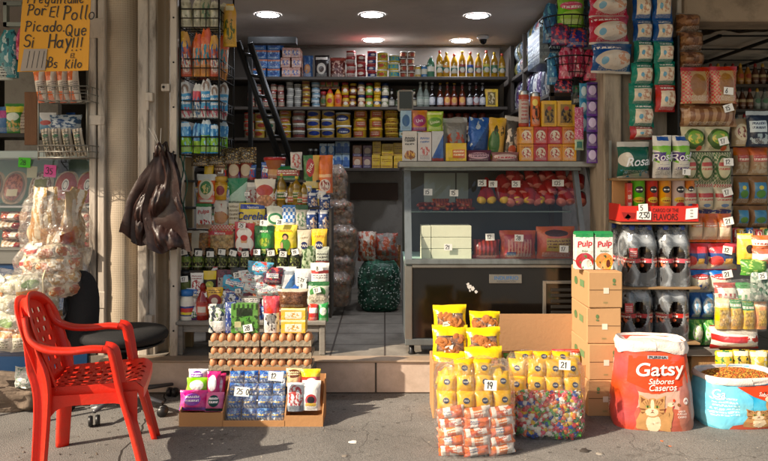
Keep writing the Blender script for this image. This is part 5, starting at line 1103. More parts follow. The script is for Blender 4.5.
# ------------------------------------------------ hanging black baskets above the rack
tiers = [(-6, 27), (32, 77), (80, 119), (124, 155)]
parts = []
BX0, BX1, BYf = X(180, 4.34), X(219, 4.34), 4.34
for t0, t1 in tiers:
    h_ = (t1-max(t0, t1-30)-8)*4.34/720; b = basket(BX1-BX0, .42, .11, BWIRE, r=.0032, nx=3, nz=3, nd=6); parts.append(('basket', b, ((BX0+BX1)/2, BYf, Z(t1, 4.34))))
for x in (BX0, BX1):
    b = MB(); b.tube([(x, BYf, 2.5), (x, BYf, Z(158, 4.34))], .006, BWIRE, 5); parts.append(('upright', b))
    b = MB(); b.tube([(x, BYf+.42, 2.5), (x, BYf+.42, Z(158, 4.34))], .006, BWIRE, 5); parts.append(('upright', b))
thing('basket_stand', None, 'tall stand of black wire baskets at the left of the opening', 'basket stand', parts=tuple(parts))
bagsets = [(27, 29, pk('#b9b59c', ('r', .5, .93, .5, .07, '#d4d0bc'), ('e', .5, .4, .35, .18, '#c9c6b4'), ('n', .5, .5, .5, .5, '#8d8a70', 4, .62)), 'cream pointed bag', 'top'),
           (77, 46, pk('#b9a994', ('r', .5, .85, .5, .2, '#d2591c'), ('e', .5, .45, .4, .2, '#3a8a9c'), ('ne', .5, .45, .4, .3, '#d8702c', 6), ('r', .5, .12, .5, .12, '#c8842c')), 'orange pointed bag', 'second'),
           (118, 36, pk('#c4c6c6', ('r', .5, .45, .5, .22, '#2f8fc0'), ('l', .5, .45, .4, .14, '#e6e8e8', 2), ('ne', .5, .15, .45, .14, '#b8405c', 5), ('ne', .5, .8, .3, .14, '#8d7a6c', 5)), 'white and sky blue bag', 'third'),
           (154, 32, pk('#2a86c4', ('r', .5, .28, .5, .24, '#7ab41c'), ('n', .5, .6, .5, .4, '#8cc4e4', 5, .56), ('r', .5, .9, .5, .06, '#c9d8e0')), 'blue and lime bag', 'bottom')]
for yb, hh, mt, lb, tn in bagsets:
    MV = [mt, mt, {'top': pk('#a8a68c', ('ne', .5, .5, .4, .3, '#5c7a5c', 5), ('r', .5, .93, .5, .07, '#d4d0bc')), 'second': pk('#b5482a', ('r', .5, .85, .5, .2, '#d8a23c'), ('ne', .5, .45, .45, .35, '#2c5c94', 5, .52), ('ne', .5, .3, .4, .2, '#d8d0c0', 8)), 'third': pk('#d4d4ce', ('r', .5, .6, .5, .16, '#c23a4c'), ('ne', .5, .3, .45, .3, '#2c6c9c', 6)), 'bottom': pk('#5ca0c8', ('n', .5, .5, .5, .5, '#1c5c9c', 4, .5), ('r', .5, .2, .5, .2, '#8fbc2c'))}[tn]]
    for r_ in range(2):
        for k in range(4):
            if r_ == 1 and k < 2: nm = 1
            px = 185.5+k*9.3; Yk = BYf+.04+.17*r_
            w_ = .062; thing('pointed_bag', pouch(w_*[1.15, .95, 1.1, 1][(k+r_) % 4], hh*4.34/720*[1, .9, 1.06, .95][(k*3+r_) % 4], .06, MV[(k+r_*2+int(yb)) % 3], seed=k+r_*2, top='gather', sit=.3, wr=.2), '%s in the %s black basket, %s row, %s from the post' % (lb, tn, ('front', 'back')[r_], words(k+1)), 'pointed bag', (X(px, 4.34)+.0, Yk, Z(yb-1, 4.34)), (R(3), R((k*7+r_*5) % 9-4), R(10)), group='pointed bags in the %s black basket' % tn)
item('P', (222, 3, 236, 46), 4.5, pk('#d8a51c', ('ne', .5, .4, .4, .25, '#5c6a2c', 5), ('r', .5, .9, .3, .06, '#e8dcb0')), 'yellow bag hanging at the corner of the top black basket', 'bag', d=.05, top='gather')
# small things between the last basket and the rack
BR = pk('#4c3c28', ('n', .5, .5, .5, .5, '#c9a24c', 12, .58), ('n', .5, .5, .5, .5, '#a3a89c', 9, .62))
for i, px in enumerate((199, 215, 231, 247)):
    item('P', (px-9, 150-i, px+9, 166-i), 4.60+.04*i, BR, '%s hanging strip of small sachets under the black baskets' % ['first', 'second', 'third', 'last'][i], 'sachet strip', d=.05, wr=.15, group='strips of sachets under the black baskets')

RACK = False
# ================================================================== goods on the back shelves
SN = ['top shelf', 'second shelf', 'third shelf', 'bottom shelf']
def col(kind, px, w_, y0, sh, n, mt, desc, cat, name=None, lid=None, grp=None, style='jar', cap='#ffffff', glass=None, d=None, top=None, dep=None):
    """a column of n equal things from the shelf up to picture height y0"""
    Y = 6.48 + (dep or 0); zb_ = SHZ[sh]+.001; H_ = (Z(y0, Y)-zb_)/n; ww = w_*Y/720
    for k in range(n):
        if kind == 'K': me = can(ww/2, H_*.985, mt, lid)
        elif kind == 'B': me = carton(ww, d or ww*.9, H_*.985, mt)
        elif kind == 'T': me = bottle(ww/2, H_, glass or mt, mt, capmat(cap), style)
        else: me = pouch(ww, H_, d or .1, mt, seed=int(px) % 7, sit=.3 if n == 1 else 0, top='crimp')
        pos = '' if n == 1 else [', bottom one', ', second one up', ', third one up', ', fourth one up', ', fifth one up', ', sixth one up'][k]
        thing(name or cat.replace(' ', '_'), me, desc+pos, cat, (X(px, Y)+.004*math.sin(px*3.1+k*2.3), Y+.07+.012*math.sin(px*1.7), zb_+k*H_), (0, 0, R((px*13+k*29) % 40-20) if kind == 'K' else R((px*7+k*5) % 7-3)), group=grp)
q = pk
# top shelf
B1 = q('#2c6aa8', ('r', .5, .85, .5, .1, '#b8643c'), ('n', .5, .45, .45, .35, '#8cb4d8', 5, .56), ('e', .5, .45, .3, .2, '#1c4a8c'))
for j, px in enumerate((261, 274)): col('B', px, 12.4, 41, 0, 4, B1, 'blue biscuit pack in the %s column of the big blue stack' % ('outer' if j == 0 else 'inner'), 'biscuit pack', grp='blue biscuit packs on the top shelf', d=.2)
for j, px in enumerate((286.5, 296)): col('B', px, 9.3, 48, 0, 3, q('#a8705c', ('r', .5, .5, .5, .16, '#c9aa98'), ('ne', .5, .5, .4, .3, '#2c4a8c', 5)), 'brown pink pack, %s stack beside the big blue one' % ('near' if j == 0 else 'far'), 'biscuit pack', grp='brown pink packs on the top shelf', d=.2)
col('P', 307, 10.5, 54, 0, 1, q('#1d4a7c', ('e', .5, .4, .3, .2, '#a8703c'), ('n', .5, .5, .5, .5, '#5c7ca0', 5, .6)), 'dark blue bag on the top shelf beside the brown packs', 'bag')
col('P', 321, 15, 54, 0, 1, q('#231c1c', ('r', .5, .85, .4, .06, '#d9d4cc'), ('e', .5, .4, .3, .24, '#c9c0b4'), ('e', .5, .38, .18, .13, '#3c2418')), 'black coffee bag with white cup picture on the top shelf', 'coffee bag')
col('P', 337, 16, 56, 0, 1, q('#5c1f1a', ('n', .5, .5, .5, .5, '#c9a494', 6, .55), ('r', .5, .9, .5, .07, '#8c3a2c')), 'brown red chocolate bag on the top shelf', 'bag')
RL = plain('red_can_lid', '#8c1c18', .35)
for px, n_, y0, mt, ds in ((350.5, 4, 50, q('#9c2722', ('r', .5, .5, .5, .22, '#c9bfb4'), ('l', .5, .5, .5, .14, '#7c1c1c', 1), wob=0), 'red and white can in the widest red column'),
                       (361, 3, 54, q('#a32a24', ('r', .5, .3, .5, .16, '#6c1814'), ('e', .5, .6, .3, .2, '#d8c9b8'), wob=0), 'red can in the short red column'),
                       (371.5, 4, 50, q('#a8282a', ('r', .5, .45, .5, .24, '#22407c'), ('e', .5, .45, .25, .16, '#d9d4cc'), wob=0), 'red and blue can in the third column')):
    col('K', px, 9.2, y0, 0, n_, mt, ds+' on the top shelf', 'food can', lid=RL, grp='red cans on the top shelf')
YT = q('#cfae24', ('ne', .5, .45, .45, .25, '#5c8c2c', 6), ('e', .5, .45, .25, .2, '#b84a24'), wob=0); YTL = plain('pale_lid', '#c4c2b8', .4)
for px, n_, y0, ds in ((382.5, 3, 51, 'first'), (394, 3, 54, 'second')):
    for_m = YT
    col('K', px, 11, y0, 0, n_, YT if px < 390 else q('#cdb336', ('r', .5, .5, .5, .25, '#2f8fae'), ('ne', .5, .5, .4, .2, '#8fae3c', 6), wob=0), 'yellow tub with pale lid in the %s tub column' % ds, 'tub', lid=YTL, grp='yellow tubs on the top shelf')
for px in (403.5, 411.5): col('K', px, 7, 50, 0, 4, q('#6c3a24', ('r', .5, .5, .5, .2, '#c9a884'), ('e', .5, .5, .3, .25, '#a8401c'), wob=0), 'brown tin, %s narrow column on the top shelf' % ('first' if px < 405 else 'second'), 'food tin', lid=YTL, grp='brown tins on the top shelf')
for i, (px, c) in enumerate(((419, '#b8921c'), (424.5, '#2c6c9c'), (431.5, '#3c7c5c'))):
    col('K' if i < 2 else 'T', px, 6.5 if i < 2 else 8, 64 if i < 2 else 55, 0, 1, q(c, ('r', .5, .5, .5, .2, '#c9c4b0'), wob=0), ['small mustard yellow tin beside the brown tins', 'small blue tin beside the brown tins', 'green and white bottle before the oil bottles'][i], 'tin' if i < 2 else 'bottle', cap='#d8d8d0', style='soda', glass=plain('green_bottle', '#3c6a50', .2))
OIL2 = plain('shelf_oil', '#b8891a', .08, trans=.2, coat=.5)
for i, px in enumerate((440, 447.5, 455.5, 463.5, 471.5, 479.5, 487.5, 495.5, 503)):
    c = ['#c9c4a0', '#cf8a1c', '#e0ddc8', '#8c2c1c', '#2c4a9c', '#b85c2c', '#c9bf3c', '#3c6a3c', '#c4a83c'][i]
    col('T', px, 7.2, 49+(i % 3)*1.5, 0, 1, q(c, ('r', .5, .35, .5, .06, '#2c7a6c'), ('e', .5, .3, .35, .09, '#d8d4c4'), wob=0), 'cooking oil bottle, %s in the golden row on the top shelf' % words(i+1), 'oil bottle', cap='#c9a41c' if i % 2 else '#c4452c', style='oil', glass=OIL2, grp='golden oil bottles on the top shelf')
# second shelf
RC = q('#9c2a1f', ('r', .5, .5, .5, .25, '#c9b8a4'), ('l', .5, .5, .5, .2, '#3c1a14', 2), wob=0)
for i, px in enumerate((250, 257.5, 265, 272.5, 280)): col('K', px, 6.6, 84-(i % 2), 1, 3, RC, 'small red can in the %s red column' % words(i+1)+' of the second shelf', 'food can', grp='small red cans on the second shelf')
for i, px in enumerate((289, 297)): col('K', px, 7.2, 81+2*i, 1, 4, q('#b3b1aa', ('l', .5, .5, .5, .14, '#5c5c60', 1), wob=0), 'white tin in the %s white column of the second shelf' % ('taller', 'shorter')[i], 'food tin', lid=YTL, grp='white tins on the second shelf')
col('K', 305.5, 8, 79, 1, 4, q('#b08c1c', ('r', .5, .5, .5, .16, '#7c3a1c'), wob=0), 'mustard yellow tin in the yellow column of the second shelf', 'food tin', grp='yellow tins on the second shelf')
col('K', 315, 8.6, 81, 1, 5, q('#6c93ac', ('r', .5, .3, .5, .22, '#c9d2d6'), wob=0), 'pale blue tuna tin in the blue column of the second shelf', 'tuna tin', grp='pale blue tins on the second shelf')
col('T', 322.5, 6.4, 90, 1, 1, q('#7c5c24', ('e', .5, .4, .4, .15, '#3c5c2c'), wob=0), 'small brown sauce jar before the squeeze bottles', 'jar', cap='#8c1c1c', glass=plain('brown_sauce', '#4c2a14', .2))
for i, (px, c) in enumerate(((329, '#d0a11c'), (337.5, '#c9651c'))):
    col('T', px, 8.4, 87, 1, 1, q(c, ('e', .5, .35, .3, .12, '#b8281c'), wob=0), ['yellow squeeze bottle on the second shelf', 'orange squeeze bottle on the second shelf'][i], 'squeeze bottle', cap='#b83a1c' if i == 0 else '#d8a01c', style='squeeze', glass=plain('sq%d' % i, c, .3))
for i, (px, c) in enumerate(((323, '#3c6a2c'), (329.5, '#c9a01c'), (336, '#3c6a2c'))):
    Yk = 6.6; thing('spice_box', carton(6.2*Yk/720, .05, .055, q(c, ('r', .5, .5, .35, .25, '#a8341c'))), 'small %s spice box on top behind the squeeze bottles' % ['green', 'yellow', 'dark green'][i], 'spice box', (X(px, Yk), Yk, Z(86.5, Yk)-.003), group='small spice boxes over the squeeze bottles')
b = MB(); b.box(X(318, 6.6), 6.56, Z(86.5, 6.6)-.03, X(340, 6.6), 6.66, Z(86.5, 6.6)-.004, q('#8c3a24', ('l', .5, .5, .48, .4, '#d8c49c', 1)))
tag(obj('display_tray', b), 'red printed tray under the small spice boxes', 'tray')
JB = [('#9c2a1c', '#b8921c'), ('#c9981c', '#5c2412'), ('#8c3a1c', '#c9b08c'), ('#c4921c', '#6c8c2c'), ('#2c4a7c', '#c9981c'), ('#6c7c4c', '#c9bfa8')]
for i, px in enumerate((345, 352.5, 361, 369, 377, 385)):
    a_, b__ = JB[i]
    for k in range(2): pass
    col('T', px, 7.4, 81+(i % 2), 1, 2, q(b__, ('r', .5, .4, .5, .1, a_), ('e', .5, .35, .3, .12, '#d8cdb8'), wob=0), '%s stacked sauce jar column on the second shelf' % words(i+1), 'sauce jar', cap=['#8c1c18', '#b8921c', '#1c2c5c'][i % 3], glass=plain('jar_fill%d' % i, b__, .2), grp='stacked sauce jars on the second shelf')
for i, px in enumerate((391.5, 397.5, 403.5, 409.5, 415)):
    col('T', px, 5.6, 88+(i % 2)*2, 1, 1, q(['#b8b4a8', '#3c4a2c', '#c9c4b0', '#22304c', '#b0a488'][i], ('l', .5, .4, .4, .1, '#2c2c2c', 2), wob=0), 'small dark sauce bottle, %s before the scale' % words(i+1), 'sauce bottle', cap=['#22262c', '#3a5a3a', '#8c1c18'][i % 3], style='beer', glass=plain('dark_sauce', '#1c120c', .12, coat=.5), grp='small dark sauce bottles')
for i, px in enumerate((420.5, 426.5)):
    col('T', px, 7.2, 81, 1, 1, q('#a9b0a4', ('l', .5, .4, .4, .1, '#4c6c5c', 2), wob=0), 'pale clear bottle, %s beside the scale display' % ('nearer' if i == 0 else 'farther'), 'bottle', cap='#c9ccc4', style='beer', glass=plain('clear_bottle', '#8c968c', .1, trans=.5))
BEER = plain('amber_glass', '#4a1d0a', .08, coat=.6); BEERD = plain('dark_glass', '#160d0a', .08, coat=.6)
for i, px in enumerate((433, 440.5, 448, 455.5, 463, 470.5, 477.5, 484)):
    red = i in (1, 2, 3, 4) or i == 6
    col('T', px, 6.8, 81+(i % 2)*.8, 1, 1, q('#b03a1c' if i in (2, 3, 4) else ('#8c2820' if i == 6 else '#8b8f9c'), ('e', .5, .3, .4, .12, '#d8a24c' if i in (2, 3, 4) else '#c4c4c8'), wob=0), 'beer bottle, %s in the row on the second shelf' % words(i+1), 'beer bottle', cap='#b8902c' if i in (1, 2, 3) else '#a3a3a8', style='beer', glass=BEER if i in (1, 2, 3, 4) else BEERD, grp='beer bottles on the second shelf')
col('B', 492.5, 13, 88, 1, 1, q('#c9a31c', ('r', .5, .5, .3, .34, '#6c5c2c'), ('ne', .5, .5, .25, .28, '#c9b88c', 6)), 'yellow framed box at the end of the second shelf', 'box', d=.06)
# third shelf
def tub(px, w_, y0, n_, base, els, ds, lid='#c9c6bc'): col('K', px, w_, y0, 2, n_, q(base, *els, wob=0), ds, 'margarine tub', lid=plain('lid'+lid, lid, .4), grp='margarine tubs on the third shelf')
tub(248, 11, 112, 3, '#b8a88c', [('e', .5, .5, .35, .25, '#a83a1c')], 'cream tub half behind the ladder', '#b8341c')
tub(259, 11, 112, 3, '#c9a53c', [('e', .5, .5, .35, .25, '#a83a1c')], 'yellow tub behind the ladder', '#a8a49a')
tub(269.5, 9, 113, 3, '#b3a890', [('e', .5, .5, .35, .25, '#2c6a4c')], 'pale tub behind the ladder rails', '#a8a49a')
tub(284, 12, 109, 4, '#c9a42c', [('e', .5, .5, .36, .28, '#b33a24'), ('l', .5, .5, .3, .12, '#e0d8c4', 1)], 'yellow and red tub in the first full column')
tub(298, 12.6, 109, 4, '#b9b0a0', [('r', .5, .3, .5, .2, '#8c4a3c'), ('l', .5, .6, .4, .16, '#4c3c5c', 1)], 'white and brown tub in the second full column')
for i, px in enumerate((313, 327.5)): tub(px, 13.6, 109, 3, '#cdb98c', [('r', .5, .25, .5, .22, '#d0a11c'), ('e', .5, .5, .4, .24, '#1d3a8c')], 'white and yellow tub with blue oval, %s column' % ('nearer the ladder' if i == 0 else 'farther from the ladder'))
tub(343, 15, 112, 2, '#c9a01c', [('e', .5, .55, .42, .25, '#1b3070'), ('l', .5, .55, .3, .14, '#d8d8d8', 1)], 'large yellow tub with dark blue oval')
for i, (px, n_) in enumerate(((360, 3), (376, 3))): tub(px, 13.4, 108.5, n_, '#cf9f1c', [('r', .5, .45, .36, .28, '#c9502c'), ('l', .5, .45, .3, .2, '#e8dcb8', 2)], 'bright yellow tub with red panel, %s bright column' % ('first' if i == 0 else 'second'), '#cda62c')
tub(391.5, 13.4, 108.5, 6, '#cfa41c', [('l', .5, .45, .4, .3, '#8c3a14', 1)], 'flat yellow tub in the column of six', '#c9a83c')
for i, px in enumerate((402.8, 410.8, 418.8)): col('K', px, 6.8, 109, 2, 3, q('#3c7a84', ('r', .5, .45, .5, .2, '#b8c0b0'), ('e', .5, .45, .3, .14, '#7a6a2c'), wob=0), 'teal tin in the %s teal column of the third shelf' % words(i+1), 'food tin', grp='teal tins on the third shelf')
for i, px in enumerate((426.5, 434.5)): col('K', px, 7, 109, 2, 3, q('#b8741c', ('r', .5, .45, .5, .2, '#c9a84c'), wob=0), 'orange tin in the %s column behind the scale' % ('first' if i == 0 else 'second'), 'food tin', grp='orange tins behind the scale')
for i, px in enumerate((443, 451, 459, 467, 475, 483)): col('T', px, 7, 112, 2, 1, q('#5c4030', ('r', .5, .4, .5, .08, '#a8977c'), wob=0), 'dark brown jar, %s in the row over the chips bags' % words(i+1), 'jar', cap='#6c2c1c', style='jar', glass=BEERD, grp='dark brown jars on the third shelf')
# bottom shelf
for i, px in enumerate((310, 315.5)): col('K', px, 6, 148, 3, 1, q('#2c2826', wob=0), 'dark tin, %s on the bottom shelf' % ('first' if i == 0 else 'second'), 'food tin')
LB = q('#3c78b4', ('e', .5, .5, .35, .3, '#c9d4dc'), ('r', .5, .9, .5, .1, '#b8c8d4'))
for i, px in enumerate((323, 330.5)): col('B', px, 7.2, 143, 3, 2, LB, 'pale blue milk carton in the %s low column' % ('first' if i == 0 else 'second'), 'milk carton', grp='pale blue milk cartons on the bottom shelf')
for i, px in enumerate((338.3, 345.8)): col('B', px, 7.2, 140.5, 3, 2, q('#8fa9bc', ('r', .5, .35, .5, .25, '#2c5c9c'), ('e', .5, .7, .3, .15, '#3c6cac')), 'silver blue milk carton in the %s tall column' % ('first' if i == 0 else 'second'), 'milk carton', grp='silver blue milk cartons on the bottom shelf')
for i, px in enumerate((357, 367)): col('B', px, 9, 145, 3, 2, q('#6c4a5c' if i else '#8c5c3c', ('e', .5, .5, .35, .3, '#b8a08c'), ('r', .5, .15, .5, .12, '#3c2c5c')), '%s chocolate drink box on the bottom shelf' % ('purple' if i else 'brown'), 'drink box', grp='chocolate drink boxes on the bottom shelf')
for i, (px, w_, y0) in enumerate(((376.5, 8.5, 141), (387, 12, 143.5), (399.5, 12, 142.5))): col('B', px, w_, y0, 3, 2, q('#c9a41a', ('l', .5, .6, .4, .16, '#8c5c14', 2), ('r', .5, .15, .5, .08, '#b8881c')), 'plain yellow box in the %s yellow column' % words(i+1), 'box', grp='plain yellow boxes on the bottom shelf')
# onion sacks on the floor at the back
NETR = pk('#6c4a38', ('s', .5, .5, .5, .5, '#8c6a4c', 9, '#b89a7c'), ('n', .5, .5, .5, .5, '#b8502c', 8, .64), bump=1, bs=30, jit=0)
GREENNET = pk('#24483a', ('s', .5, .5, .5, .5, '#3a7c62', 13, '#1f3a30'), bump=1, bs=30, jit=0)
for i, (bx, Y) in enumerate((((322, 165, 346, 205), 5.9), ((324, 200, 352, 232), 5.85), ((326, 226, 356, 262), 5.75), ((328, 256, 354, 290), 5.7), ((322, 275, 350, 308), 5.55))):
    x0, y0, x1, y1 = bx; W_ = (x1-x0)*Y/720; H_ = (y1-y0)*Y/720; m = sack(W_, W_*.9, H_, NETR, i*3, wr=.09, tw=.45)
    thing('onion_sack', m, '%s net sack in the pile hanging beside the doorway to the back' % ['topmost brown', 'second brown', 'middle brown', 'fourth brown', 'lowest brown'][i], 'onion sack', (X((x0+x1)/2, Y), Y+.12, Z(y1, Y)), group='brown net sacks piled at the back', parts=(('film', sack(W_*1.06, W_*.95, H_*1.02, FILM, i*3+1, wr=.1, tw=.5)),))
Y = 5.75
m = sack(42*Y/720, .3, 48*Y/720, GREENNET, 7, wr=.05, tw=.75)
bm2 = MB(); rnd = random.Random(2)
for k in range(210):
    u = rnd.uniform(.5, 1.0); v = rnd.uniform(.05, .92); a = 2*math.pi*u; q_ = .75
    pr = (1-.25*(1-min(1, v*4))**2)*(1 if v < .75 else 1-.25*((v-.75)/.25)**2)
    x = 21*Y/720*math.copysign(abs(math.cos(a))**q_, math.cos(a))*pr*1.02; y = .15*math.copysign(abs(math.sin(a))**q_, math.sin(a))*pr*1.04; z = 48*Y/720*v; s_ = .0062
    bm2.add([(x-s_, y, z), (x, y-s_, z), (x+s_, y, z), (x, y+s_, z), (x, y, z+s_), (x, y, z-s_)], [(0, 1, 4), (1, 2, 4), (2, 3, 4), (3, 0, 4), (1, 0, 5), (2, 1, 5), (3, 2, 5), (0, 3, 5)], plain('white_knot', '#b9c4bc', .6))
thing('vegetable_sack', None, 'dark green net sack with white dots standing on the floor at the back', 'vegetable sack', (X(379, Y), Y+.1, FL+.001), parts=(('net', m), ('knots', bm2)))
for i, (bx, mt, lb) in enumerate((((357, 232, 376, 262), pk('#b8512c', ('n', .5, .5, .5, .5, '#c9b8a8', 6, .5), bump=1), 'orange and clear bag on the green net sack'), ((374, 234, 398, 262), pk('#a8482c', ('n', .5, .5, .5, .5, '#8c8078', 5, .5), bump=1), 'orange bag behind the green net sack'), ((386, 246, 401, 300), pk('#8c5a3c', ('s', .5, .5, .5, .5, '#a8703c', 9), bump=1), 'brown orange sack beside the fridge side'))):
    item('P', bx, 5.85+.08*i, mt, lb, 'sack', d=.2, wr=.15)
# ================================================================== refrigerated counter
BLK = plain('black_panel', '#0b0a09', .14, bump=.01, coat=.6, dirt=.03, dirtcol='#4a3c2c')
BLS = plain('blue_steel', '#7f8688', .38, .6, bump=.06, dirt=.3, dirtcol='#3a3c3c', aniso=(6, 6, 1))
SST = plain('stainless', '#9b9892', .32, .85, bump=.04, var=.1, dirt=.2)
CY = 4.33; CYB = 5.0; CYT = 4.56
xl, xr = X(405, CY), X(588.5, CY)
z0 = .285; zp = Z(299, CY)-0
zDeck = Z(292, CY)+.0
zd = Z(266, CY)   # top of lower body
zt = Z(170, CYT)
P_ = []
b = MB(); b.box(xl+.045, CY+.012, z0+.02, xr-.01, CY+.03, zd-.012, BLK, ch=.003); P_.append(('front_panel', b))
b = MB(); b.box(xl, CY, z0-.02, xl+.045, CY+.04, zd, SST, ch=.004); b.box(xl+.045, CY, zd-.012, xr, CY+.03, zd+.008, SST, ch=.003); P_.append(('body_frame', b))
b = MB(); b.box(xl, CY-.002, z0-.02, xr, CY+.03, z0+.018, BLS, ch=.004); P_.append(('kick_rail', b))
b = MB(); b.box(xl, CY+.04, z0, xl+.02, CYB, zd, BLS); P_.append(('side_panel', b))
b = MB(); b.box(xr-.02, CY+.04, z0, xr, CYB, zd, BLS); P_.append(('side_panel', b))
b = MB(); b.box(xl-.004, CY-.006, zd+.008, xr+.012, CY+.05, zd+.04, BLS, ch=.006); P_.append(('glass_rail', b))
b = MB(); b.box(xl, CY+.05, zd, xr, CYB, zd+.02, PALEG, ch=.002); P_.append(('deck', b))
b = MB(); b.box(xl, CYB-.03, zd, xr, CYB, zt, plain('case_back', '#343836', .4)); b.box(X(424, 4.98), CYB-.035, Z(205, 4.98), X(455, 4.98), CYB-.03, Z(173, 4.98), plain('painted_reflection', '#8f9d98', .5)); b.box(X(455, 4.98)+.01, CYB-.035, Z(205, 4.98), X(468, 4.98), CYB-.03, Z(173, 4.98), plain('painted_reflection', '#8f9d98', .5)); P_.append(('back_and_reflection', b))  # pale panels paint a glass reflection onto the case back
for sx, w_ in ((xl, .042), (xr-.03, .03)):
    b = MB(); y0_, y1_ = CY, CYT
    b.add([(sx, y0_, zd+.035), (sx+w_, y0_, zd+.035), (sx+w_, y1_, zt), (sx, y1_, zt), (sx, y0_+.05, zd+.035), (sx+w_, y0_+.05, zd+.035), (sx+w_, y1_+.05, zt), (sx, y1_+.05, zt)], [(0, 1, 2, 3), (4, 7, 6, 5), (0, 3, 7, 4), (1, 5, 6, 2)], BLS, False); P_.append(('side_frame', b))
    b = MB(); b.add([(sx+w_/2, y0_+.03, zd+.03), (sx+w_/2, CYB, zd+.03), (sx+w_/2, CYB, zt), (sx+w_/2, y1_+.03, zt)], [(0, 1, 2, 3)], GLASS, False); P_.append(('side_glass', b))
b = MB(); b.add([(xl+.03, CY+.012, zd+.03), (xr-.02, CY+.012, zd+.03), (xr-.02, CYT+.012, zt), (xl+.03, CYT+.012, zt)], [(0, 1, 2, 3)], GLASS, False); P_.append(('front_glass', b))
b = MB(); b.box(xl, CYT-.01, zt-.004, xr+.02, CYB, zt+.03, BLS, ch=.004); P_.append(('top_frame', b))
zs = Z(211, 4.62)
b = MB(); b.box(xl+.045, 4.60, zs-.008, xr-.03, 4.96, zs, plain('glass_shelf', '#7f9490', .1, trans=.4), ch=.002); P_.append(('inner_shelf', b))
m = MB(); m.box(X(489.5, CY-.004), CY+.004, Z(283.5, CY), X(522, CY), CY+.012, Z(274.5, CY), SST, ch=.002)
m.text('INDUFRIO', lambda u, v: (X(489.5+32.5*u, CY), CY+.003, Z(283.5-9*v, CY)), plain('badge_blue', '#2c5c8c', .5), .52, .6, .42, 3.6, bold=.03)
m.text('REFRIGERACION', lambda u, v: (X(489.5+32.5*u, CY), CY+.003, Z(283.5-9*v, CY)), plain('badge_grey', '#4c5054', .5), .52, .22, .2, 3.6); P_.append(('badge', m))
m = MB(); vx0, vx1 = X(543, CY), X(573, CY)
m.box(vx0, CY, z0+.03, vx0+.02, CY+.02, Z(281, CY), SST, ch=.002); m.box(vx0+.02, CY, Z(284, CY), vx1, CY+.02, Z(281, CY), SST, ch=.002); m.box(vx0+.02, CY+.002, z0+.03, vx1, CY+.02, z0+.05, SST, ch=.002)
for k in range(9): 
    zz = z0+.065+k*.034
    if zz < Z(287, CY): m.box(vx0+.05, CY+.003, zz, vx1, CY+.016, zz+.018, plain('vent_slat', '#33302d', .4, .5), ch=.002, M=None)
P_.append(('vent', m))
m = MB(); rnd = random.Random(8)
for px, py, r_ in ((470, 287, .017), (473, 289, .014), (476, 292, .010), (470, 291, .007), (468, 284.5, .010)):
    pts = [(X(px, CY)+r_*math.cos(a)*rnd.uniform(.6, 1.3), CY+.0095, Z(py, CY)+r_*math.sin(a)*rnd.uniform(.5, 1.2)) for a in [k*.7 for k in range(9)]]
    m.add(pts, [tuple(range(9))], plain('torn_sticker', '#c4c2be', .8), False)
P_.append(('sticker_remains', m))
for px in (412, 582):
    b = MB(); b.lathe([(.02, FL), (.022, FL+.01), (.016, FL+.02), (.016, z0)], BP, 12, c=(X(px, CY), CY+.06, 0)); P_.append(('foot', b))
    b = MB(); b.lathe([(.02, FL), (.022, FL+.01), (.016, FL+.02), (.016, z0)], BP, 12, c=(X(px, CY), CYB-.08, 0)); P_.append(('foot', b))
thing('display_counter', None, 'black and steel refrigerated display counter with sloping glass', 'display counter', parts=tuple(P_))
# --- cheese, sausages and meat inside
def inside(kind, box, Y, zb_, mt, lb, cat, d=.12, **k):
    x0, y0, x1, y1 = box; y1 = PY0+(HC-zb_)*720/Y
    return item(kind, (x0, y0, x1, y1), Y, mt, lb, cat, d=d, **k)
CH = plain('pale_cheese', '#d2d6bc', .5, bump=.2, bscale=30, var=.06)
zdk = zd+.021
Yc_ = 4.45; yb_ = PY0+(HC-zdk)*720/Yc_
hb = (yb_-225.5)/3
for j, (x0, x1) in enumerate(((421.5, 431), (431.6, 471.5))):
    for k in range(3):
        if j == 0 and k == 2 and False: continue
        yy1 = yb_-k*hb; o = item('B', (x0, yy1-hb+.4, x1, yy1), Yc_, CH, 'pale green cheese block, %s of the %s stack in the counter' % (['bottom', 'middle', 'top'][k], 'narrow' if j == 0 else 'wide'), 'cheese block', d=.16, group='pale cheese blocks in the counter')
m = price(.05, .04, '21', 4); thing('price_card', m, 'white price card leaning on the cheese blocks', 'price card', (X(448, 4.44), 4.43, Z(247, 4.44)))
HOT = plain('sausage_red', '#8c3318', .3, bump=.1, var=.2, vscale=12); 
rnd = random.Random(5)
def sausage(L, r, mt, bend=.02):
    m = MB(); n_ = 9; m.tube([(L*(i/(n_-1)-.5), bend*math.sin(math.pi*i/(n_-1)), 0) for i in range(n_)], [r*max(.25, math.sin(math.pi*(.08+.84*i/(n_-1)))**.35) for i in range(n_)], mt, 8); return m.mesh('sausage')
sm = sausage(.11, .014, HOT)
for k in range(16):
    px = 424+ (k % 8)*6.5; lay_ = k//8
    thing('sausage', sm, 'thin red brown sausage, %s from the counter frame, %s layer' % (words(k % 8+1), 'upper' if lay_ else 'lower'), 'sausage', (X(px, 4.68), 4.68+rnd.uniform(-.02, .02), zs+.015+lay_*.025), (0, R(rnd.uniform(-6, 6)), R(rnd.uniform(40, 100))), group='loose thin sausages on the inner shelf')
for k, px in enumerate((441, 465)):
    inside('P', (px-8, 199, px+9, 212), 4.66, zs+.001, pk('#a8481c', ('v', .5, .5, .5, .5, '#7c2c14', 6), ('r', .5, .3, .3, .15, '#c98a3c')), 'vacuum pack of orange brown sausages, %s' % ('beside the loose sausages' if k == 0 else 'before the mortadella rolls'), 'sausage pack', sit=0)
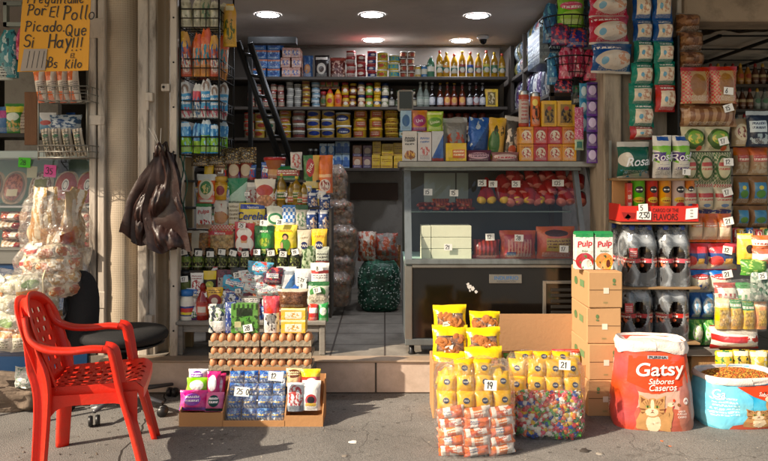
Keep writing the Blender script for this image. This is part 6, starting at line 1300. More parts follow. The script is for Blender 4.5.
MR = plain('red_casing', '#9c1c1a', .22, coat=.3, var=.15, vscale=10); MY = plain('yellow_casing', '#c9a31c', .25, var=.1); MP = plain('pink_casing', '#b8685a', .25, var=.1)
def roll(L, r, cend, band):
    tip = MY if cend is MY or band is MR and cend is MY else cend
    m = MB(); m.lathe([(0, 0, tip), (r*.35, .004, tip), (r*.5, .01, cend), (r*.95, L*.1, cend), (r, L*.14, band), (r, L*.5, band), (r, L*.55, MR), (r*.97, L*.85, MR), (r*.4, L*.97, MR), (r*.3, L, MR)], MR, 14, M=Matrix.Rotation(R(-90), 4, 'X')); return m.mesh('roll')
r1 = roll(.2, .032, MY, MR); r2 = roll(.2, .033, MR, MP); r2 = roll(.12, .035, MP, MR); r3 = roll(.17, .028, MR, MR)
i = 0
for k in range(6):      # upright pairs with yellow ends
    px = 480+k*12.2; thing('mortadella_roll', r1, 'red roll with yellow end, %s on the inner shelf' % words(k+1), 'mortadella roll', (X(px, 4.68), 4.66, zs+.05), (R(38+(k*17) % 14), 0, R((k*37) % 50-25)), group='rolls with yellow ends on the inner shelf')
    if k > 0 and k < 5: thing('salami_stick', r3, 'red salami stick standing %s behind the yellow ended rolls' % words(k), 'salami', (X(px-4, 4.74), 4.74, zs+.05), (R(76), 0, R(k*9)), group='standing salami sticks')
for row in range(4):
    for k in range(8):
        px = 508+k*10.2+(row % 2)*4
        if px > 582: continue
        thing('mortadella_roll', r2, 'red and pink roll, %s from the yellow ones, %s layer' % (words(k+1), ['bottom', 'second', 'third', 'top'][row]), 'mortadella roll', (X(px, 4.7), 4.66+row*.03, zs+.045+.05*row), (R(30+(k*13+row*7) % 30), 0, R((k*43+row*31) % 70-35)), group='red and pink rolls on the inner shelf')
for px, py, t_ in ((428, 192, '15'), (454, 193, '15'), (482, 183, '25'), (493, 184, '19'), (516, 184, '25'), (558, 183, '135'), (490, 237, '12'), (519, 238, '28'), (564, 249, '17')):
    Yp = 4.63 if py < 200 else 4.425
    thing('price_card', price(.055 if len(t_) < 3 else .075, .042, t_, px), 'white price card %s inside the counter' % {428: 'on the loose sausages', 454: 'on the sausage packs', 482: 'on the first yellow ended roll', 493: 'half tucked behind its neighbour', 516: 'on the salami sticks', 558: 'on the red and pink rolls', 490: 'over the small sausage tray', 519: 'on the wide meat tray', 564: 'at the lower right'}[px], 'price card', (X(px, Yp), Yp, Z(py, Yp)), (0, R((px % 5)-2), 0))
inside('P', (473, 240, 501, 258), 4.45, zdk, pk('#8c2418', ('v', .5, .6, .5, .4, '#5c1810', 7), ('r', .5, .1, .5, .12, '#b8322c')), 'dark red tray of small sausages on the counter deck', 'meat tray', d=.1, sit=0)
inside('P', (501, 231, 538, 258), 4.45, zdk, pk('#b84a24', ('r', .5, .5, .38, .36, '#a82430'), ('ne', .5, .5, .3, .3, '#c9705c', 7), ('v', .5, .4, .34, .3, '#c98c7a', 8), ('r', .3, .2, .12, .06, '#2c3c7c')), 'orange bordered tray of red meat on the counter deck', 'meat tray', d=.12, sit=0)
inside('P', (538, 227, 577, 258), 4.46, zdk, pk('#b84a14', ('r', .55, .45, .32, .2, '#a88c1c'), ('e', .5, .8, .3, .1, '#3c1c14'), ('l', .55, .5, .3, .14, '#5c2c14', 3)), 'orange pack with yellow panel at the end of the deck', 'meat pack', d=.12, sit=0)
# --- shelf over the counter
ZS = Z(161, 4.47)
b = MB(); b.box(X(399, 4.47), 4.47, ZS-.038, X(603, 4.47), 4.98, ZS, SST, ch=.004)
br = [('shelf_board', b)]
for px in (412, 590):
    b = MB(); b.box(X(px, 4.6), 4.62, zt+.03, X(px, 4.6)+.03, 4.66, ZS-.038, BLS); br.append(('bracket', b))
thing('counter_shelf', None, 'steel shelf over the display counter loaded with cartons and bags', 'shelf', parts=tuple(br))
m = MB(); m.tube([(X(588, 4.6), 4.62, ZS-.03), (X(601, 4.6), 4.62, Z(228, 4.6))], .012, BLS, 6); tag(obj('strut', m), 'slanting steel strut beside the counter glass', 'strut')
ys = PY0+(HC-ZS)*720/4.5
def on(kind, x0, y0, x1, mt, lb, cat, Y=4.5, yb=None, **k): return item(kind, (x0, y0, x1, PY0+(HC-ZS)*720/Y if yb is None else yb), Y, mt, lb, cat, **k)
on('B', 402.5, 131, 417, q('#c9c4bc', ('e', .5, .2, .35, .14, '#cf9c4c'), ('l', .5, .7, .34, .16, '#3c3c3c', 3), ('ne', .5, .2, .4, .16, '#8c4c2c', 6)), 'white cereal carton nearest the scale on the counter shelf', 'carton', d=.07, dec=txt('AVENA', '#4c4c50', .5, .72, .08))
on('B', 418, 132, 431.5, q('#c9c2c0', ('ne', .5, .35, .36, .16, '#b85c5c', 5), ('l', .5, .7, .34, .12, '#4c6c9c', 2)), 'white carton with pink picture on the counter shelf', 'carton', d=.07)
on('B', 432, 131, 443.5, q('#c4c6c8', ('r', .5, .06, .5, .07, '#8c1c1c'), ('d', .5, .5, .5, .4, '#2c5ca0', -.5)), 'white and blue milk carton with dark red foot', 'carton', d=.07)
item('B', (400.5, 110.5, 411.5, 130.5), 4.55, q('#8fb0c8', ('e', .5, .5, .35, .3, '#2c5c8c')), 'small pale blue box standing on the white cereal carton', 'box', d=.05)
item('P', (411.5, 110, 427.5, 131), 4.54, q('#cf7c1c', ('e', .5, .5, .4, .28, '#a8246c'), ('r', .5, .1, .5, .08, '#8c2c7c')), 'orange and purple drink powder pouch on the cartons', 'pouch', d=.05, dec=txt('Uva', '#e8d8e0', .5, .5, .16, rot=10, bold=.03))
item('P', (426.5, 111, 443.5, 131), 4.54, q('#9cba1c', ('e', .5, .45, .42, .24, '#5c8c14'), ('r', .5, .88, .4, .06, '#d8e08c')), 'lime green drink powder pouch on the cartons', 'pouch', d=.05, dec=txt('Limón', '#eef0c8', .5, .45, .14, rot=10, bold=.03))
on('P', 443.5, 117, 468, q('#8f8a82', ('ne', .5, .45, .4, .2, '#b8481c', 6), ('r', .5, .92, .5, .05, '#b9b6b0'), ('ne', .5, .15, .4, .12, '#5c4c3c', 5), metal=.3), 'silver chips bag with orange lettering on the counter shelf', 'chips bag', Y=4.56, d=.09, wr=.09)
on('B', 446, 143, 466.5, q('#d8b41c', ('r', .62, .4, .3, .24, '#c9601c'), ('l', .62, .4, .26, .18, '#f0e0b0', 2)), 'yellow box with orange panel in front of the silver chips', 'box', d=.04, Y=4.49)
on('P', 466, 117, 489, q('#1f5ca8', ('n', .5, .5, .5, .5, '#b8c4cc', 3, .56), ('d', .5, .5, .5, .5, '#17407c', -.5), metal=.2), 'blue and silver chips bag on the counter shelf', 'chips bag', Y=4.58, d=.09, wr=.1, ry=5)
on('P', 466, 150, 492, q('#5c2c44', ('e', .5, .5, .4, .3, '#b8909c'), ('l', .5, .5, .34, .2, '#3c1830', 2)), 'purple packet lying in front of the blue chips', 'packet', Y=4.49, d=.06)
on('P', 487, 117, 504.5, q('#cf9f14', ('e', .35, .4, .3, .3, '#3c6a2c'), ('ne', .6, .7, .3, .14, '#3c3c1c', 4)), 'yellow chips bag between the blue and the silver ones', 'chips bag', Y=4.57, d=.08, wr=.08, ry=4)
on('P', 501.5, 115, 520.5, q('#4c463e', ('ne', .5, .5, .4, .24, '#b8a894', 5), ('e', .5, .25, .2, .1, '#b8501c'), ('r', .5, .93, .5, .05, '#b8b4ac'), metal=.3), 'dark chips bag with orange dot on the counter shelf', 'chips bag', Y=4.58, d=.09, wr=.1, ry=6)
on('P', 492, 152, 519.5, q('#8c5c5c', ('e', .5, .5, .42, .3, '#c9b4ac'), ('l', .5, .5, .34, .2, '#a81c2c', 1)), 'pink and white packet lying in front of the dark chips', 'packet', Y=4.49, d=.06)
SACH = lambda c: q(c, ('e', .5, .5, .34, .3, '#d8ccb4'), ('ne', .5, .45, .3, .24, '#a8301c', 6), ('l', .5, .85, .4, .06, '#7c1c14', 1))
cs = ['#cf8a14', '#b8201c', '#b01c2c', '#cf7c14', '#cf8a14']
for r_ in range(2):
    for k in range(4):
        x0 = 519.5+k*14.3; yb2 = ys-(1-r_)*0; hgt = (ys-126.5)/2
        item('B', (x0, ys-(r_+1)*hgt+.3, x0+14.1, ys-r_*hgt), 4.5, SACH(cs[k] if r_ else (cs[k+1] if k else cs[0])), '%s soup carton, %s row, %s from the dark chips bag' % ('orange' if cs[k] in ('#cf8a14', '#cf7c14') and r_ else 'red or orange' if not r_ else 'red', 'upper' if r_ else 'lower', words(k+1)), 'soup carton', d=.09, group='soup cartons stacked in two rows')
zt2 = ys-2*hgt
for i, (x0, x1, y0, mt, lb) in enumerate(((519.5, 530, 90, q('#b8aca4', ('r', .5, .85, .5, .1, '#a8301c'), ('l', .5, .45, .3, .3, '#a82c24', 6), ('r', .5, .05, .5, .05, '#a8301c'), wob=0), 'tall white and red tube on the soup cartons'), (531, 541.5, 92, q('#cf661c', ('ne', .5, .4, .4, .3, '#2c1c14', 4), ('e', .4, .7, .25, .1, '#e0c84c'), wob=0), 'tall orange and black tube on the soup cartons'))):
    item('K', (x0, y0, x1, zt2), 4.54, mt, lb, 'tube')
for i, (x0, x1) in enumerate(((541.8, 557), (557.6, 575.5))):
    item('B', (x0, 100.5, x1, zt2), 4.53, q('#cf9c14', ('r', .5, .5, .34, .36, '#8c6c1c'), ('ne', .5, .45, .3, .3, '#2c2018', 5), ('e', .5, .7, .14, .08, '#a8341c')), 'yellow framed tea box %s the tubes' % ('beside' if i == 0 else 'second from'), 'tea box', d=.06, group='yellow framed tea boxes')
for j, (px, y0, n_, w_, mt, nm) in enumerate(((579.5, 107, 4, 9, q('#b83a6c', ('n', .5, .5, .5, .5, '#d8a4b4', 5, .55)), 'pink'), (592.5, 82, 5, 11, q('#5a2c8c', ('e', .5, .5, .35, .3, '#c9b8dc'), ('r', .5, .85, .5, .06, '#2c1450')), 'purple'), (584, 83, 3, 9, q('#2c88b0', ('e', .5, .5, .3, .3, '#c4d8dc')), 'blue'))):
    h_ = ((150 if j == 0 else 163) - y0)/n_ if j < 2 else 16
    for k in range(n_):
        item('P', (px-w_/2, y0+k*h_, px+w_/2, y0+(k+1)*h_), 4.42 if j < 2 else 4.46, mt if not (j == 0 and k == 3) else q('#9cae8c', ('r', .5, .5, .3, .3, '#2c6a5c')), '%s sachet, %s from the top of its hanging strip' % (nm, words(k+1)), 'sachet', d=.018, sit=0, group='%s sachets hanging in a strip' % nm)
# scale display on its pole
m = MB(); Y = 4.62; m.box(X(397.5, Y), Y, Z(111, Y), X(413.5, Y), Y+.05, Z(89.5, Y), plain('scale_white', '#9a958c', .5), ch=.012)
s2 = MB(); s2.box(X(399.3, Y), Y-.003, Z(108.5, Y), X(411.8, Y), Y-.0005, Z(91.5, Y), plain('black_screen', '#0c0c0e', .1), ch=.001)
p = MB(); p.tube([(X(407, Y), Y+.025, Z(110, Y)), (X(408, Y), Y+.025, ZS)], .012, plain('scale_white', '#9a958c', .5), 10)
thing('scale_display', None, 'white framed scale display on a pole at the end of the counter shelf', 'scale', parts=(('housing', m), ('screen', s2), ('pole', p)))
# --- side shelf goods (packs facing the room)
rnd = random.Random(11)
WP = [q('#7c98a4', ('v', .5, .5, .5, .5, '#b8c4c8', 3), ('n', .5, .5, .5, .5, '#2c4c6c', 6, .58), metal=.3), q('#a89c94', ('r', .5, .7, .5, .1, '#a8342c'), ('n', .5, .5, .5, .5, '#4c5c7c', 6, .56)), q('#3c6c94', ('n', .5, .5, .5, .5, '#c9ccd0', 5, .55)), q('#8c7c2c', ('n', .5, .5, .5, .5, '#3c4c2c', 6, .5))]
for k in range(14):
    y = 5.0+.125*k; n_ = 2 if y < 5.9 else 2
    for j in range(n_):
        hh = .168 if y < 6 else .15
        thing('blister_pack', pouch(.115, hh, .06, WP[(k+j) % 4], sit=0, seed=k), 'tall pack on the side shelf, %s from the front, %s layer' % (words(k+1), 'upper' if j else 'lower'), 'wipes pack', (1.20, y+.06, 2.156+hh*j), (0, R(rnd.uniform(-3, 3)), R(-90)), group='tall packs on the upper side shelf')
PP = [q('#3c2460', ('n', .5, .5, .5, .5, '#b8b0c0', 5, .56)), q('#b0b4b4', ('n', .5, .5, .5, .5, '#3c2460', 5, .55)), q('#22304c', ('n', .5, .5, .5, .5, '#9ca8b4', 5, .58))]
for k in range(12):
    y = 5.0+.145*k
    thing('detergent_bag', pouch(.135, .26, .08, PP[k % 3], seed=k), '%s bag on the lower side shelf, %s from the front' % (['purple', 'white and purple', 'navy'][k % 3], words(k+1)), 'detergent bag', (1.21, y+.07, 1.861), (0, 0, R(-90)), group='detergent bags on the lower side shelf')
for k in range(8):
    y = 5.05+.2*k
    thing('detergent_bag', pouch(.17, .3, .09, PP[(k+1) % 3], seed=k+3), 'dark bag on a hook under the side shelf, %s from the front' % words(k+1), 'detergent bag', (1.22, y+.07, 1.5), (0, 0, R(-90)), group='dark bags under the side shelf')
m = MB(); m.box(X(539.5, 4.9), 4.9, 2.05, X(560, 4.9), 5.3, 2.3, q('#2c4c6c', ('v', .5, .5, .5, .5, '#7c8c98', 1), ('l', .5, .5, .5, .45, '#9cb0bc', 5), metal=.2), ch=.004)
tag(obj('striped_box', m), 'dark blue striped box at the front of the side shelf', 'box')
# --- two round wire baskets at the upper right
for i, (x0, x1, yb3, yt3) in enumerate(((546, 598, 42, 14), (552, 602, 78, 55))):
    Y = 4.38; w_ = (x1-x0)*Y/720; h_ = (yb3-yt3)*Y/720; bb = MB()
    def ring(t, n=20): return [(w_/2*(.6+.4*t)*math.cos(2*math.pi*k/n), .17*(.6+.4*t)*math.sin(2*math.pi*k/n), h_*t) for k in range(n)]
    for t in (0, .33, .66, 1): bb.tube(ring(t), .003 if t < 1 else .005, BWIRE, 5, closed=True)
    for k in range(20): bb.tube([ring(t)[k] for t in (0, .33, .66, 1)], .0025, BWIRE, 4)
    hk = MB(); hk.tube([(w_/2, .02, h_), (w_/2+.01, .06, h_+.1), (w_/2+.02, .08, h_+.25)], .004, BWIRE, 5)
    thing('wire_basket', None, ['upper round black wire basket holding a lime green bag', 'lower round black wire basket holding pink bags'][i], 'basket', (X((x0+x1)/2, Y), Y+.17, Z(yb3, Y)), parts=(('basket', bb), ('hook', hk)))
for bx, Y, mt, lb in (((558, -8, 586, 26), 4.44, q('#6fae1c', ('e', .5, .6, .4, .12, '#c93a6c'), ('e', .5, .25, .4, .2, '#a8cc4c'), ('l', .5, .6, .34, .08, '#f0e8e8', 1)), 'lime green bag sticking out of the upper round basket'),
                      ((544, 2, 560, 42), 4.5, q('#1f5c8c', ('n', .5, .5, .5, .5, '#4ca0c0', 4, .55)), 'blue bag at the edge of the upper round basket'),
                      ((552, 22, 572, 44), 4.42, q('#4c2c5c', ('n', .5, .5, .5, .5, '#b82c4c', 5, .52)), 'plum bag low in the upper round basket'),
                      ((568, 27, 590, 46), 4.41, q('#16307c', ('n', .5, .5, .5, .5, '#b8302c', 5, .54)), 'blue and red bag low in the upper round basket'),
                      ((584, -5, 600, 36), 4.5, q('#1c2c3c', ('n', .5, .5, .5, .5, '#2c6a9c', 4, .58)), 'dark bag at the column side of the upper round basket'),
                      ((560, 46, 574, 78), 4.43, q('#c0305c', ('n', .5, .5, .5, .5, '#e08ca4', 5, .54)), 'pink bag at the front of the lower round basket'),
                      ((572, 44, 586, 76), 4.45, q('#b02450', ('n', .5, .5, .5, .5, '#e8c0cc', 5, .58)), 'deep pink bag in the middle of the lower round basket'),
                      ((585, 48, 602, 80), 4.44, q('#a81c48', ('n', .5, .5, .5, .5, '#5c1c3c', 5, .55)), 'dark pink bag beside the column in the lower round basket'),
                      ((548, 52, 560, 84), 4.48, q('#1c6a94', ('n', .5, .5, .5, .5, '#7cc0d8', 5, .58)), 'blue bag at the edge of the lower round basket'),
                      ((556, 78, 574, 92), 4.46, q('#2c1c3c', ('n', .5, .5, .5, .5, '#b82c3c', 5, .52)), 'red and dark packet hanging under the lower round basket'),
                      ((572, 79, 588, 104), 4.5, q('#1c2420', ('r', .5, .6, .4, .14, '#2c5c3c'), ('n', .5, .5, .5, .5, '#8c2c34', 5, .62)), 'dark green packet hanging under the lower round basket')):
    item('P', bx, Y, mt, lb, 'bag', wr=.14, top='gather', d=.07)
# ================================================================== right of the column
# hanging diaper packs
def diaper(c, wnd='#d9c9b0'): return q(c, ('r', .5, .45, .34, .28, wnd), ('ne', .55, .45, .26, .22, '#b88c70', 6), ('e', .35, .42, .08, .1, '#5c9cb8'), ('l', .5, .86, .3, .07, '#e8e4dc', 1), rough=.25, bump=.6)
for bx, c, lb, rz in (((594, -14, 634, 14), '#b81c48', 'crimson diaper pack at the top of the wide column', 0), ((593.5, 12, 634.5, 41), '#b3183f', 'crimson diaper pack above the wide blue one', -1), ((596, 40, 637, 71), '#12508c', 'wide blue diaper pack at the bottom of its column', 2)):
    item('P', bx, 4.16, q(c, ('e', .5, .4, .42, .3, '#c9bcaf'), ('ne', .68, .45, .2, .2, '#c08c70', 5), ('e', .25, .35, .08, .12, '#6ca0b8'), ('l', .35, .82, .3, .07, '#ece4e0', 1), ('r', .5, .03, .5, .04, '#cfc9c0'), rough=.25), lb, 'diaper pack', d=.2, wr=.12, sit=0, ry=rz, group='wide diaper packs hanging on the column')
c2 = [('#125088', (636, -10, 655.5, 18)), ('#125088', (636.5, 17, 656.5, 40)), ('#0f6a58', (637, 38, 657, 62)), ('#0f7862', (634, 61, 657, 84)), ('#0f7862', (632, 82, 657, 104)), ('#0f7862', (632, 102, 658, 127)), ('#a81c20', (633, 125, 657, 139))]
for i, (c, bx) in enumerate(c2): item('P', bx, 4.18, diaper(c), '%s diaper pack, %s from the top in the middle column' % ({'#1': 'blue'}.get(c[:2], 'red' if c[1] == 'a' else 'green'), words(i+1)), 'diaper pack', d=.12, wr=.13, rz=(i*17) % 13-6, sit=0, group='diaper packs in the middle column')
c3 = [('#12508c', (656, -12, 676, 18)), ('#12508c', (656.5, 17, 677, 40)), ('#0f7060', (657, 39, 678, 62)), ('#0f7862', (658, 60, 679, 84)), ('#b01c20', (658.5, 83, 679.5, 111))]
for i, (c, bx) in enumerate(c3): item('P', bx, 4.15, diaper(c), '%s diaper pack, %s from the top in the column nearest the bread' % ('red' if c[1] == 'b' else ('blue' if c[1] == '1' else 'green'), words(i+1)), 'diaper pack', d=.12, wr=.13, rz=(i*19) % 13-6, sit=0, group='diaper packs in the column nearest the bread')
# shelves carrying the paper rolls, tubes, bottles
RX0, RX1 = X(619, 4.08), X(699, 4.08)
P_ = []
for py, y_ in ((178.5, 4.08), (222.5, 4.06), (287.5, 4.06), (343, 4.06)):
    b = MB(); b.box(RX0, y_, Z(py, y_)-.012, RX1, y_+.22, Z(py, y_), plain('fibre_board', '#8c6f4c', .8, var=.15, bump=.2), ch=.002); P_.append(('shelf_board', b))
for x in (RX0, RX1-.015):
    b = MB(); b.box(x, 4.26, 0, x+.015, 4.275, Z(140, 4.2), WIRE); P_.append(('upright', b))
thing('bottle_stand', None, 'narrow stand with thin boards in front of the weathered column', 'stand', parts=tuple(P_))
m = MB(); m.box(X(618, 4.12), 4.22, Z(221, 4.12), X(634, 4.12), 4.235, Z(178, 4.12), CARD, ch=.002); tag(obj('cardboard_sheet', m), 'brown cardboard sheet behind the chip tubes', 'cardboard')
def rosal(bg_, c): return multi(txt('Rosal', c, .56, .45, .24, bold=.04, shear=.25, rot=4))
item('P', (622, 141, 655, 178), 4.10, q('#0f5a4a', ('r', .5, .93, .5, .08, '#cfccc2'), ('d', .5, .12, .5, .14, '#cfcabc', -.8), ('e', .2, .5, .16, .2, '#cfcabc'), ('n', .5, .12, .5, .1, '#2c8ca8', 5, .56), rough=.25), 'green pack of toilet paper above the chip tubes', 'toilet paper', d=.18, sit=0, dec=rosal(0, '#dfe4ea'))
for i, (x0, x1) in enumerate(((655.5, 675), (675.5, 693.5))):
    item('P', (x0, 135, x1, 178), 4.10, q('#d6d2c8', ('r', .5, .92, .28, .05, '#2c5c9c'), ('d', .5, .55, .5, .2, '#7cb82c', .8), ('r', .5, .5, .5, .1, '#4a2a78'), ('ne', .5, .5, .5, .18, '#7cb82c', 3, .52), ('l', .5, .25, .3, .06, '#5c4c8c', 1), rough=.25), 'white kitchen roll pack with green swirl, %s the green pack' % ('beside' if i == 0 else 'second from'), 'kitchen roll', d=.1, sit=0, tg=(686, 172) if i else None, tt='1', dec=txt('Rosal', '#eeeaf0', .5, .5, .17, bold=.03, shear=.25, rot=6), group='kitchen roll packs above the chip tubes')
TW = [((633.5, 647), '#5fb41c', 'green'), ((648, 660), '#c4201c', 'red'), ((661, 673.5), '#e0901c', 'orange'), ((674, 687), '#c9b4ae', 'white and red'), ((687.5, 697), '#e07c14', 'second orange')]
zsx = 222.5
for i, ((x0, x1), c, nm) in enumerate(TW):
    lg = multi(fig([('e', .5, .74, .3, .08, '#1c1414'), ('r', .5, .74, .2, .018, '#e8e4dc')] + ([('e', .5, .35, .35, .1, '#b01c2c')] if i == 3 else []))) 
    r_ = (x1-x0)*4.12/720/2; H_ = (zsx-178.5)*4.12/720*.98
    def cy(u, v, r_=r_, H_=H_): a = (u-.5)*2.2; return (r_*1.01*math.sin(a), -r_*1.01*math.cos(a)-.0015, H_*v)
    m = MB(); mt = q(c, ('e', .5, .5, .4, .07, '#e8c83c'), ('l', .5, .5, .3, .04, '#8c1c14', 1), ('ne', .5, .25, .4, .14, '#b8842c' if i != 3 else '#8c1420', 5), ('r', .5, .03, .5, .02, '#e0ddd4'), wob=0, bump=.05)
    m.lathe([(r_*.98, 0, MTIN), (r_, .004, mt), (r_, H_*.955, mt), (r_*1.03, H_*.957, YTL if i == 3 else mt), (r_*1.03, H_*.995, YTL if i == 3 else mt), (0, H_, mt)], mt, 20)
    lg(m, cy, .4)
    thing('chip_tube', m, '%s chip tube in the red display tray' % nm, 'chip tube', (X((x0+x1)/2, 4.12), 4.16, Z(zsx, 4.06)+.002), (0, 0, R((i*7) % 11-5)), group='chip tubes in the display tray')
item('B', (627, 183, 632.5, 222), 4.12, q('#b01c1c', ('l', .5, .5, .3, .3, '#e0c8b8', 3)), 'thin red box beside the green chip tube', 'box', d=.04)
TRR = plain('tray_red', '#c2271c', .5, var=.08, bump=.05); yT = 4.055
m = MB(); m.box(X(620, yT), yT, Z(221.5, yT), X(698.5, yT), yT+.004, Z(206, yT), TRR); m.box(X(620, yT), yT+.004, Z(221.5, yT), X(620, yT)+.004, yT+.2, Z(204, yT), TRR); m.box(X(698.5, yT)-.004, yT+.004, Z(221.5, yT), X(698.5, yT), yT+.2, Z(204, yT), TRR)
tf = lambda u, v: (X(620+78.5*u, yT), yT-.0015, Z(221.5-15.5*v, yT))
BRN2 = plain('print_maroon', '#4c1410', .6)
m.text('CARGO OF THE', tf, BRN2, .58, .72, .24, 5.06, bold=.02, wid=.33); m.text('FLAVORS', tf, BRN2, .58, .3, .42, 5.06, bold=.04, wid=.31)
m.add([tf(.06, .25), tf(.1, .1), tf(.14, .3), tf(.1, .5)], [(0, 1, 2, 3)], BRN2, False); m.add([tf(.02, .6), tf(.05, .2), tf(.18, .2), tf(.2, .55)], [(0, 1, 2, 3)], plain('tray_dark_red', '#8c1814', .5), False)
lb_ = MB(); lb_.add([(x, y-.001, z) for x, y, z in (tf(.83, .12), tf(.985, .2), tf(.99, .9), tf(.84, .82))], [(0, 1, 2, 3)], PAPER, False)
for k in range(3): lb_.text('|||||||', lambda u, v: (lambda p: (p[0], p[1]-.002, p[2]))(tf(u, v)), INK, .91, .33+.2*k, .1, 5.06)
thing('display_tray', None, 'red printed cardboard tray holding the chip tubes', 'display tray', parts=(('tray', m), ('bar_label', lb_)))
thing('price_card', price(.052, .045, '5', 1), 'white price card with a five over the red tray', 'price card', (X(643.5, 4.04), 4.045, Z(208, 4.04)), (0, R(-3), 0))
thing('price_card', price(.08, .047, '2,50', 2), 'white price card with a decimal price on the red tray', 'price card', (X(644.5, 4.04), 4.05, Z(215.5, 4.04)), (0, R(2), 0))
# soda bottles in grey film
COLA = plain('cola_dark', '#120a08', .06, coat=.8); GREYF = film('shrink_film', (.55, .6, .65), haze=.3, gl=.9, rough=.14, bs=7, bm=.4)
LAB = q('#140f10', ('r', .5, .42, .5, .035, '#b01c24'), ('l', .5, .42, .45, .03, '#e8dcd0', 1), ('ne', .5, .34, .4, .05, '#d8642c', 7), ('l', .5, .47, .4, .012, '#c9b8a0', 1), wob=0)
def shrink(w_, d_, h_, mat, sd):
    m = MB()
    def f(u, v):
        a = 2*math.pi*u; q_ = .55
        tp = 1 if v < .68 else 1-.42*((v-.68)/.32)**1.3
        lobes = 1-.05*abs(math.cos(a*1))**8*0
        n_ = .02*noise.noise(Vector((math.cos(a)*3+sd, math.sin(a)*3, v*5)))
        waist = -.03*math.exp(-((v-.45)/.08)**2)
        x = w_/2*math.copysign(abs(math.cos(a))**q_, math.cos(a)); bump_ = .5*(1+math.cos(4*math.pi*x/w_-math.pi))
        xx = x*(tp+n_+waist) if v < .7 else x*(.5+.5*tp+n_)
        y = d_/2*math.copysign(abs(math.sin(a))**q_, math.sin(a))*(tp+n_+waist+(.1*(bump_-.6) if v > .5 else .06*(bump_-.6)))
        return (xx, y, h_*v)
    def hole_(i, j):
        a = 2*math.pi*(i+.5)/140; s_ = math.copysign(abs(math.cos(a))**.55, math.cos(a))
        return math.sin(a) < 0 and (s_/(.46+.05*math.sin(sd)))**2+(((j+.5)/90-.46)/.23)**2 < 1
    m.grid(f, 140, 90, mat, skip=hole_); return m
bm_ = bottle(.049, .345, COLA, LAB, capmat('#2c4a9c'), 'soda', 20)
tl = MB(); tl.lathe([(.0495, .18), (.0503, .182), (.0503, .23), (.0495, .232)], q('#c4202c', ('l', .5, .5, .4, .3, '#e8e0d8', 2), wob=0), 20, cap=False); tlm = tl.mesh('sleeve')
packs = [((614, 634), 287.5, 4.25, 'dark soda pack behind the others in the upper row'), ((626, 660), 287.5, 4.08, 'grey wrapped soda pack with red label in the upper row'), ((661, 694), 287.5, 4.08, 'grey wrapped soda pack at the bread side of the upper row'), ((623, 656), 343, 4.08, 'grey wrapped soda pack with red label in the lower row'), ((658, 692), 343, 4.08, 'grey wrapped soda pack at the bread side of the lower row')]
SHADE_SHEET = MB(); SHADE_SHEET.box(-.06, -.012, .03, .06, -.002, .27, plain('shade_sheet_black', '#0c0a0a', .6)); SHADE_SHEET = SHADE_SHEET.mesh('shade_sheet')  # black sheet added to stand for the shade between the bottles
for i, ((x0, x1), py, Y, lb) in enumerate(packs):
    w_ = (x1-x0)*Y/720; sx = w_/2/.1; prt = []
    for bx_ in (-.049, .049):
        for by_ in (.0, .1): prt.append(('bottle', bm_, (bx_, -.05+by_, .001), (0, 0, R(-90+(20 if bx_ < 0 else -15)))))
    prt.append(('shade_sheet', SHADE_SHEET))
    prt.append(('film', shrink(.205, .205, .335, GREYF, i)))
    if i in (1, 3):
        m = MB(); m.grid(lambda u, v: (-.088+.05*u, -.1055-.004*math.sin(math.pi*u), .165+.055*v), 5, 2, q('#c4202c', ('l', .5, .5, .4, .3, '#e8e0d8', 3), wob=0)); prt.append(('film_label', m))
    hs_ = 1.0
    thing('soda_pack', None, lb, 'soda pack', (X((x0+x1)/2, Y), Y+.1, Z(py, 4.06)+.001), (0, 0, R([0, 2, -2, -1, 3][i])), parts=tuple(prt), group='soda bottle packs on the stand', scl=(sx if sx > .8 else .9, 1, 1.0))
# ------------------------------------------------ bread, rice, pasta column
YR = 4.12
CX0, CX1 = X(684, YR), X(744, YR)
P_ = []
for py in (66, 103, 126, 151, 184, 214, 243.5, 271, 293, 320, 347):
    b = MB(); b.box(CX0, YR+.09, Z(py, YR)-.006, CX1-.06, YR+.34, Z(py, YR), BOARD); P_.append(('shelf_board', b))
b = MB(); b.box(CX0-.012, YR+.06, .0, CX0-.001, YR+.34, 2.1, BLACKM); P_.append(('side_panel', b))
b = MB(); b.box(CX0, YR-.01, Z(356, YR), CX1-.14, YR+.34, Z(347, YR)-.012, GRW, ch=.003); P_.append(('base_board', b))
thing('goods_shelf', None, 'narrow shelf of bread, rice and pasta bags at the right', 'shelf', parts=tuple(P_))
b = MB(); b.box(X(693, YR), YR+.02, .002, X(722, YR), YR+.3, Z(357, YR), plain('slatted_wood', '#a8875c', .8, bump=.3, var=.2, vscale=10, aniso=(10, 1, 1)), ch=.004)
tag(obj('wooden_crate', b), 'pale wooden crate under the bread and rice shelf', 'crate')
def row(bxs, mt, lbs, cat, tgs=None, **k):
    for i, bx in enumerate(bxs): item('P', bx, YR, mt if not isinstance(mt, list) else mt[i], lbs[i], cat, tg=(tgs[i] if tgs else None), ts=1.2, **k)
BRD = q('#7c5536', ('n', .5, .5, .5, .5, '#5c3a22', 4, .5), ('r', .5, .95, .5, .06, '#8c857c'), rough=.2, bump=.9)
for i, (y0, y1, x1) in enumerate(((9, 29, 706), (27, 49, 709), (47, 67, 710))): item('P', (683, y0, x1, y1), YR, BRD, '%s flat bag of brown bread at the top of the shelf' % ['uppermost', 'middle', 'lowest'][i], 'bread bag', d=.2, sit=0, wr=.1, group='flat bags of brown bread')
GING = q('#a8845c', ('c', .14, .5, .16, .5, '#b3202a', 20), ('c', .9, .5, .12, .5, '#b3202a', 20), ('e', .5, .5, .26, .3, '#8c5c34'), ('r', .5, .94, .5, .06, '#9c2028'), rough=.2)
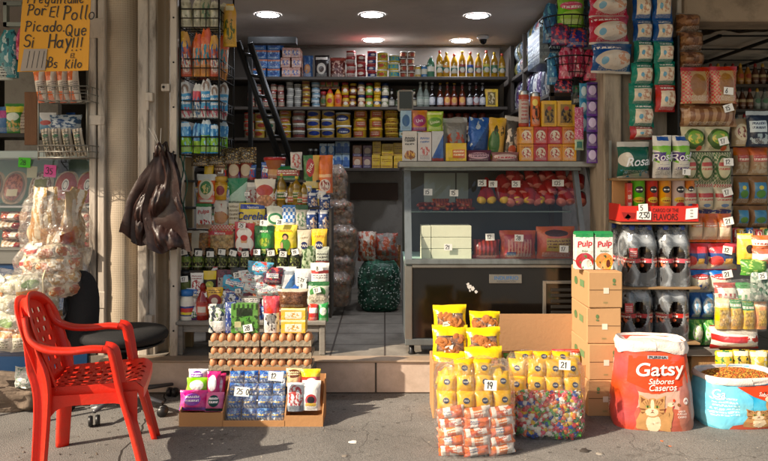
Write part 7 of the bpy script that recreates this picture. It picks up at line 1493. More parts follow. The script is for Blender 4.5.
row([(684, 66, 714, 103), (713, 65, 741, 103)], GING, ['red checked bread bag nearest the column', 'red checked bread bag with price tag'], 'bread bag', [None, (728, 91)], d=.1)
m_toast = q('#a8815c', ('v', .5, .45, .5, .4, '#7c5232', 7), ('n', .5, .9, .5, .14, '#6c4428', 4, .45), rough=.2)
row([(684, 103, 743, 126)], m_toast, ['long clear bag of sliced bread with round tag'], 'bread bag', [(728, 108)], d=.14, sit=0)
RG = q('#b3ac8e', ('e', .5, .5, .42, .42, '#3c5c24'), ('e', .5, .55, .3, .28, '#6c9c2c'), ('ne', .5, .5, .3, .2, '#c9b83c', 6), ('e', .7, .12, .12, .1, '#c4481c'))
row([(684, 126, 709, 151), (708, 126, 734, 151)], RG, ['rice bag with green oval nearest the kitchen rolls', 'rice bag with green oval and price tag'], 'rice bag', [None, (723, 141)], d=.1, sit=0)
RD = q('#aaa88c', ('c', .5, .5, .5, .5, '#4c6c44', 14), ('e', .5, .5, .4, .42, '#bcb494'), ('r', .5, .62, .3, .06, '#a83a34'), ('l', .5, .5, .3, .12, '#a83a34', 2), ('ring', .5, .5, .4, .4, '#3c5c34'))
row([(684, 152, 700, 184), (699, 152, 717, 184), (716, 152, 735, 184)], RD, ['green dotted rice bag, innermost of the three', 'green dotted rice bag in the middle', 'green dotted rice bag with price tag'], 'rice bag', [None, None, (728, 162)], d=.1, sit=0)
RW = q('#bdb49c', ('r', .5, .62, .4, .07, '#a82c30'), ('l', .5, .5, .36, .1, '#a82c30', 2), ('ne', .5, .08, .5, .08, '#1d3f7c', 6, .42), ('c', .5, .94, .5, .05, '#a82c30', 16), ('e', .5, .28, .2, .06, '#5c7ca0'))
row([(684, 184, 700, 214), (699, 184, 717, 214), (716, 184, 736, 214)], RW, ['white rice bag with red print, innermost of three', 'white rice bag with red print in the middle', 'white rice bag with red print and price tag'], 'rice bag', [None, None, (727, 192)], d=.1, sit=0)
RO = q('#cdb79c', ('r', .5, .86, .5, .16, '#d2642c'), ('r', .5, .62, .4, .08, '#d87c4c'), ('l', .5, .62, .34, .05, '#f0e4d8', 1), ('r', .5, .05, .5, .05, '#d2642c'))
row([(692, 214, 706, 243), (705, 214, 721, 243), (720, 214, 735, 243)], RO, ['orange banded rice bag, innermost of three', 'orange banded rice bag in the middle', 'orange banded rice bag with price tag'], 'rice bag', [None, None, (728, 221)], d=.1, sit=0)
RP = q('#b81c2c', ('r', .5, .3, .5, .26, '#c9b48c'), ('d', .5, .35, .5, .3, '#1d3a7c', .9), ('e', .25, .35, .2, .2, '#b8281c'), ('r', .62, .35, .12, .1, '#d8a82c'))
row([(686, 244, 712, 271), (711, 244, 741, 271)], RP, ['red and blue pasta bag beside the soda packs', 'red, blue and yellow pasta bag with price tag'], 'pasta bag', [None, (727, 250)], d=.1, sit=0)
RQ = q('#c2bda8', ('r', .5, .9, .5, .14, '#1d6ab0'), ('e', .5, .72, .42, .12, '#b81c2c'), ('ne', .5, .3, .4, .2, '#1d4a9c', 5, .56), ('l', .5, .72, .3, .06, '#f0ece8', 1))
row([(693, 271, 713, 293), (712, 271, 736, 293)], RQ, ['white sugar bag with blue top beside the soda packs', 'white sugar bag with blue top and price tag'], 'sugar bag', [None, (727, 274)], d=.1, sit=0)
RB = q('#1c5ca0', ('e', .5, .5, .4, .34, '#7cb0d4'), ('ne', .5, .5, .34, .3, '#d8dce0', 6), ('r', .5, .08, .5, .06, '#12386c'))
row([(693, 294, 704, 320), (703, 294, 718, 320)], RB, ['blue powder bag nearest the soda packs', 'blue powder bag beside the pasta bundle'], 'powder bag', d=.1, sit=0)
RGN = q('#3c8c3c', ('e', .5, .5, .36, .3, '#d4dccc'), ('n', .5, .5, .5, .5, '#8cc05c', 5, .56))
row([(692, 321, 706, 347), (705, 321, 719, 347)], RGN, ['green and white bag beside the soda packs', 'green and white bag beside the red pack'], 'bag', d=.1, sit=0)
# outer column at the frame edge
YO = 4.2
m = MB(); P_ = []
for py in (146, 175, 205.5, 228.5, 262): b = MB(); b.box(X(738, YO), YO+.09, Z(py, YO)-.006, X(800, YO), YO+.3, Z(py, YO), BOARD); P_.append(('shelf_board', b))
b = MB(); b.box(X(736, YO)-.01, YO+.07, 0, X(736, YO)-.001, YO+.3, Z(110, YO), BLACKM); P_.append(('side_panel', b))
thing('goods_shelf', None, 'shelf of brown bags at the right edge of the photo', 'shelf', parts=tuple(P_))
item('P', (735, 118, 752, 146), YO, q('#a38c68', ('e', .5, .5, .4, .3, '#c9bc9c'), ('ne', .5, .5, .3, .2, '#7c3c2c', 6)), 'tan bag behind the navy bag', 'bag', d=.1)
item('P', (750, 110, 775, 146), YO-.04, q('#16263c', ('r', .4, .55, .3, .16, '#b8c8d0'), ('l', .4, .55, .24, .12, '#1c2c4c', 2), ('r', .5, .93, .5, .06, '#a8b4b8'), ('ne', .5, .2, .4, .15, '#8fa4ac', 5)), 'navy bag with pale lettering at the right edge', 'bag', d=.1)
for (bxs, mt, nm) in ((((737, 147, 753, 175), (752, 147, 772, 175)), q('#97795a', ('r', .5, .85, .5, .14, '#b8551c'), ('r', .5, .6, .36, .12, '#a8382c'), ('l', .5, .6, .32, .08, '#e0d0b8', 1), ('ne', .5, .25, .4, .2, '#a89880', 6)), 'orange topped brown bag'),
                      (((737, 176, 753, 205), (752, 176, 772, 205)), q('#7c5a38', ('r', .5, .5, .3, .28, '#3c7ca0'), ('e', .5, .38, .24, .14, '#4c7c34'), ('e', .5, .6, .12, .07, '#c9b83c')), 'brown bag with blue picture'),
                      (((737, 206, 753, 228), (752, 206, 772, 228)), q('#7c5a38', ('r', .5, .5, .3, .3, '#3c7ca0'), ('e', .5, .36, .24, .14, '#4c7c34')), 'short brown bag with blue picture')):
    for i, bx in enumerate(bxs): item('P', bx, YO, mt, '%s, %s' % (nm, 'next to the rice bags' if i == 0 else 'at the very edge of the photo'), 'bag', d=.1, sit=0)
rnd = random.Random(9)
cl = ['#b8282c', '#d8a41c', '#2c7c3c', '#1d5ca0', '#c9602c']
for i in range(8):
    px = 737+i*4.6; item('P', (px-3, 228+(i % 3), px+4, 243), YO-.02*(i % 2), q(cl[i % 5], ('ne', .5, .5, .4, .4, '#e0d8c4', 5)), 'small %s packet, %s in the loose row at the right' % (['red', 'yellow', 'green', 'blue', 'orange'][i % 5], words(i+1)), 'packet', d=.04, wr=.1, group='loose small packets at the right')
for i, (bx, mt, lb) in enumerate((((741, 234, 757, 265), q('#e0b414', ('e', .6, .5, .25, .14, '#2c2418'), ('r', .5, .88, .5, .06, '#f0e08c')), 'bright yellow bag at the right of the pasta'), ((755, 236, 775, 250), q('#d86c24', ('r', .5, .5, .5, .2, '#ece4d8'), ('l', .5, .5, .4, .14, '#a83c1c', 1)), 'orange and white bag at the upper right'), ((756, 249, 776, 264), q('#d8602c', ('r', .5, .45, .5, .2, '#ece4d8')), 'orange and white bag under its twin'), ((744, 260, 772, 276), q('#4c8c2c', ('n', .5, .5, .5, .5, '#a8c85c', 5, .56)), 'green packet over the polka dot bag'),
                             ((754, 270, 776, 302), q('#123c2c', ('s', .5, .5, .5, .5, '#1c5c44', 9, '#d8dcd4')), 'dark green dotted bag at the right edge'))):
    item('P', bx, 4.05-.03*i, mt, lb, 'bag', d=.09, wr=.08, tg=(762, 276) if i == 4 else None)
# pasta bundle and packs in front
YP = 3.95
b = MB(); b.box(X(719, YP), YP+.02, .002, X(800, YP), YP+.3, Z(376, YP), CARD, ch=.004); tag(obj('cardboard_box', b), 'cardboard box under the packs at the right', 'box')
def pasta(c1, c2): return q(c1, ('s', .5, .38, .32, .26, '#d8a82c', 12, '#e8c85c'), ('r', .5, .84, .5, .14, c2), ('l', .5, .84, .4, .08, '#f0e8d8', 1))
for i, (bx, c1, c2) in enumerate((((718, 299, 733, 330), '#d8b01c', '#e8dca8'), ((731, 300, 745, 330), '#c9961c', '#2c7c3c'), ((744, 303, 758, 330), '#e0b820', '#2c7c3c'), ((757, 300, 770, 330), '#cf8a4c', '#e0a070'))):
    item('P', bx, YP, pasta(c1, c2), 'yellow pasta bag, %s in the clear wrapped bundle' % words(i+1), 'pasta bag', d=.08, group='pasta bags of the wrapped bundle')
for i, (bx, c) in enumerate((((719, 284, 742, 302), '#a83a34'), ((738, 284, 764, 304), '#2c8c44'))): item('P', bx, YP+.02, q(c, ('r', .5, .5, .4, .16, '#d8dcd0'), ('v', .5, .25, .5, .14, '#d8d4c4', 5)), ['dull red packet on top of the pasta bags', 'green and white packet on top of the pasta bags'][i], 'packet', d=.1, rx=-14)
m = MB(); m.add([], [], FILM); m.grid(lambda u, v: pouch_f((772-716)*YP/720, 50*YP/720, .22, .3, 5, wr=.1)(u, v), 14, 14, FILM)
thing('plastic_wrap', m, 'clear plastic wrap round the pasta bags', 'plastic wrap', (X(744, YP), YP+.05, Z(331, YP)))
item('P', (718, 329, 768, 353), YP-.02, q('#b81c24', ('r', .5, .8, .5, .14, '#d8d4cc'), ('r', .5, .3, .5, .1, '#d8d4cc'), ('n', .8, .5, .2, .4, '#e0dcd4', 5, .5)), 'red and white flat pack under the pasta bundle', 'pack', d=.2, sit=0)
for i, (bx, c1, c2) in enumerate((((718, 352, 737, 376), '#d8b41c', '#3c7c3c'), ((735, 351, 753, 376), '#c9a82c', '#1c2c24'), ((751, 352, 772, 376), '#d0ac3c', '#c9c4b4'))):
    item('P', bx, YP-.03, q(c1, ('n', .5, .5, .5, .5, c2, 5, .54), ('r', .5, .85, .4, .08, '#e8e0c0')), ['yellow and green packet', 'yellow and black packet', 'yellow and cream packet'][i]+' in the lowest row at the right', 'packet', d=.08, wr=.08)
# bottles on shelves deep in the right bay
P_ = []
YQ = 5.6
for py in (84, 109, 135): b = MB(); b.box(1.85, YQ, Z(py, YQ)-.02, 3.6, YQ+.3, Z(py, YQ), BOARD); P_.append(('shelf_board', b))
thing('deep_shelves', None, 'dark shelves of sauce bottles deep in the right hand bay', 'shelving', parts=tuple(P_))
SB = [q('#8c2418', ('e', .5, .4, .4, .12, '#c9a83c'), wob=0), q('#b8821c', ('e', .5, .4, .4, .12, '#a83a1c'), wob=0), q('#6c3a1c', ('r', .5, .4, .5, .06, '#b8a47c'), wob=0), q('#9aa09c', ('e', .5, .4, .4, .12, '#4c7c5c'), wob=0)]
for r_, py in enumerate((84, 109, 135)):
    for k in range(10):
        px = 714+k*7.5+r_*2
        thing('sauce_bottle', bottle(.026, .17, plain('sb%d' % ((k//3+r_) % 4), ['#6c1c10', '#a06c14', '#4c2814', '#788078'][(k//3+r_) % 4], .15, coat=.4), SB[(k//3+r_) % 4], capmat(['#8c1c18', '#b8902c', '#2c2c30'][(k+r_) % 3]), 'sauce'), 'sauce bottle, %s from the bread bags on the %s deep shelf' % (words(k+1), ['upper', 'middle', 'lower'][r_]), 'sauce bottle', (X(px, YQ), YQ+.06, Z(py, YQ)+.001), group='sauce bottles on the deep shelves')
# ------------------------------------------------ carton stack and juice
GP_ = plain('print_green_ink', '#5c7a4c', .8); TAPE = plain('packing_tape', '#d8d0c0', .3)
KRAFT = plain('kraft_carton', '#b58d62', .8, bump=.12, bscale=40, var=.08, vscale=4)
YS = 3.84; cw = (622-588)*YS/720; ch_ = .193
for k in range(4):
    m = MB(); m.box(0, 0, .001, cw, .34, ch_-.001, KRAFT, ch=.004)
    sub = MB(); sub.box(.004, -.0008, ch_*.5-.0015, cw-.004, .0005, ch_*.5+.0015, plain('seam_dark', '#4c3420', .9))
    tp = MB(); tp.box(cw*.44, -.0018, ch_*.4, cw*.6, -.0009, ch_*.56, TAPE)
    pr = MB(); f = lambda u, v: (cw*u, -.0016, ch_*v)
    fig([('e', .3 if k % 2 == 0 else .75, .76, .045, .06, '#5c7a4c'), ('r', .3 if k % 2 == 0 else .75, .66, .04, .02, '#5c7a4c')])(pr, f, 1)
    pr.text('|||||||||', f, GP_, .5, .15, .05, cw/ch_)
    g2 = lambda u, v: (-.0016, .34-.34*u, ch_*v)
    fig([('e', .3, .6, .1, .12, '#5c7a4c'), ('r', .65, .6, .12, .1, '#6c8a5c')])(pr, lambda u, v: (lambda p: (p[0]-.0002, p[1], p[2]))(g2(u, v)), 1)
    thing('carton', None, 'brown closed carton, %s of the stack beside the cat food sack' % ['bottom one', 'second one up', 'third one up', 'top one'][k], 'carton', (X(588, YS)+[0, .006, -.003, .003][k], YS+[0, .004, .008, 0][k], .001+k*ch_), (0, 0, R([0, 1, -1, .6][k])), parts=(('box', m), ('flap_seam', sub), ('tape', tp), ('print', pr)), group='stacked brown cartons')
zc = 4*ch_+.002
for i, (x0, x1) in enumerate(((574.5, 592), (593.5, 611))):
    Y = 3.96; W_ = 17.5*Y/720; H_ = Z(231, Y)-zc; m = MB()
    mt = q('#dedbd4', ('r', .5, .94, .5, .09, '#1f8a4c'), ('e', .5, .22, .5, .22, '#b01c28' if i == 0 else '#e08a1c'), ('e', .62, .12, .3, .16, '#e6e2dc' if i == 0 else '#e8a02c'), ('ne', .5, .2, .45, .18, '#3c7c34' if i == 0 else '#3c5c2c', 4, .58), ('e', .72, .16, .12, .1, '#c9c4bc' if i == 0 else '#5c2418'), jit=0)
    m.box(-W_/2, -.035, 0, W_/2, .035, H_*.96, mt, ch=.002); m.add([(-W_/2, -.033, H_*.96), (W_/2, -.033, H_*.96), (W_/2, 0, H_), (-W_/2, 0, H_), (-W_/2, .033, H_*.96), (W_/2, .033, H_*.96)], [(0, 1, 2, 3), (3, 2, 5, 4), (0, 3, 4), (1, 5, 2)], plain('carton_green', '#1f8a4c', .4), False)
    f = lambda u, v: (W_*(u-.5), -.0365, H_*v)
    m.text('Pulp', f, plain('pulp_red', '#cf1f2f', .4), .5, .66, .2, W_/H_, bold=.05, shear=.2, rot=8, wid=.84); m.text('frutal' if i == 0 else 'durazno', f, GP_, .5, .49, .05, W_/H_)
    thing('juice_carton', m, ['juice carton with apple picture on the carton stack', 'juice carton with peach picture on the carton stack'][i], 'juice carton', (X((x0+x1)/2, Y), Y, zc), (0, 0, R([-3, 2][i])), group='juice cartons on the carton stack')
# ================================================================== pavement in front of the counter
# big open carton
Yo = 3.90
ox0, ox1 = X(505, 4.1), X(578, 4.1)
W_ = ox1-ox0+.05; D_ = .30; 
P_ = []
def panel(pts, nm, t=.005, mt=None):
    q_ = MB(); a = V(pts[1])-V(pts[0]); b_ = V(pts[3])-V(pts[0]); n_ = a.cross(b_).normalized()*t
    q_.add([tuple(V(p)+n_*.5) for p in pts]+[tuple(V(p)-n_*.5) for p in pts], [(0,1,2,3),(7,6,5,4),(0,4,5,1),(1,5,6,2),(2,6,7,3),(3,7,4,0)], mt or CARD, False); P_.append((nm, q_))
hx = W_/2; hb_ = .26
panel([(-hx, 0, .003), (hx, 0, .003), (hx, 0, hb_), (-hx, 0, hb_)], 'front_panel'); panel([(-hx, D_, .003), (hx, D_, .003), (hx, D_, hb_), (-hx, D_, hb_)], 'back_panel')
panel([(-hx+.003, .003, .003), (-hx+.003, D_-.003, .003), (-hx+.003, D_-.003, hb_), (-hx+.003, .003, hb_)], 'side_panel'); panel([(hx-.003, .003, .003), (hx-.003, D_-.003, .003), (hx-.003, D_-.003, hb_), (hx-.003, .003, hb_)], 'side_panel')
panel([(-hx, D_+.001, hb_+.004), (hx, D_+.001, hb_+.004), (hx-.01, D_-.03, Z(314, 4.17)), (-hx+.006, D_-.03, Z(314, 4.17))], 'back_flap', mt=CARDI)
panel([(hx+.002, D_-.01, hb_+.003), (hx+.002, .0, hb_+.003), (hx+.075, .03, hb_+.16), (hx-.01, D_-.04, Z(316, 4.17)-.0)], 'side_flap')
panel([(-hx+.006, .006, .16), (hx-.006, .006, .16), (hx-.006, D_-.006, .16), (-hx+.006, D_-.006, .16)], 'inner_board')
thing('cardboard_box', None, 'large open cardboard box with its back flap standing up', 'box', ((ox0+ox1)/2, Yo, 0), parts=tuple(P_))
for i, (bx, c, lb) in enumerate((((506, 356, 534, 372), '#5cae2c', 'bright green flat pack inside the large open box'), ((532, 354, 560, 371), '#c9202c', 'red flat pack inside the large open box'), ((556, 352, 586, 370), '#c41c28', 'red flat pack at the carton side of the open box'))):
    item('P', bx, 3.93, q(c, ('r', .5, .4, .4, .2, '#e8d43c'), ('l', .5, .7, .4, .16, '#f0ece0', 1)), lb, 'flat pack', d=.12, sit=0, rx=-25)
# bags of cookies leaning in two columns
CK = plain('ginger_cookie', '#a8662e', .8, bump=.4, bscale=50, var=.2, vscale=20)
YB = plain('yellow_film', '#e3bf14', .22, bump=.8, bscale=18, var=.06, coat=.3)
b = MB(); b.box(X(433, 3.78), 3.80, .002, X(503, 3.78), 4.06, .30, CARD, ch=.004); tag(obj('cardboard_box', b), 'cardboard box behind the orange bundle carrying the cookie bags', 'box')
COOKF = pk('#a8682e', ('s', .5, .5, .5, .5, '#c98440', 6, '#b06c30'), bump=1, bs=25, jit=0)
ckm = MB(); ckm.lathe([(0, 0), (.019, .0), (.023, .003), (.020, .006), (0, .007)], CK, 12, cap=False)
rnd = random.Random(3)
def cookie_bag(w_, h_, sd):
    f = pouch_f(w_, h_, .075, 0, sd, wr=.09); p = []
    body = MB(); t0, t1 = .0, .62
    body.grid(lambda u, v: f(u, .68+.32*v, -1), 10, 6, YB); body.grid(lambda u, v: f(1-u, v, 1), 8, 8, YB)
    body.grid(lambda u, v: f(u, .14*v, -1), 10, 2, YB); body.grid(lambda u, v: f(.1*u, .14+.54*v, -1), 2, 6, YB); body.grid(lambda u, v: f(.9+.1*u, .14+.54*v, -1), 2, 6, YB)
    fil = MB(); fil.grid(lambda u, v: (lambda p: (p[0], p[1]+.012, p[2]))(f(.08+.84*u, .12+.58*v, -1)), 10, 8, COOKF); win = MB(); win.grid(lambda u, v: f(.1+.8*u, .14+.54*v, -1), 8, 6, FILM)
    tgm = MB(); c = rnd.uniform(.25, .7)
    fo = lambda u, v: (lambda p: (p[0], p[1]-.004, p[2]))(f(u, v, -1))
    tgm.grid(lambda u, v: fo(c-.12+.24*u+.03*v, .22+.16*v+.05*u), 4, 3, PAPER)
    tgm.add([], [], INK); tgm.text('galletas', lambda u, v: (lambda p: (p[0], p[1]-.001, p[2]))(fo(u, v)), INK, c, .31, .05, 1.1)
    cks = []
    for k in range(28):
        u = .16+.68*((k*.37+.13*sd) % 1); v = .18+.46*((k*.618+.21*sd) % 1); q_ = f(u, v, -1)
        cks.append((q_, (R(rnd.uniform(68, 112)), 0, R(rnd.uniform(-22, 22)))))
    return body, win, tgm, cks, fil
ckmesh = ckm.mesh('cookie')
cells = [((434, 307, 468, 334), 3.94), ((469, 313, 500, 334), 3.95), ((432, 328, 468, 361), 3.87), ((467, 330, 502, 358), 3.87), ((433, 355, 469, 389), 3.80), ((466, 350, 504, 386), 3.79)]
for i, ((x0, y0, x1, y1), Y) in enumerate(cells):
    w_ = (x1-x0)*Y/720; h_ = (y1-y0)*Y/720*1.08; body, win, tgm, cks, fil = cookie_bag(w_, h_, i+1)
    lb = ['topmost yellow cookie bag toward the counter foot', 'topmost yellow cookie bag beside the open box', 'middle yellow cookie bag toward the doorstep', 'middle yellow cookie bag beside the open box', 'lowest yellow cookie bag, mostly behind the orange bundle', 'lowest yellow cookie bag beside the open box'][i]
    prt = [('bag', body), ('cookie_layer', fil), ('window', win), ('label', tgm)] + [('cookie', ckmesh, (q_[0], q_[1]+.007, q_[2]), r_) for q_, r_ in cks]
    thing('cookie_bag', None, lb, 'cookie bag', (X((x0+x1)/2, Y), Y, Z(y1, Y)), (R(-17), R([-2, 2, 1, -2, 2, -1][i]), 0), parts=tuple(prt), group='yellow bags of cookies')
# bundles of small packs in clear film
YW = plain('yellow_pack', '#e6b017', .3, bump=.5, bscale=14, var=.07, vscale=5); BD = plain('badge_navy', '#1e2a4a', .4); OR_ = plain('orange_pack', '#e06a1c', .3, bump=.5, bscale=18); WT = plain('white_pack', '#e2ddd6', .3, bump=.4, bscale=18)
def ypack(w_, h_, d_, sd):
    m = MB(); f = pouch_f(w_, h_, d_, 0, sd, crimp=.04, wr=.06); m.grid(lambda u, v: f(u, v, -1), 8, 8, YW); m.grid(lambda u, v: f(1-u, v, 1), 5, 5, YW)
    ff = lambda u, v: f(u, v, -1, .0015); n = 16
    V_ = [ff(.5, .5)]+[ff(.5+.17*math.cos(2*math.pi*j/n), .5+.15*math.sin(2*math.pi*j/n)) for j in range(n)]; m.add(V_, [(0, 1+j, 1+(j+1) % n) for j in range(n)], BD, False)
    m.text('PAN', lambda u, v: f(u, v, -1, .0028), WT, .5, .5, .08, w_/h_, bold=.04); return m.mesh('yellow_pack')
OM = [pk('#dd6518', ('r', .18, .5, .08, .5, '#e4ddd4'), ('n', .62, .5, .22, .5, '#e8e2da', 3, .47), ('l', .45, .5, .2, .2, '#b8401c', 2), rough=.28, bump=.9), pk('#e07420', ('r', .82, .5, .16, .5, '#ded8d0'), ('r', .3, .5, .05, .5, '#f0e8dc'), ('l', .5, .5, .2, .2, '#fff0d8', 2), rough=.28, bump=.9), pk('#e3dcd3', ('r', .7, .5, .2, .5, '#dd6518'), ('r', .12, .5, .12, .5, '#dd6518'), ('l', .4, .5, .16, .2, '#3c5c8c', 2), rough=.28, bump=.9)]
def opack(L, r, sd): return pouch(L, r*2.3, r*2, OM[sd % 3], sit=0, seed=sd*3+1, wr=.16)
YB1 = 3.27; bw = (516-438)*YB1/720
yp = [ypack(.093, .092, .062, s_) for s_ in range(3)]; op = [opack(.13, .024, s_) for s_ in range(6)]
prt = []
H1 = Z(366, YB1+.05)
z_y0 = .20
for r_ in range(3):
    for k in range(4):
        if r_ == 2 and k in (0, 3): continue
        prt.append(('yellow_pack', yp[(k+r_) % 3], (-bw/2+.045+k*.086+(.0 if r_ < 2 else 0), -.06+.012*r_+.01*abs(k-1.5), z_y0+r_*.079-(.02 if (r_ == 2) else 0)), (R(-8+r_*-6), R((k*5+r_*7) % 9-4), R((k-1.5)*8))))
for r_ in range(5):
    for k in range(3):
        prt.append(('orange_pack', op[(k*5+r_*2) % 6], (-bw/2+.065+k*.115, -.085+.012*abs(k-1), .004+r_*.041), (R(-10+(k*5+r_) % 9), R(-7-((k*7+r_*5) % 11)+4), R((k-1)*9))))
def wrap(w_, d_, h_, sd, top=.85, bot=.9, mat=None):
    m = MB()
    def f(u, v):
        a = 2*math.pi*u; q_ = .5; n_ = .025*noise.noise(Vector((math.cos(a)*4+sd, math.sin(a)*4, v*7)))+.015*noise.noise(Vector((math.cos(a)*11+sd, math.sin(a)*11, v*15)))
        tp = 1-(1-bot)*(1-min(1, v*6))**2 if v < .8 else 1-(1-top)*((v-.8)/.2)**2
        return (w_/2*math.copysign(abs(math.cos(a))**q_, math.cos(a))*(tp+n_), d_/2*math.copysign(abs(math.sin(a))**q_, math.sin(a))*(tp+n_), h_*v+.012*math.sin(a*5+sd)*v)
    m.grid(f, 48, 30, mat or FILM); m.grid(lambda u, v: tuple(V(f(u, 1)).lerp(V((0, 0, h_*1.0)), v)), 48, 3, mat or FILM); return m
core = MB(); core.box(-bw/2+.03, -.035, .01, bw/2-.03, .07, H1-.06, OR_, ch=.02)
core2 = MB(); core2.box(-bw/2+.03, -.034, .215, bw/2-.03, .07, H1-.03, YW, ch=.02)
prt += [('inner_packs', core), ('inner_packs', core2), ('film', wrap(bw+.012, .235, H1, 1)), ('price_tag', price(.056, .046, '19', 0), (.055, -.128, .33), (R(-4), R(4), 0))]
thing('wrapped_bundle', None, 'clear wrapped bundle of yellow packs over orange packs on the pavement', 'bundle', (X(477, YB1), YB1+.1, 0), (R(-3), 0, R(3)), parts=tuple(prt))
YB2 = 3.50; bw = (587-512)*YB2/720; H2 = Z(359, YB2+.05); prt = []
for r_ in range(2):
    for k in range(4): prt.append(('yellow_pack', yp[(k+r_+1) % 3], (-bw/2+.046+k*.09, -.055+.012*r_+.01*abs(k-1.5), .2+r_*.078), (R(-10), R((k*7+r_*5) % 13-6), R((k-1.5)*9))))
for k in range(3): prt.append(('yellow_pack', yp[k % 3], (-bw/2+.09+k*.09, -.02, .325), (R(-38), R(k*4-4), 0)))
CAN = pk('#d8502c', ('n', .5, .5, .5, .5, '#3c9c4c', 20, .52), ('n', .5, .5, .5, .5, '#e8c41c', 18, .6), ('n', .5, .5, .5, .5, '#ece8e2', 15, .58), ('n', .5, .5, .5, .5, '#d84c5c', 16, .66), rough=.25, bump=1, bs=45, jit=0)
cm = []; cmats = [plain('wrapper_'+n_, c, .3, bump=.4, bscale=40) for n_, c in (('red', '#c4222a'), ('green', '#1f7a3a'), ('yellow', '#e0b81c'), ('white', '#dcd8d0'), ('cream', '#e8e0c8'), ('pale', '#e4e2da'), ('pink', '#e0607c'), ('scarlet', '#d03030'), ('orange', '#e8742c'), ('lime', '#5cae3c'), ('deep_blue', '#2c50a8'))]
def candy(mt):
    m = MB(); m.lathe([(.009, -.021), (.0035, -.012), (.0085, -.009), (.0105, 0), (.0085, .009), (.0035, .012), (.009, .021)], mt, 8, cap=False); return m.mesh('candy')
cmesh = [candy(c) for c in cmats]
rnd = random.Random(21)
n_c = 0; heap = MB()
for k in range(620):
    u = rnd.random(); z = .02+.185*rnd.random(); edge = max(0, abs(u-.5)*2-.75)/.25
    x = -bw/2+.02+(bw-.04)*u; y = -.10+.05*edge*edge+.012*rnd.random()
    M_ = Matrix.Translation((x, y, z)) @ Matrix.Rotation(rnd.uniform(0, 6.28), 4, 'Y') @ Matrix.Rotation(rnd.uniform(-.8, .8), 4, 'X'); mt = rnd.choice(cmats)
    heap.lathe([(.009, -.025), (.004, -.018), (.011, -.014), (.0165, -.006), (.0165, .006), (.011, .014), (.004, .018), (.009, .025)], mt, 8, cap=False, M=M_)
for k in range(110):
    z = .02+.185*rnd.random(); y = -.09+.17*rnd.random(); x = -bw/2+.018
    M_ = Matrix.Translation((x, y, z)) @ Matrix.Rotation(rnd.uniform(0, 6.28), 4, 'X') ; heap.lathe([(.009, -.021), (.0035, -.012), (.0085, -.009), (.0105, 0), (.0085, .009), (.0035, .012), (.009, .021)], rnd.choice(cmats), 6, cap=False, M=M_)
hp = obj  # the heap is one uncountable part
core = MB(); core.box(-bw/2+.03, -.088, .01, bw/2-.03, .08, .225, CAN, ch=.02)
core2 = MB(); core2.box(-bw/2+.03, -.03, .23, bw/2-.03, .08, H2-.03, YW, ch=.02)
prt += [('inner_packs', core), ('inner_packs', core2), ('film', wrap(bw+.015, .25, H2, 5)), ('candy_heap', heap), ('price_tag', price(.056, .046, '21', 1), (.075, -.132, .36), (R(-4), R(3), 0))]
o = thing('wrapped_bundle', None, 'clear wrapped bundle of yellow packs over bright mixed candies', 'bundle', (X(549.5, YB2), YB2+.1, 0), (R(-4), 0, R(-2)), parts=tuple(prt))
for c in o.children:
    if c.name.startswith('candy_heap'): c['kind'] = 'stuff'
# ------------------------------------------------ cat food sacks
CUFF = plain('woven_cuff', '#e0d3cc', .6, bump=.3, bscale=120, var=.05)
def bigsack(w_, d_, h_, art, face, sd, bulge=.04, taper=.1):
    def f(u, v, off=0):
        a = 2*math.pi*u - math.pi/2*1; q_ = .62
        pr = 1-.06*(1-min(1, v*5))**2+bulge*math.sin(math.pi*v)-taper*v
        n_ = .02*noise.noise(V((math.cos(a)*2+sd, math.sin(a)*2, v*3)))+.008*noise.noise(V((math.cos(a)*7+sd, math.sin(a)*7, v*9)))
        n_ += .022*abs(noise.noise(V((u*16+v*3+sd, v*2.2, sd))))*(1-.3*v) - .03*max(0, noise.noise(V((u*9-v*5, v*6+sd, 3))))
        x = w_/2*math.copysign(abs(math.cos(a))**q_, math.cos(a)); y = d_/2*math.copysign(abs(math.sin(a))**q_, math.sin(a))
        k = pr+n_; r_ = math.hypot(x, y)*k+off
        ln = math.hypot(x, y) or 1; return (x/ln*r_, y/ln*r_, h_*v)
    m = MB(); m.grid(lambda u, v: f(u, v), 64, 30, art)
    cf = MB(); cf.grid(lambda u, v: (lambda p, w: (p[0]*1, p[1], p[2]))(f(u, .9+.13*v+.02*math.sin(u*19+sd)*(1-v)+.012*math.sin(u*43+sd)*(1-v), .005+.005*math.sin(v*3.1)+.007*noise.noise(V((u*34, v*2, sd)))+.003*math.sin(u*70+v*3)), 0), 90, 6, CUFF)
    cf.grid(lambda u, v: (lambda p: (p[0]*(1-.04*v), p[1]*(1-.05*v), p[2]-.07*h_/.5*v))(f(u, 1.03, .004)), 64, 3, CUFF)
    return m, cf, f
def ksurf(w_, d_, z, mat, sd, seedn=900, r=.006, cols=None):
    m = MB(); rnd = random.Random(sd)
    m.grid(lambda u, v: ((lambda a, rr: (w_/2*.9*rr*math.cos(a), d_/2*.9*rr*math.sin(a), z+.03*(1-rr*rr)+.004*noise.noise(V((math.cos(a)*rr*9, math.sin(a)*rr*9, 0)))))(2*math.pi*u, v)), 40, 14, mat)
    for k in range(seedn):
        a = rnd.uniform(0, 6.283); rr = math.sqrt(rnd.random())*.93; s_ = r*rnd.uniform(.7, 1.2); x, y, zz = w_/2*.9*rr*math.cos(a), d_/2*.9*rr*math.sin(a), z+.03*(1-rr*rr)+.002
        m.add([(x-s_, y, zz), (x, y-s_, zz), (x+s_, y, zz), (x, y+s_, zz), (x, y, zz+s_*.9)], [(0, 1, 4), (1, 2, 4), (2, 3, 4), (3, 0, 4)], rnd.choice(cols), True)
    return m
YG = 3.60; gw = .415; gh = Z(352, YG)
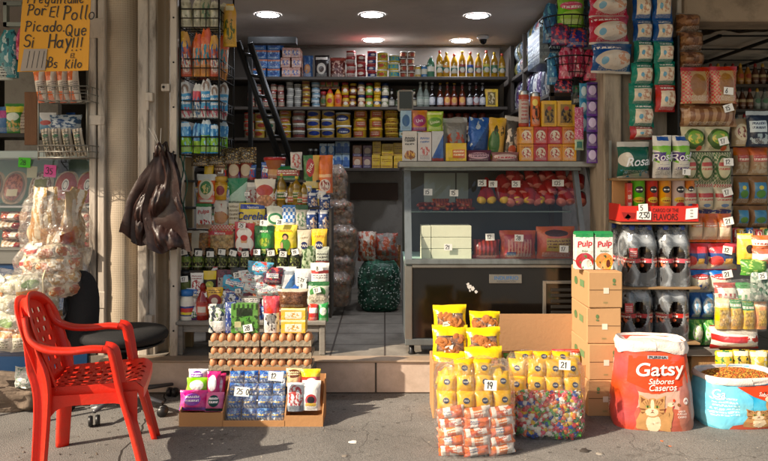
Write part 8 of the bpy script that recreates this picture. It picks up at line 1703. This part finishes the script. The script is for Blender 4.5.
SACKR = pk('#d4401c', ('r', .5, .2, .5, .26, '#c9a08c'), ('e', .5, .05, .6, .22, '#b5543c'), ('e', .12, .4, .14, .6, '#c93418'), ('e', .95, .3, .18, .5, '#b8705c'), rough=.38, bump=.7, bs=10, jit=0, wob=.08)
m, cf, f = bigsack(gw, .27, gh+.03, SACKR, None, 2, .03, .22)
ff = lambda off: (lambda u, v: f((u-.5)*.42*1.0 + .0 if False else (.0+(u-.5)*.40) % 1.0, v, off))
# u=0.. on the surface runs round; the front centre is u=0 (angle -90)
def fr(u, v, off=.0025):
    s_ = (u-.5)*1.86; return f((math.asin(math.copysign(min(.999, abs(s_))**(1/.62), s_))/(2*math.pi)) % 1.0, v, off)
asp = .40/gh
WHT = plain('print_white', '#ece8e2', .4, var=.03); CAT1 = plain('print_tabby', '#b88a56', .6, var=.35, vscale=30); CAT2 = plain('print_tabby_light', '#dcc8a8', .6, var=.2, vscale=30); CAT3 = plain('print_tabby_dark', '#7c4c28', .6, var=.2)
ORG2 = plain('print_orange_red', '#d8431a', .38, bump=.5, bscale=10)
lt = MB()
def poly(mb, pts, mat, off, n=1):
    # fan from the centroid, following the surface
    cx = sum(p[0] for p in pts)/len(pts); cz = sum(p[1] for p in pts)/len(pts); P2 = []
    for i in range(len(pts)):
        a, b_ = pts[i], pts[(i+1) % len(pts)]
        for k in range(4): P2.append((a[0]+(b_[0]-a[0])*k/4, a[1]+(b_[1]-a[1])*k/4))
    rings = [[(cx+(x-cx)*t, cz+(z-cz)*t) for x, z in P2] for t in (.01, .25, .5, .75, 1)]
    vs = [fr(x, z, off) for r_ in rings for x, z in r_]; k = len(P2)
    mb.add(vs, [(j*k+i, j*k+(i+1) % k, (j+1)*k+(i+1) % k, (j+1)*k+i) for j in range(4) for i in range(k)]+[tuple(range(k))], mat, True)
def ell(cx, cz, rx, rz, n=16, rot=0): return [(cx+rx*math.cos(2*math.pi*i/n)*math.cos(rot)-rz*math.sin(2*math.pi*i/n)*math.sin(rot), cz+rx*math.cos(2*math.pi*i/n)*math.sin(rot)+rz*math.sin(2*math.pi*i/n)*math.cos(rot)) for i in range(n)]
poly(lt, [(.1, .86), (.93, .86), (.95, .56), (.52, .44), (.1, .56)], ORG2, .002)
lt.text('Gatsy', lambda u, v: fr(u, v, .0065), WHT, .56, .70, .2, asp, bold=.05, shear=.12, rot=3, cut=.12, wid=.68)
lt.text('Sabores', lambda u, v: fr(u, v, .0065), WHT, .56, .585, .062, asp, cut=.3, wid=.34, bold=.02, shear=.3, rot=2); lt.text('Caseros', lambda u, v: fr(u, v, .0065), WHT, .58, .515, .07, asp, cut=.3, wid=.36, bold=.02, shear=.3, rot=3)
poly(lt, [(.37, .872), (.68, .872), (.68, .835), (.37, .835)], plain('print_silver', '#9a9ca4', .5), .003); lt.text('PURINA', lambda u, v: fr(u, v, .0045), INK, .525, .853, .028, asp, bold=.05, wid=.26)
lt.text('Gatsy', lambda u, v: (lambda a, b: f((-.26+(a-.5)*.2) % 1, b, .003))(v*.0+u, v), WHT, .42, .68, .075, .5, bold=.05, rot=90, shear=.1)
lt.text('NUEVO', lambda u, v: f((-.25+(u-.5)*.2) % 1, v, .003), WHT, .42, .2, .05, .5, bold=.03, rot=90)
for (cx, cz, t_) in ((.82, .245, 'SABOR'), (.82, .215, 'A POLLO'), (.82, .18, '1 KILO'[:0] or 'CASERO')): lt.text(t_, lambda u, v: fr(u, v, .003), WHT, cx, cz, .022, asp, bold=.02)
for i in range(3): poly(lt, ell(.88, .36-.01*i, .035-.01*i, .04-.012*i), [WHT, plain('print_mauve', '#a87c7c', .5), WHT][i], .003+.0004*i)
def fur(pts, sd, amp=.09):
    """ragged furry outline"""
    out = []
    for i in range(len(pts)):
        a, b_ = pts[i], pts[(i+1) % len(pts)]
        for k in range(3):
            t = k/3; x, z = a[0]+(b_[0]-a[0])*t, a[1]+(b_[1]-a[1])*t; q_ = 1+amp*noise.noise(V((x*14+sd, z*14, sd)))
            out.append((x*q_, z*q_))
    return out
def cat(mb, cx, cz, s_):
    P = lambda pts, mt, o, fa=.12: poly(mb, [(cx+x*s_*1.12, cz+z*s_*.95) for x, z in fur(pts, len(mb.v) % 17, fa)], mt, o)
    P([(-.75, -1.1), (.85, -1.1), (.8, -.6), (.5, -.1), (-.5, -.1), (-.72, -.6)], CAT1, .0025); P(ell(.05, -.7, .34, .45), CAT2, .003)
    P([(.55, -.9), (.85, -.9), (.98, -.2), (.95, .25), (.72, .3), (.62, -.2)], CAT1, .003); P(ell(.84, .22, .14, .12), CAT2, .0034)
    for sx in (-1, 1):
        P([(.56*sx, .0), (.6*sx, .66), (.14*sx, .4)], CAT1, .003); P([(.48*sx, .2), (.52*sx, .54), (.24*sx, .38)], CAT3, .0034)
    P(ell(0, .04, .56, .46, 20), CAT1, .0036); P(ell(-.02, -.17, .3, .2), CAT2, .004); P(ell(0, .2, .09, .24), CAT2, .0038)
    for sx in (-1, 1):
        for j in range(4): P([(.1*sx+.1*j*sx, .46-.06*j), (.14*sx+.1*j*sx, .46-.06*j), (.1*sx+.07*j*sx, .2-.02*j)], CAT3, .0044, .02)
        P([(.3*sx, -.02), (.58*sx, .02), (.52*sx, -.06), (.34*sx, -.08)], CAT3, .0044, .02); P([(.3*sx, -.16), (.52*sx, -.18), (.46*sx, -.25)], CAT3, .0044, .02)
        P(ell(.21*sx, .09, .1, .055, 14), plain('print_eye', '#8fa04c', .4), .0046, 0); P(ell(.21*sx, .09, .035, .05, 12), INK, .005, 0); P([(.1*sx, .15), (.21*sx, .17), (.33*sx, .12), (.21*sx, .15)], INK, .005, 0)
    P([(0, -.13), (-.06, -.05), (.06, -.05)], plain('print_nose', '#b8705c', .4), .005, 0); P([(-.012, -.13), (-.1, -.22), (0, -.18), (.1, -.22), (.012, -.13)], CAT3, .0048, 0)
cat(lt, .44, .27, .25)
for i, (x, z) in enumerate(((.72, .37), (.78, .32), (.7, .3))): poly(lt, ell(x, z, .018, .018), [ORG2, CAT3, plain('print_red', '#c9202c', .5)][i], .003)
KM = [plain('kibble_%d' % i, c, .85, bump=.2) for i, c in enumerate(('#b8742c', '#a8401c', '#c99a3c', '#7c5c24'))]
KB = plain('kibble_bed', '#9c6428', .9, bump=.8, bscale=70)
thing('cat_food_sack', None, 'open red sack of cat food with a tabby cat print', 'pet food sack', (X(661, YG), YG+.14, 0), (0, 0, R(-7)), parts=(('sack', m), ('printed_front', lt), ('rolled_cuff', cf), ('kibble', ksurf(gw*.93, .26, gh+.002, CUFF, 1, 3, .004, [CUFF, CUFF]))))
YC = 3.62; cw2 = .44; chh = Z(385, YC)
SACKB = pk('#35b4dc', ('e', .2, .5, .3, .5, '#6ccbe8'), ('l', .2, .45, .14, .2, '#c9ecf4', 6), rough=.38, bump=.7, bs=10, jit=0, wob=.08)
m, cf, f = bigsack(cw2, .30, chh+.02, SACKB, None, 6, bulge=.06)
asp = .42/chh; lt = MB()
poly(lt, [(.3, .86), (.9, .9), (.9, .62), (.7, .56), (.5, .68)], ORG2, .002); lt.text('Sabores', lambda u, v: fr(u, v, .0035), WHT, .68, .7, .08, asp, shear=.3, bold=.02, rot=-8)
lt.text('Ga', lambda u, v: fr(u, v, .0035), plain('print_pale_blue', '#d4f0f6', .5), .1, .72, .16, asp, bold=.05, rot=-4, cut=.15)
poly(lt, [(.2, .02), (.9, .02), (.9, .14), (.6, .18), (.25, .1)], plain('print_coral', '#c4573c', .5), .002)
cat(lt, .56, .3, .22); poly(lt, ell(.7, .5, .05, .14), CAT1, .0046); poly(lt, ell(.69, .62, .045, .05), CAT2, .005)
thing('cat_food_sack', None, 'open light blue sack of cat food filled with orange kibble', 'pet food sack', (X(752, YC), YC+.16, 0), (0, 0, R(4)), parts=(('sack', m), ('printed_front', lt), ('rolled_cuff', cf), ('kibble', ksurf(cw2*.96, .30, chh-.0, KB, 2, 1300, .0065, KM))))
# litter and small stones on the pavement
for i, (px, py, s_, c, lb) in enumerate(((353, 443, .018, '#d8d6d0', 'small white paper scrap on the pavement below the doorstep'), (97, 407, .03, '#e0dfdb', 'crumpled white paper under the office chair'), (662, 442, .008, '#c9642c', 'orange kibble dropped before the red sack'), (670, 447, .007, '#c9642c', 'orange kibble dropped nearer the photo edge'), (585, 452, .022, '#3a3430', 'dark flat stone on the pavement by the candy bundle'), (600, 455, .015, '#8c857c', 'small grey pebble beside the dark stone'), (345, 457, .012, '#7d746a', 'grey pebble below the white scrap'), (520, 451, .012, '#6c645a', 'brown pebble between the two wrapped bundles'))):
    Y = 720*1.29/(py-175); bmx = bmesh.new(); bmesh.ops.create_icosphere(bmx, subdivisions=2, radius=1); m = MB()
    vs = [tuple(V((v.co.x*s_*1.3, v.co.y*s_, max(-.1, v.co.z)*s_*.5))*(1+.5*noise.noise(v.co*2+V((i, 0, 0))))) for v in bmx.verts]
    m.add(vs, [tuple(v.index for v in q_.verts) for q_ in bmx.faces], plain('scrap_%d' % i, c, .9, bump=.3), i > 3); bmx.free()
    thing('paper_scrap' if i < 2 else ('kibble_piece' if i < 4 else 'pebble'), m, lb, 'litter' if i < 2 else ('kibble' if i < 4 else 'pebble'), (X(px, Y), Y, .002))

# loose grit on the pavement, thicker along the doorstep
rnd = random.Random(77); m = MB(); gm = [plain('grit_%d' % i, c, .95) for i, c in enumerate(('#7a7066', '#4c453e', '#a39a8c', '#5f4c38'))]
for k in range(900):
    x = rnd.uniform(-1.9, 1.9)
    Y = 4.215-abs(rnd.gauss(0, .05)) if k < 330 else rnd.uniform(3.0, 4.15)
    s_ = rnd.uniform(.0015, .0042)*(1.6 if rnd.random() < .06 else 1); a = rnd.uniform(0, 3); c_, n_ = math.cos(a)*s_*1.4, math.sin(a)*s_*1.4
    m.add([(x+c_, Y+n_, .003), (x-n_, Y+c_, .003), (x-c_, Y-n_, .003), (x+n_, Y-c_, .003), (x, Y, .003+s_)], [(0, 1, 4), (1, 2, 4), (2, 3, 4), (3, 0, 4)], rnd.choice(gm), False)
tag(obj('gravel', m), 'loose grit and dirt scattered over the pavement and along the doorstep', 'grit', kind='stuff')
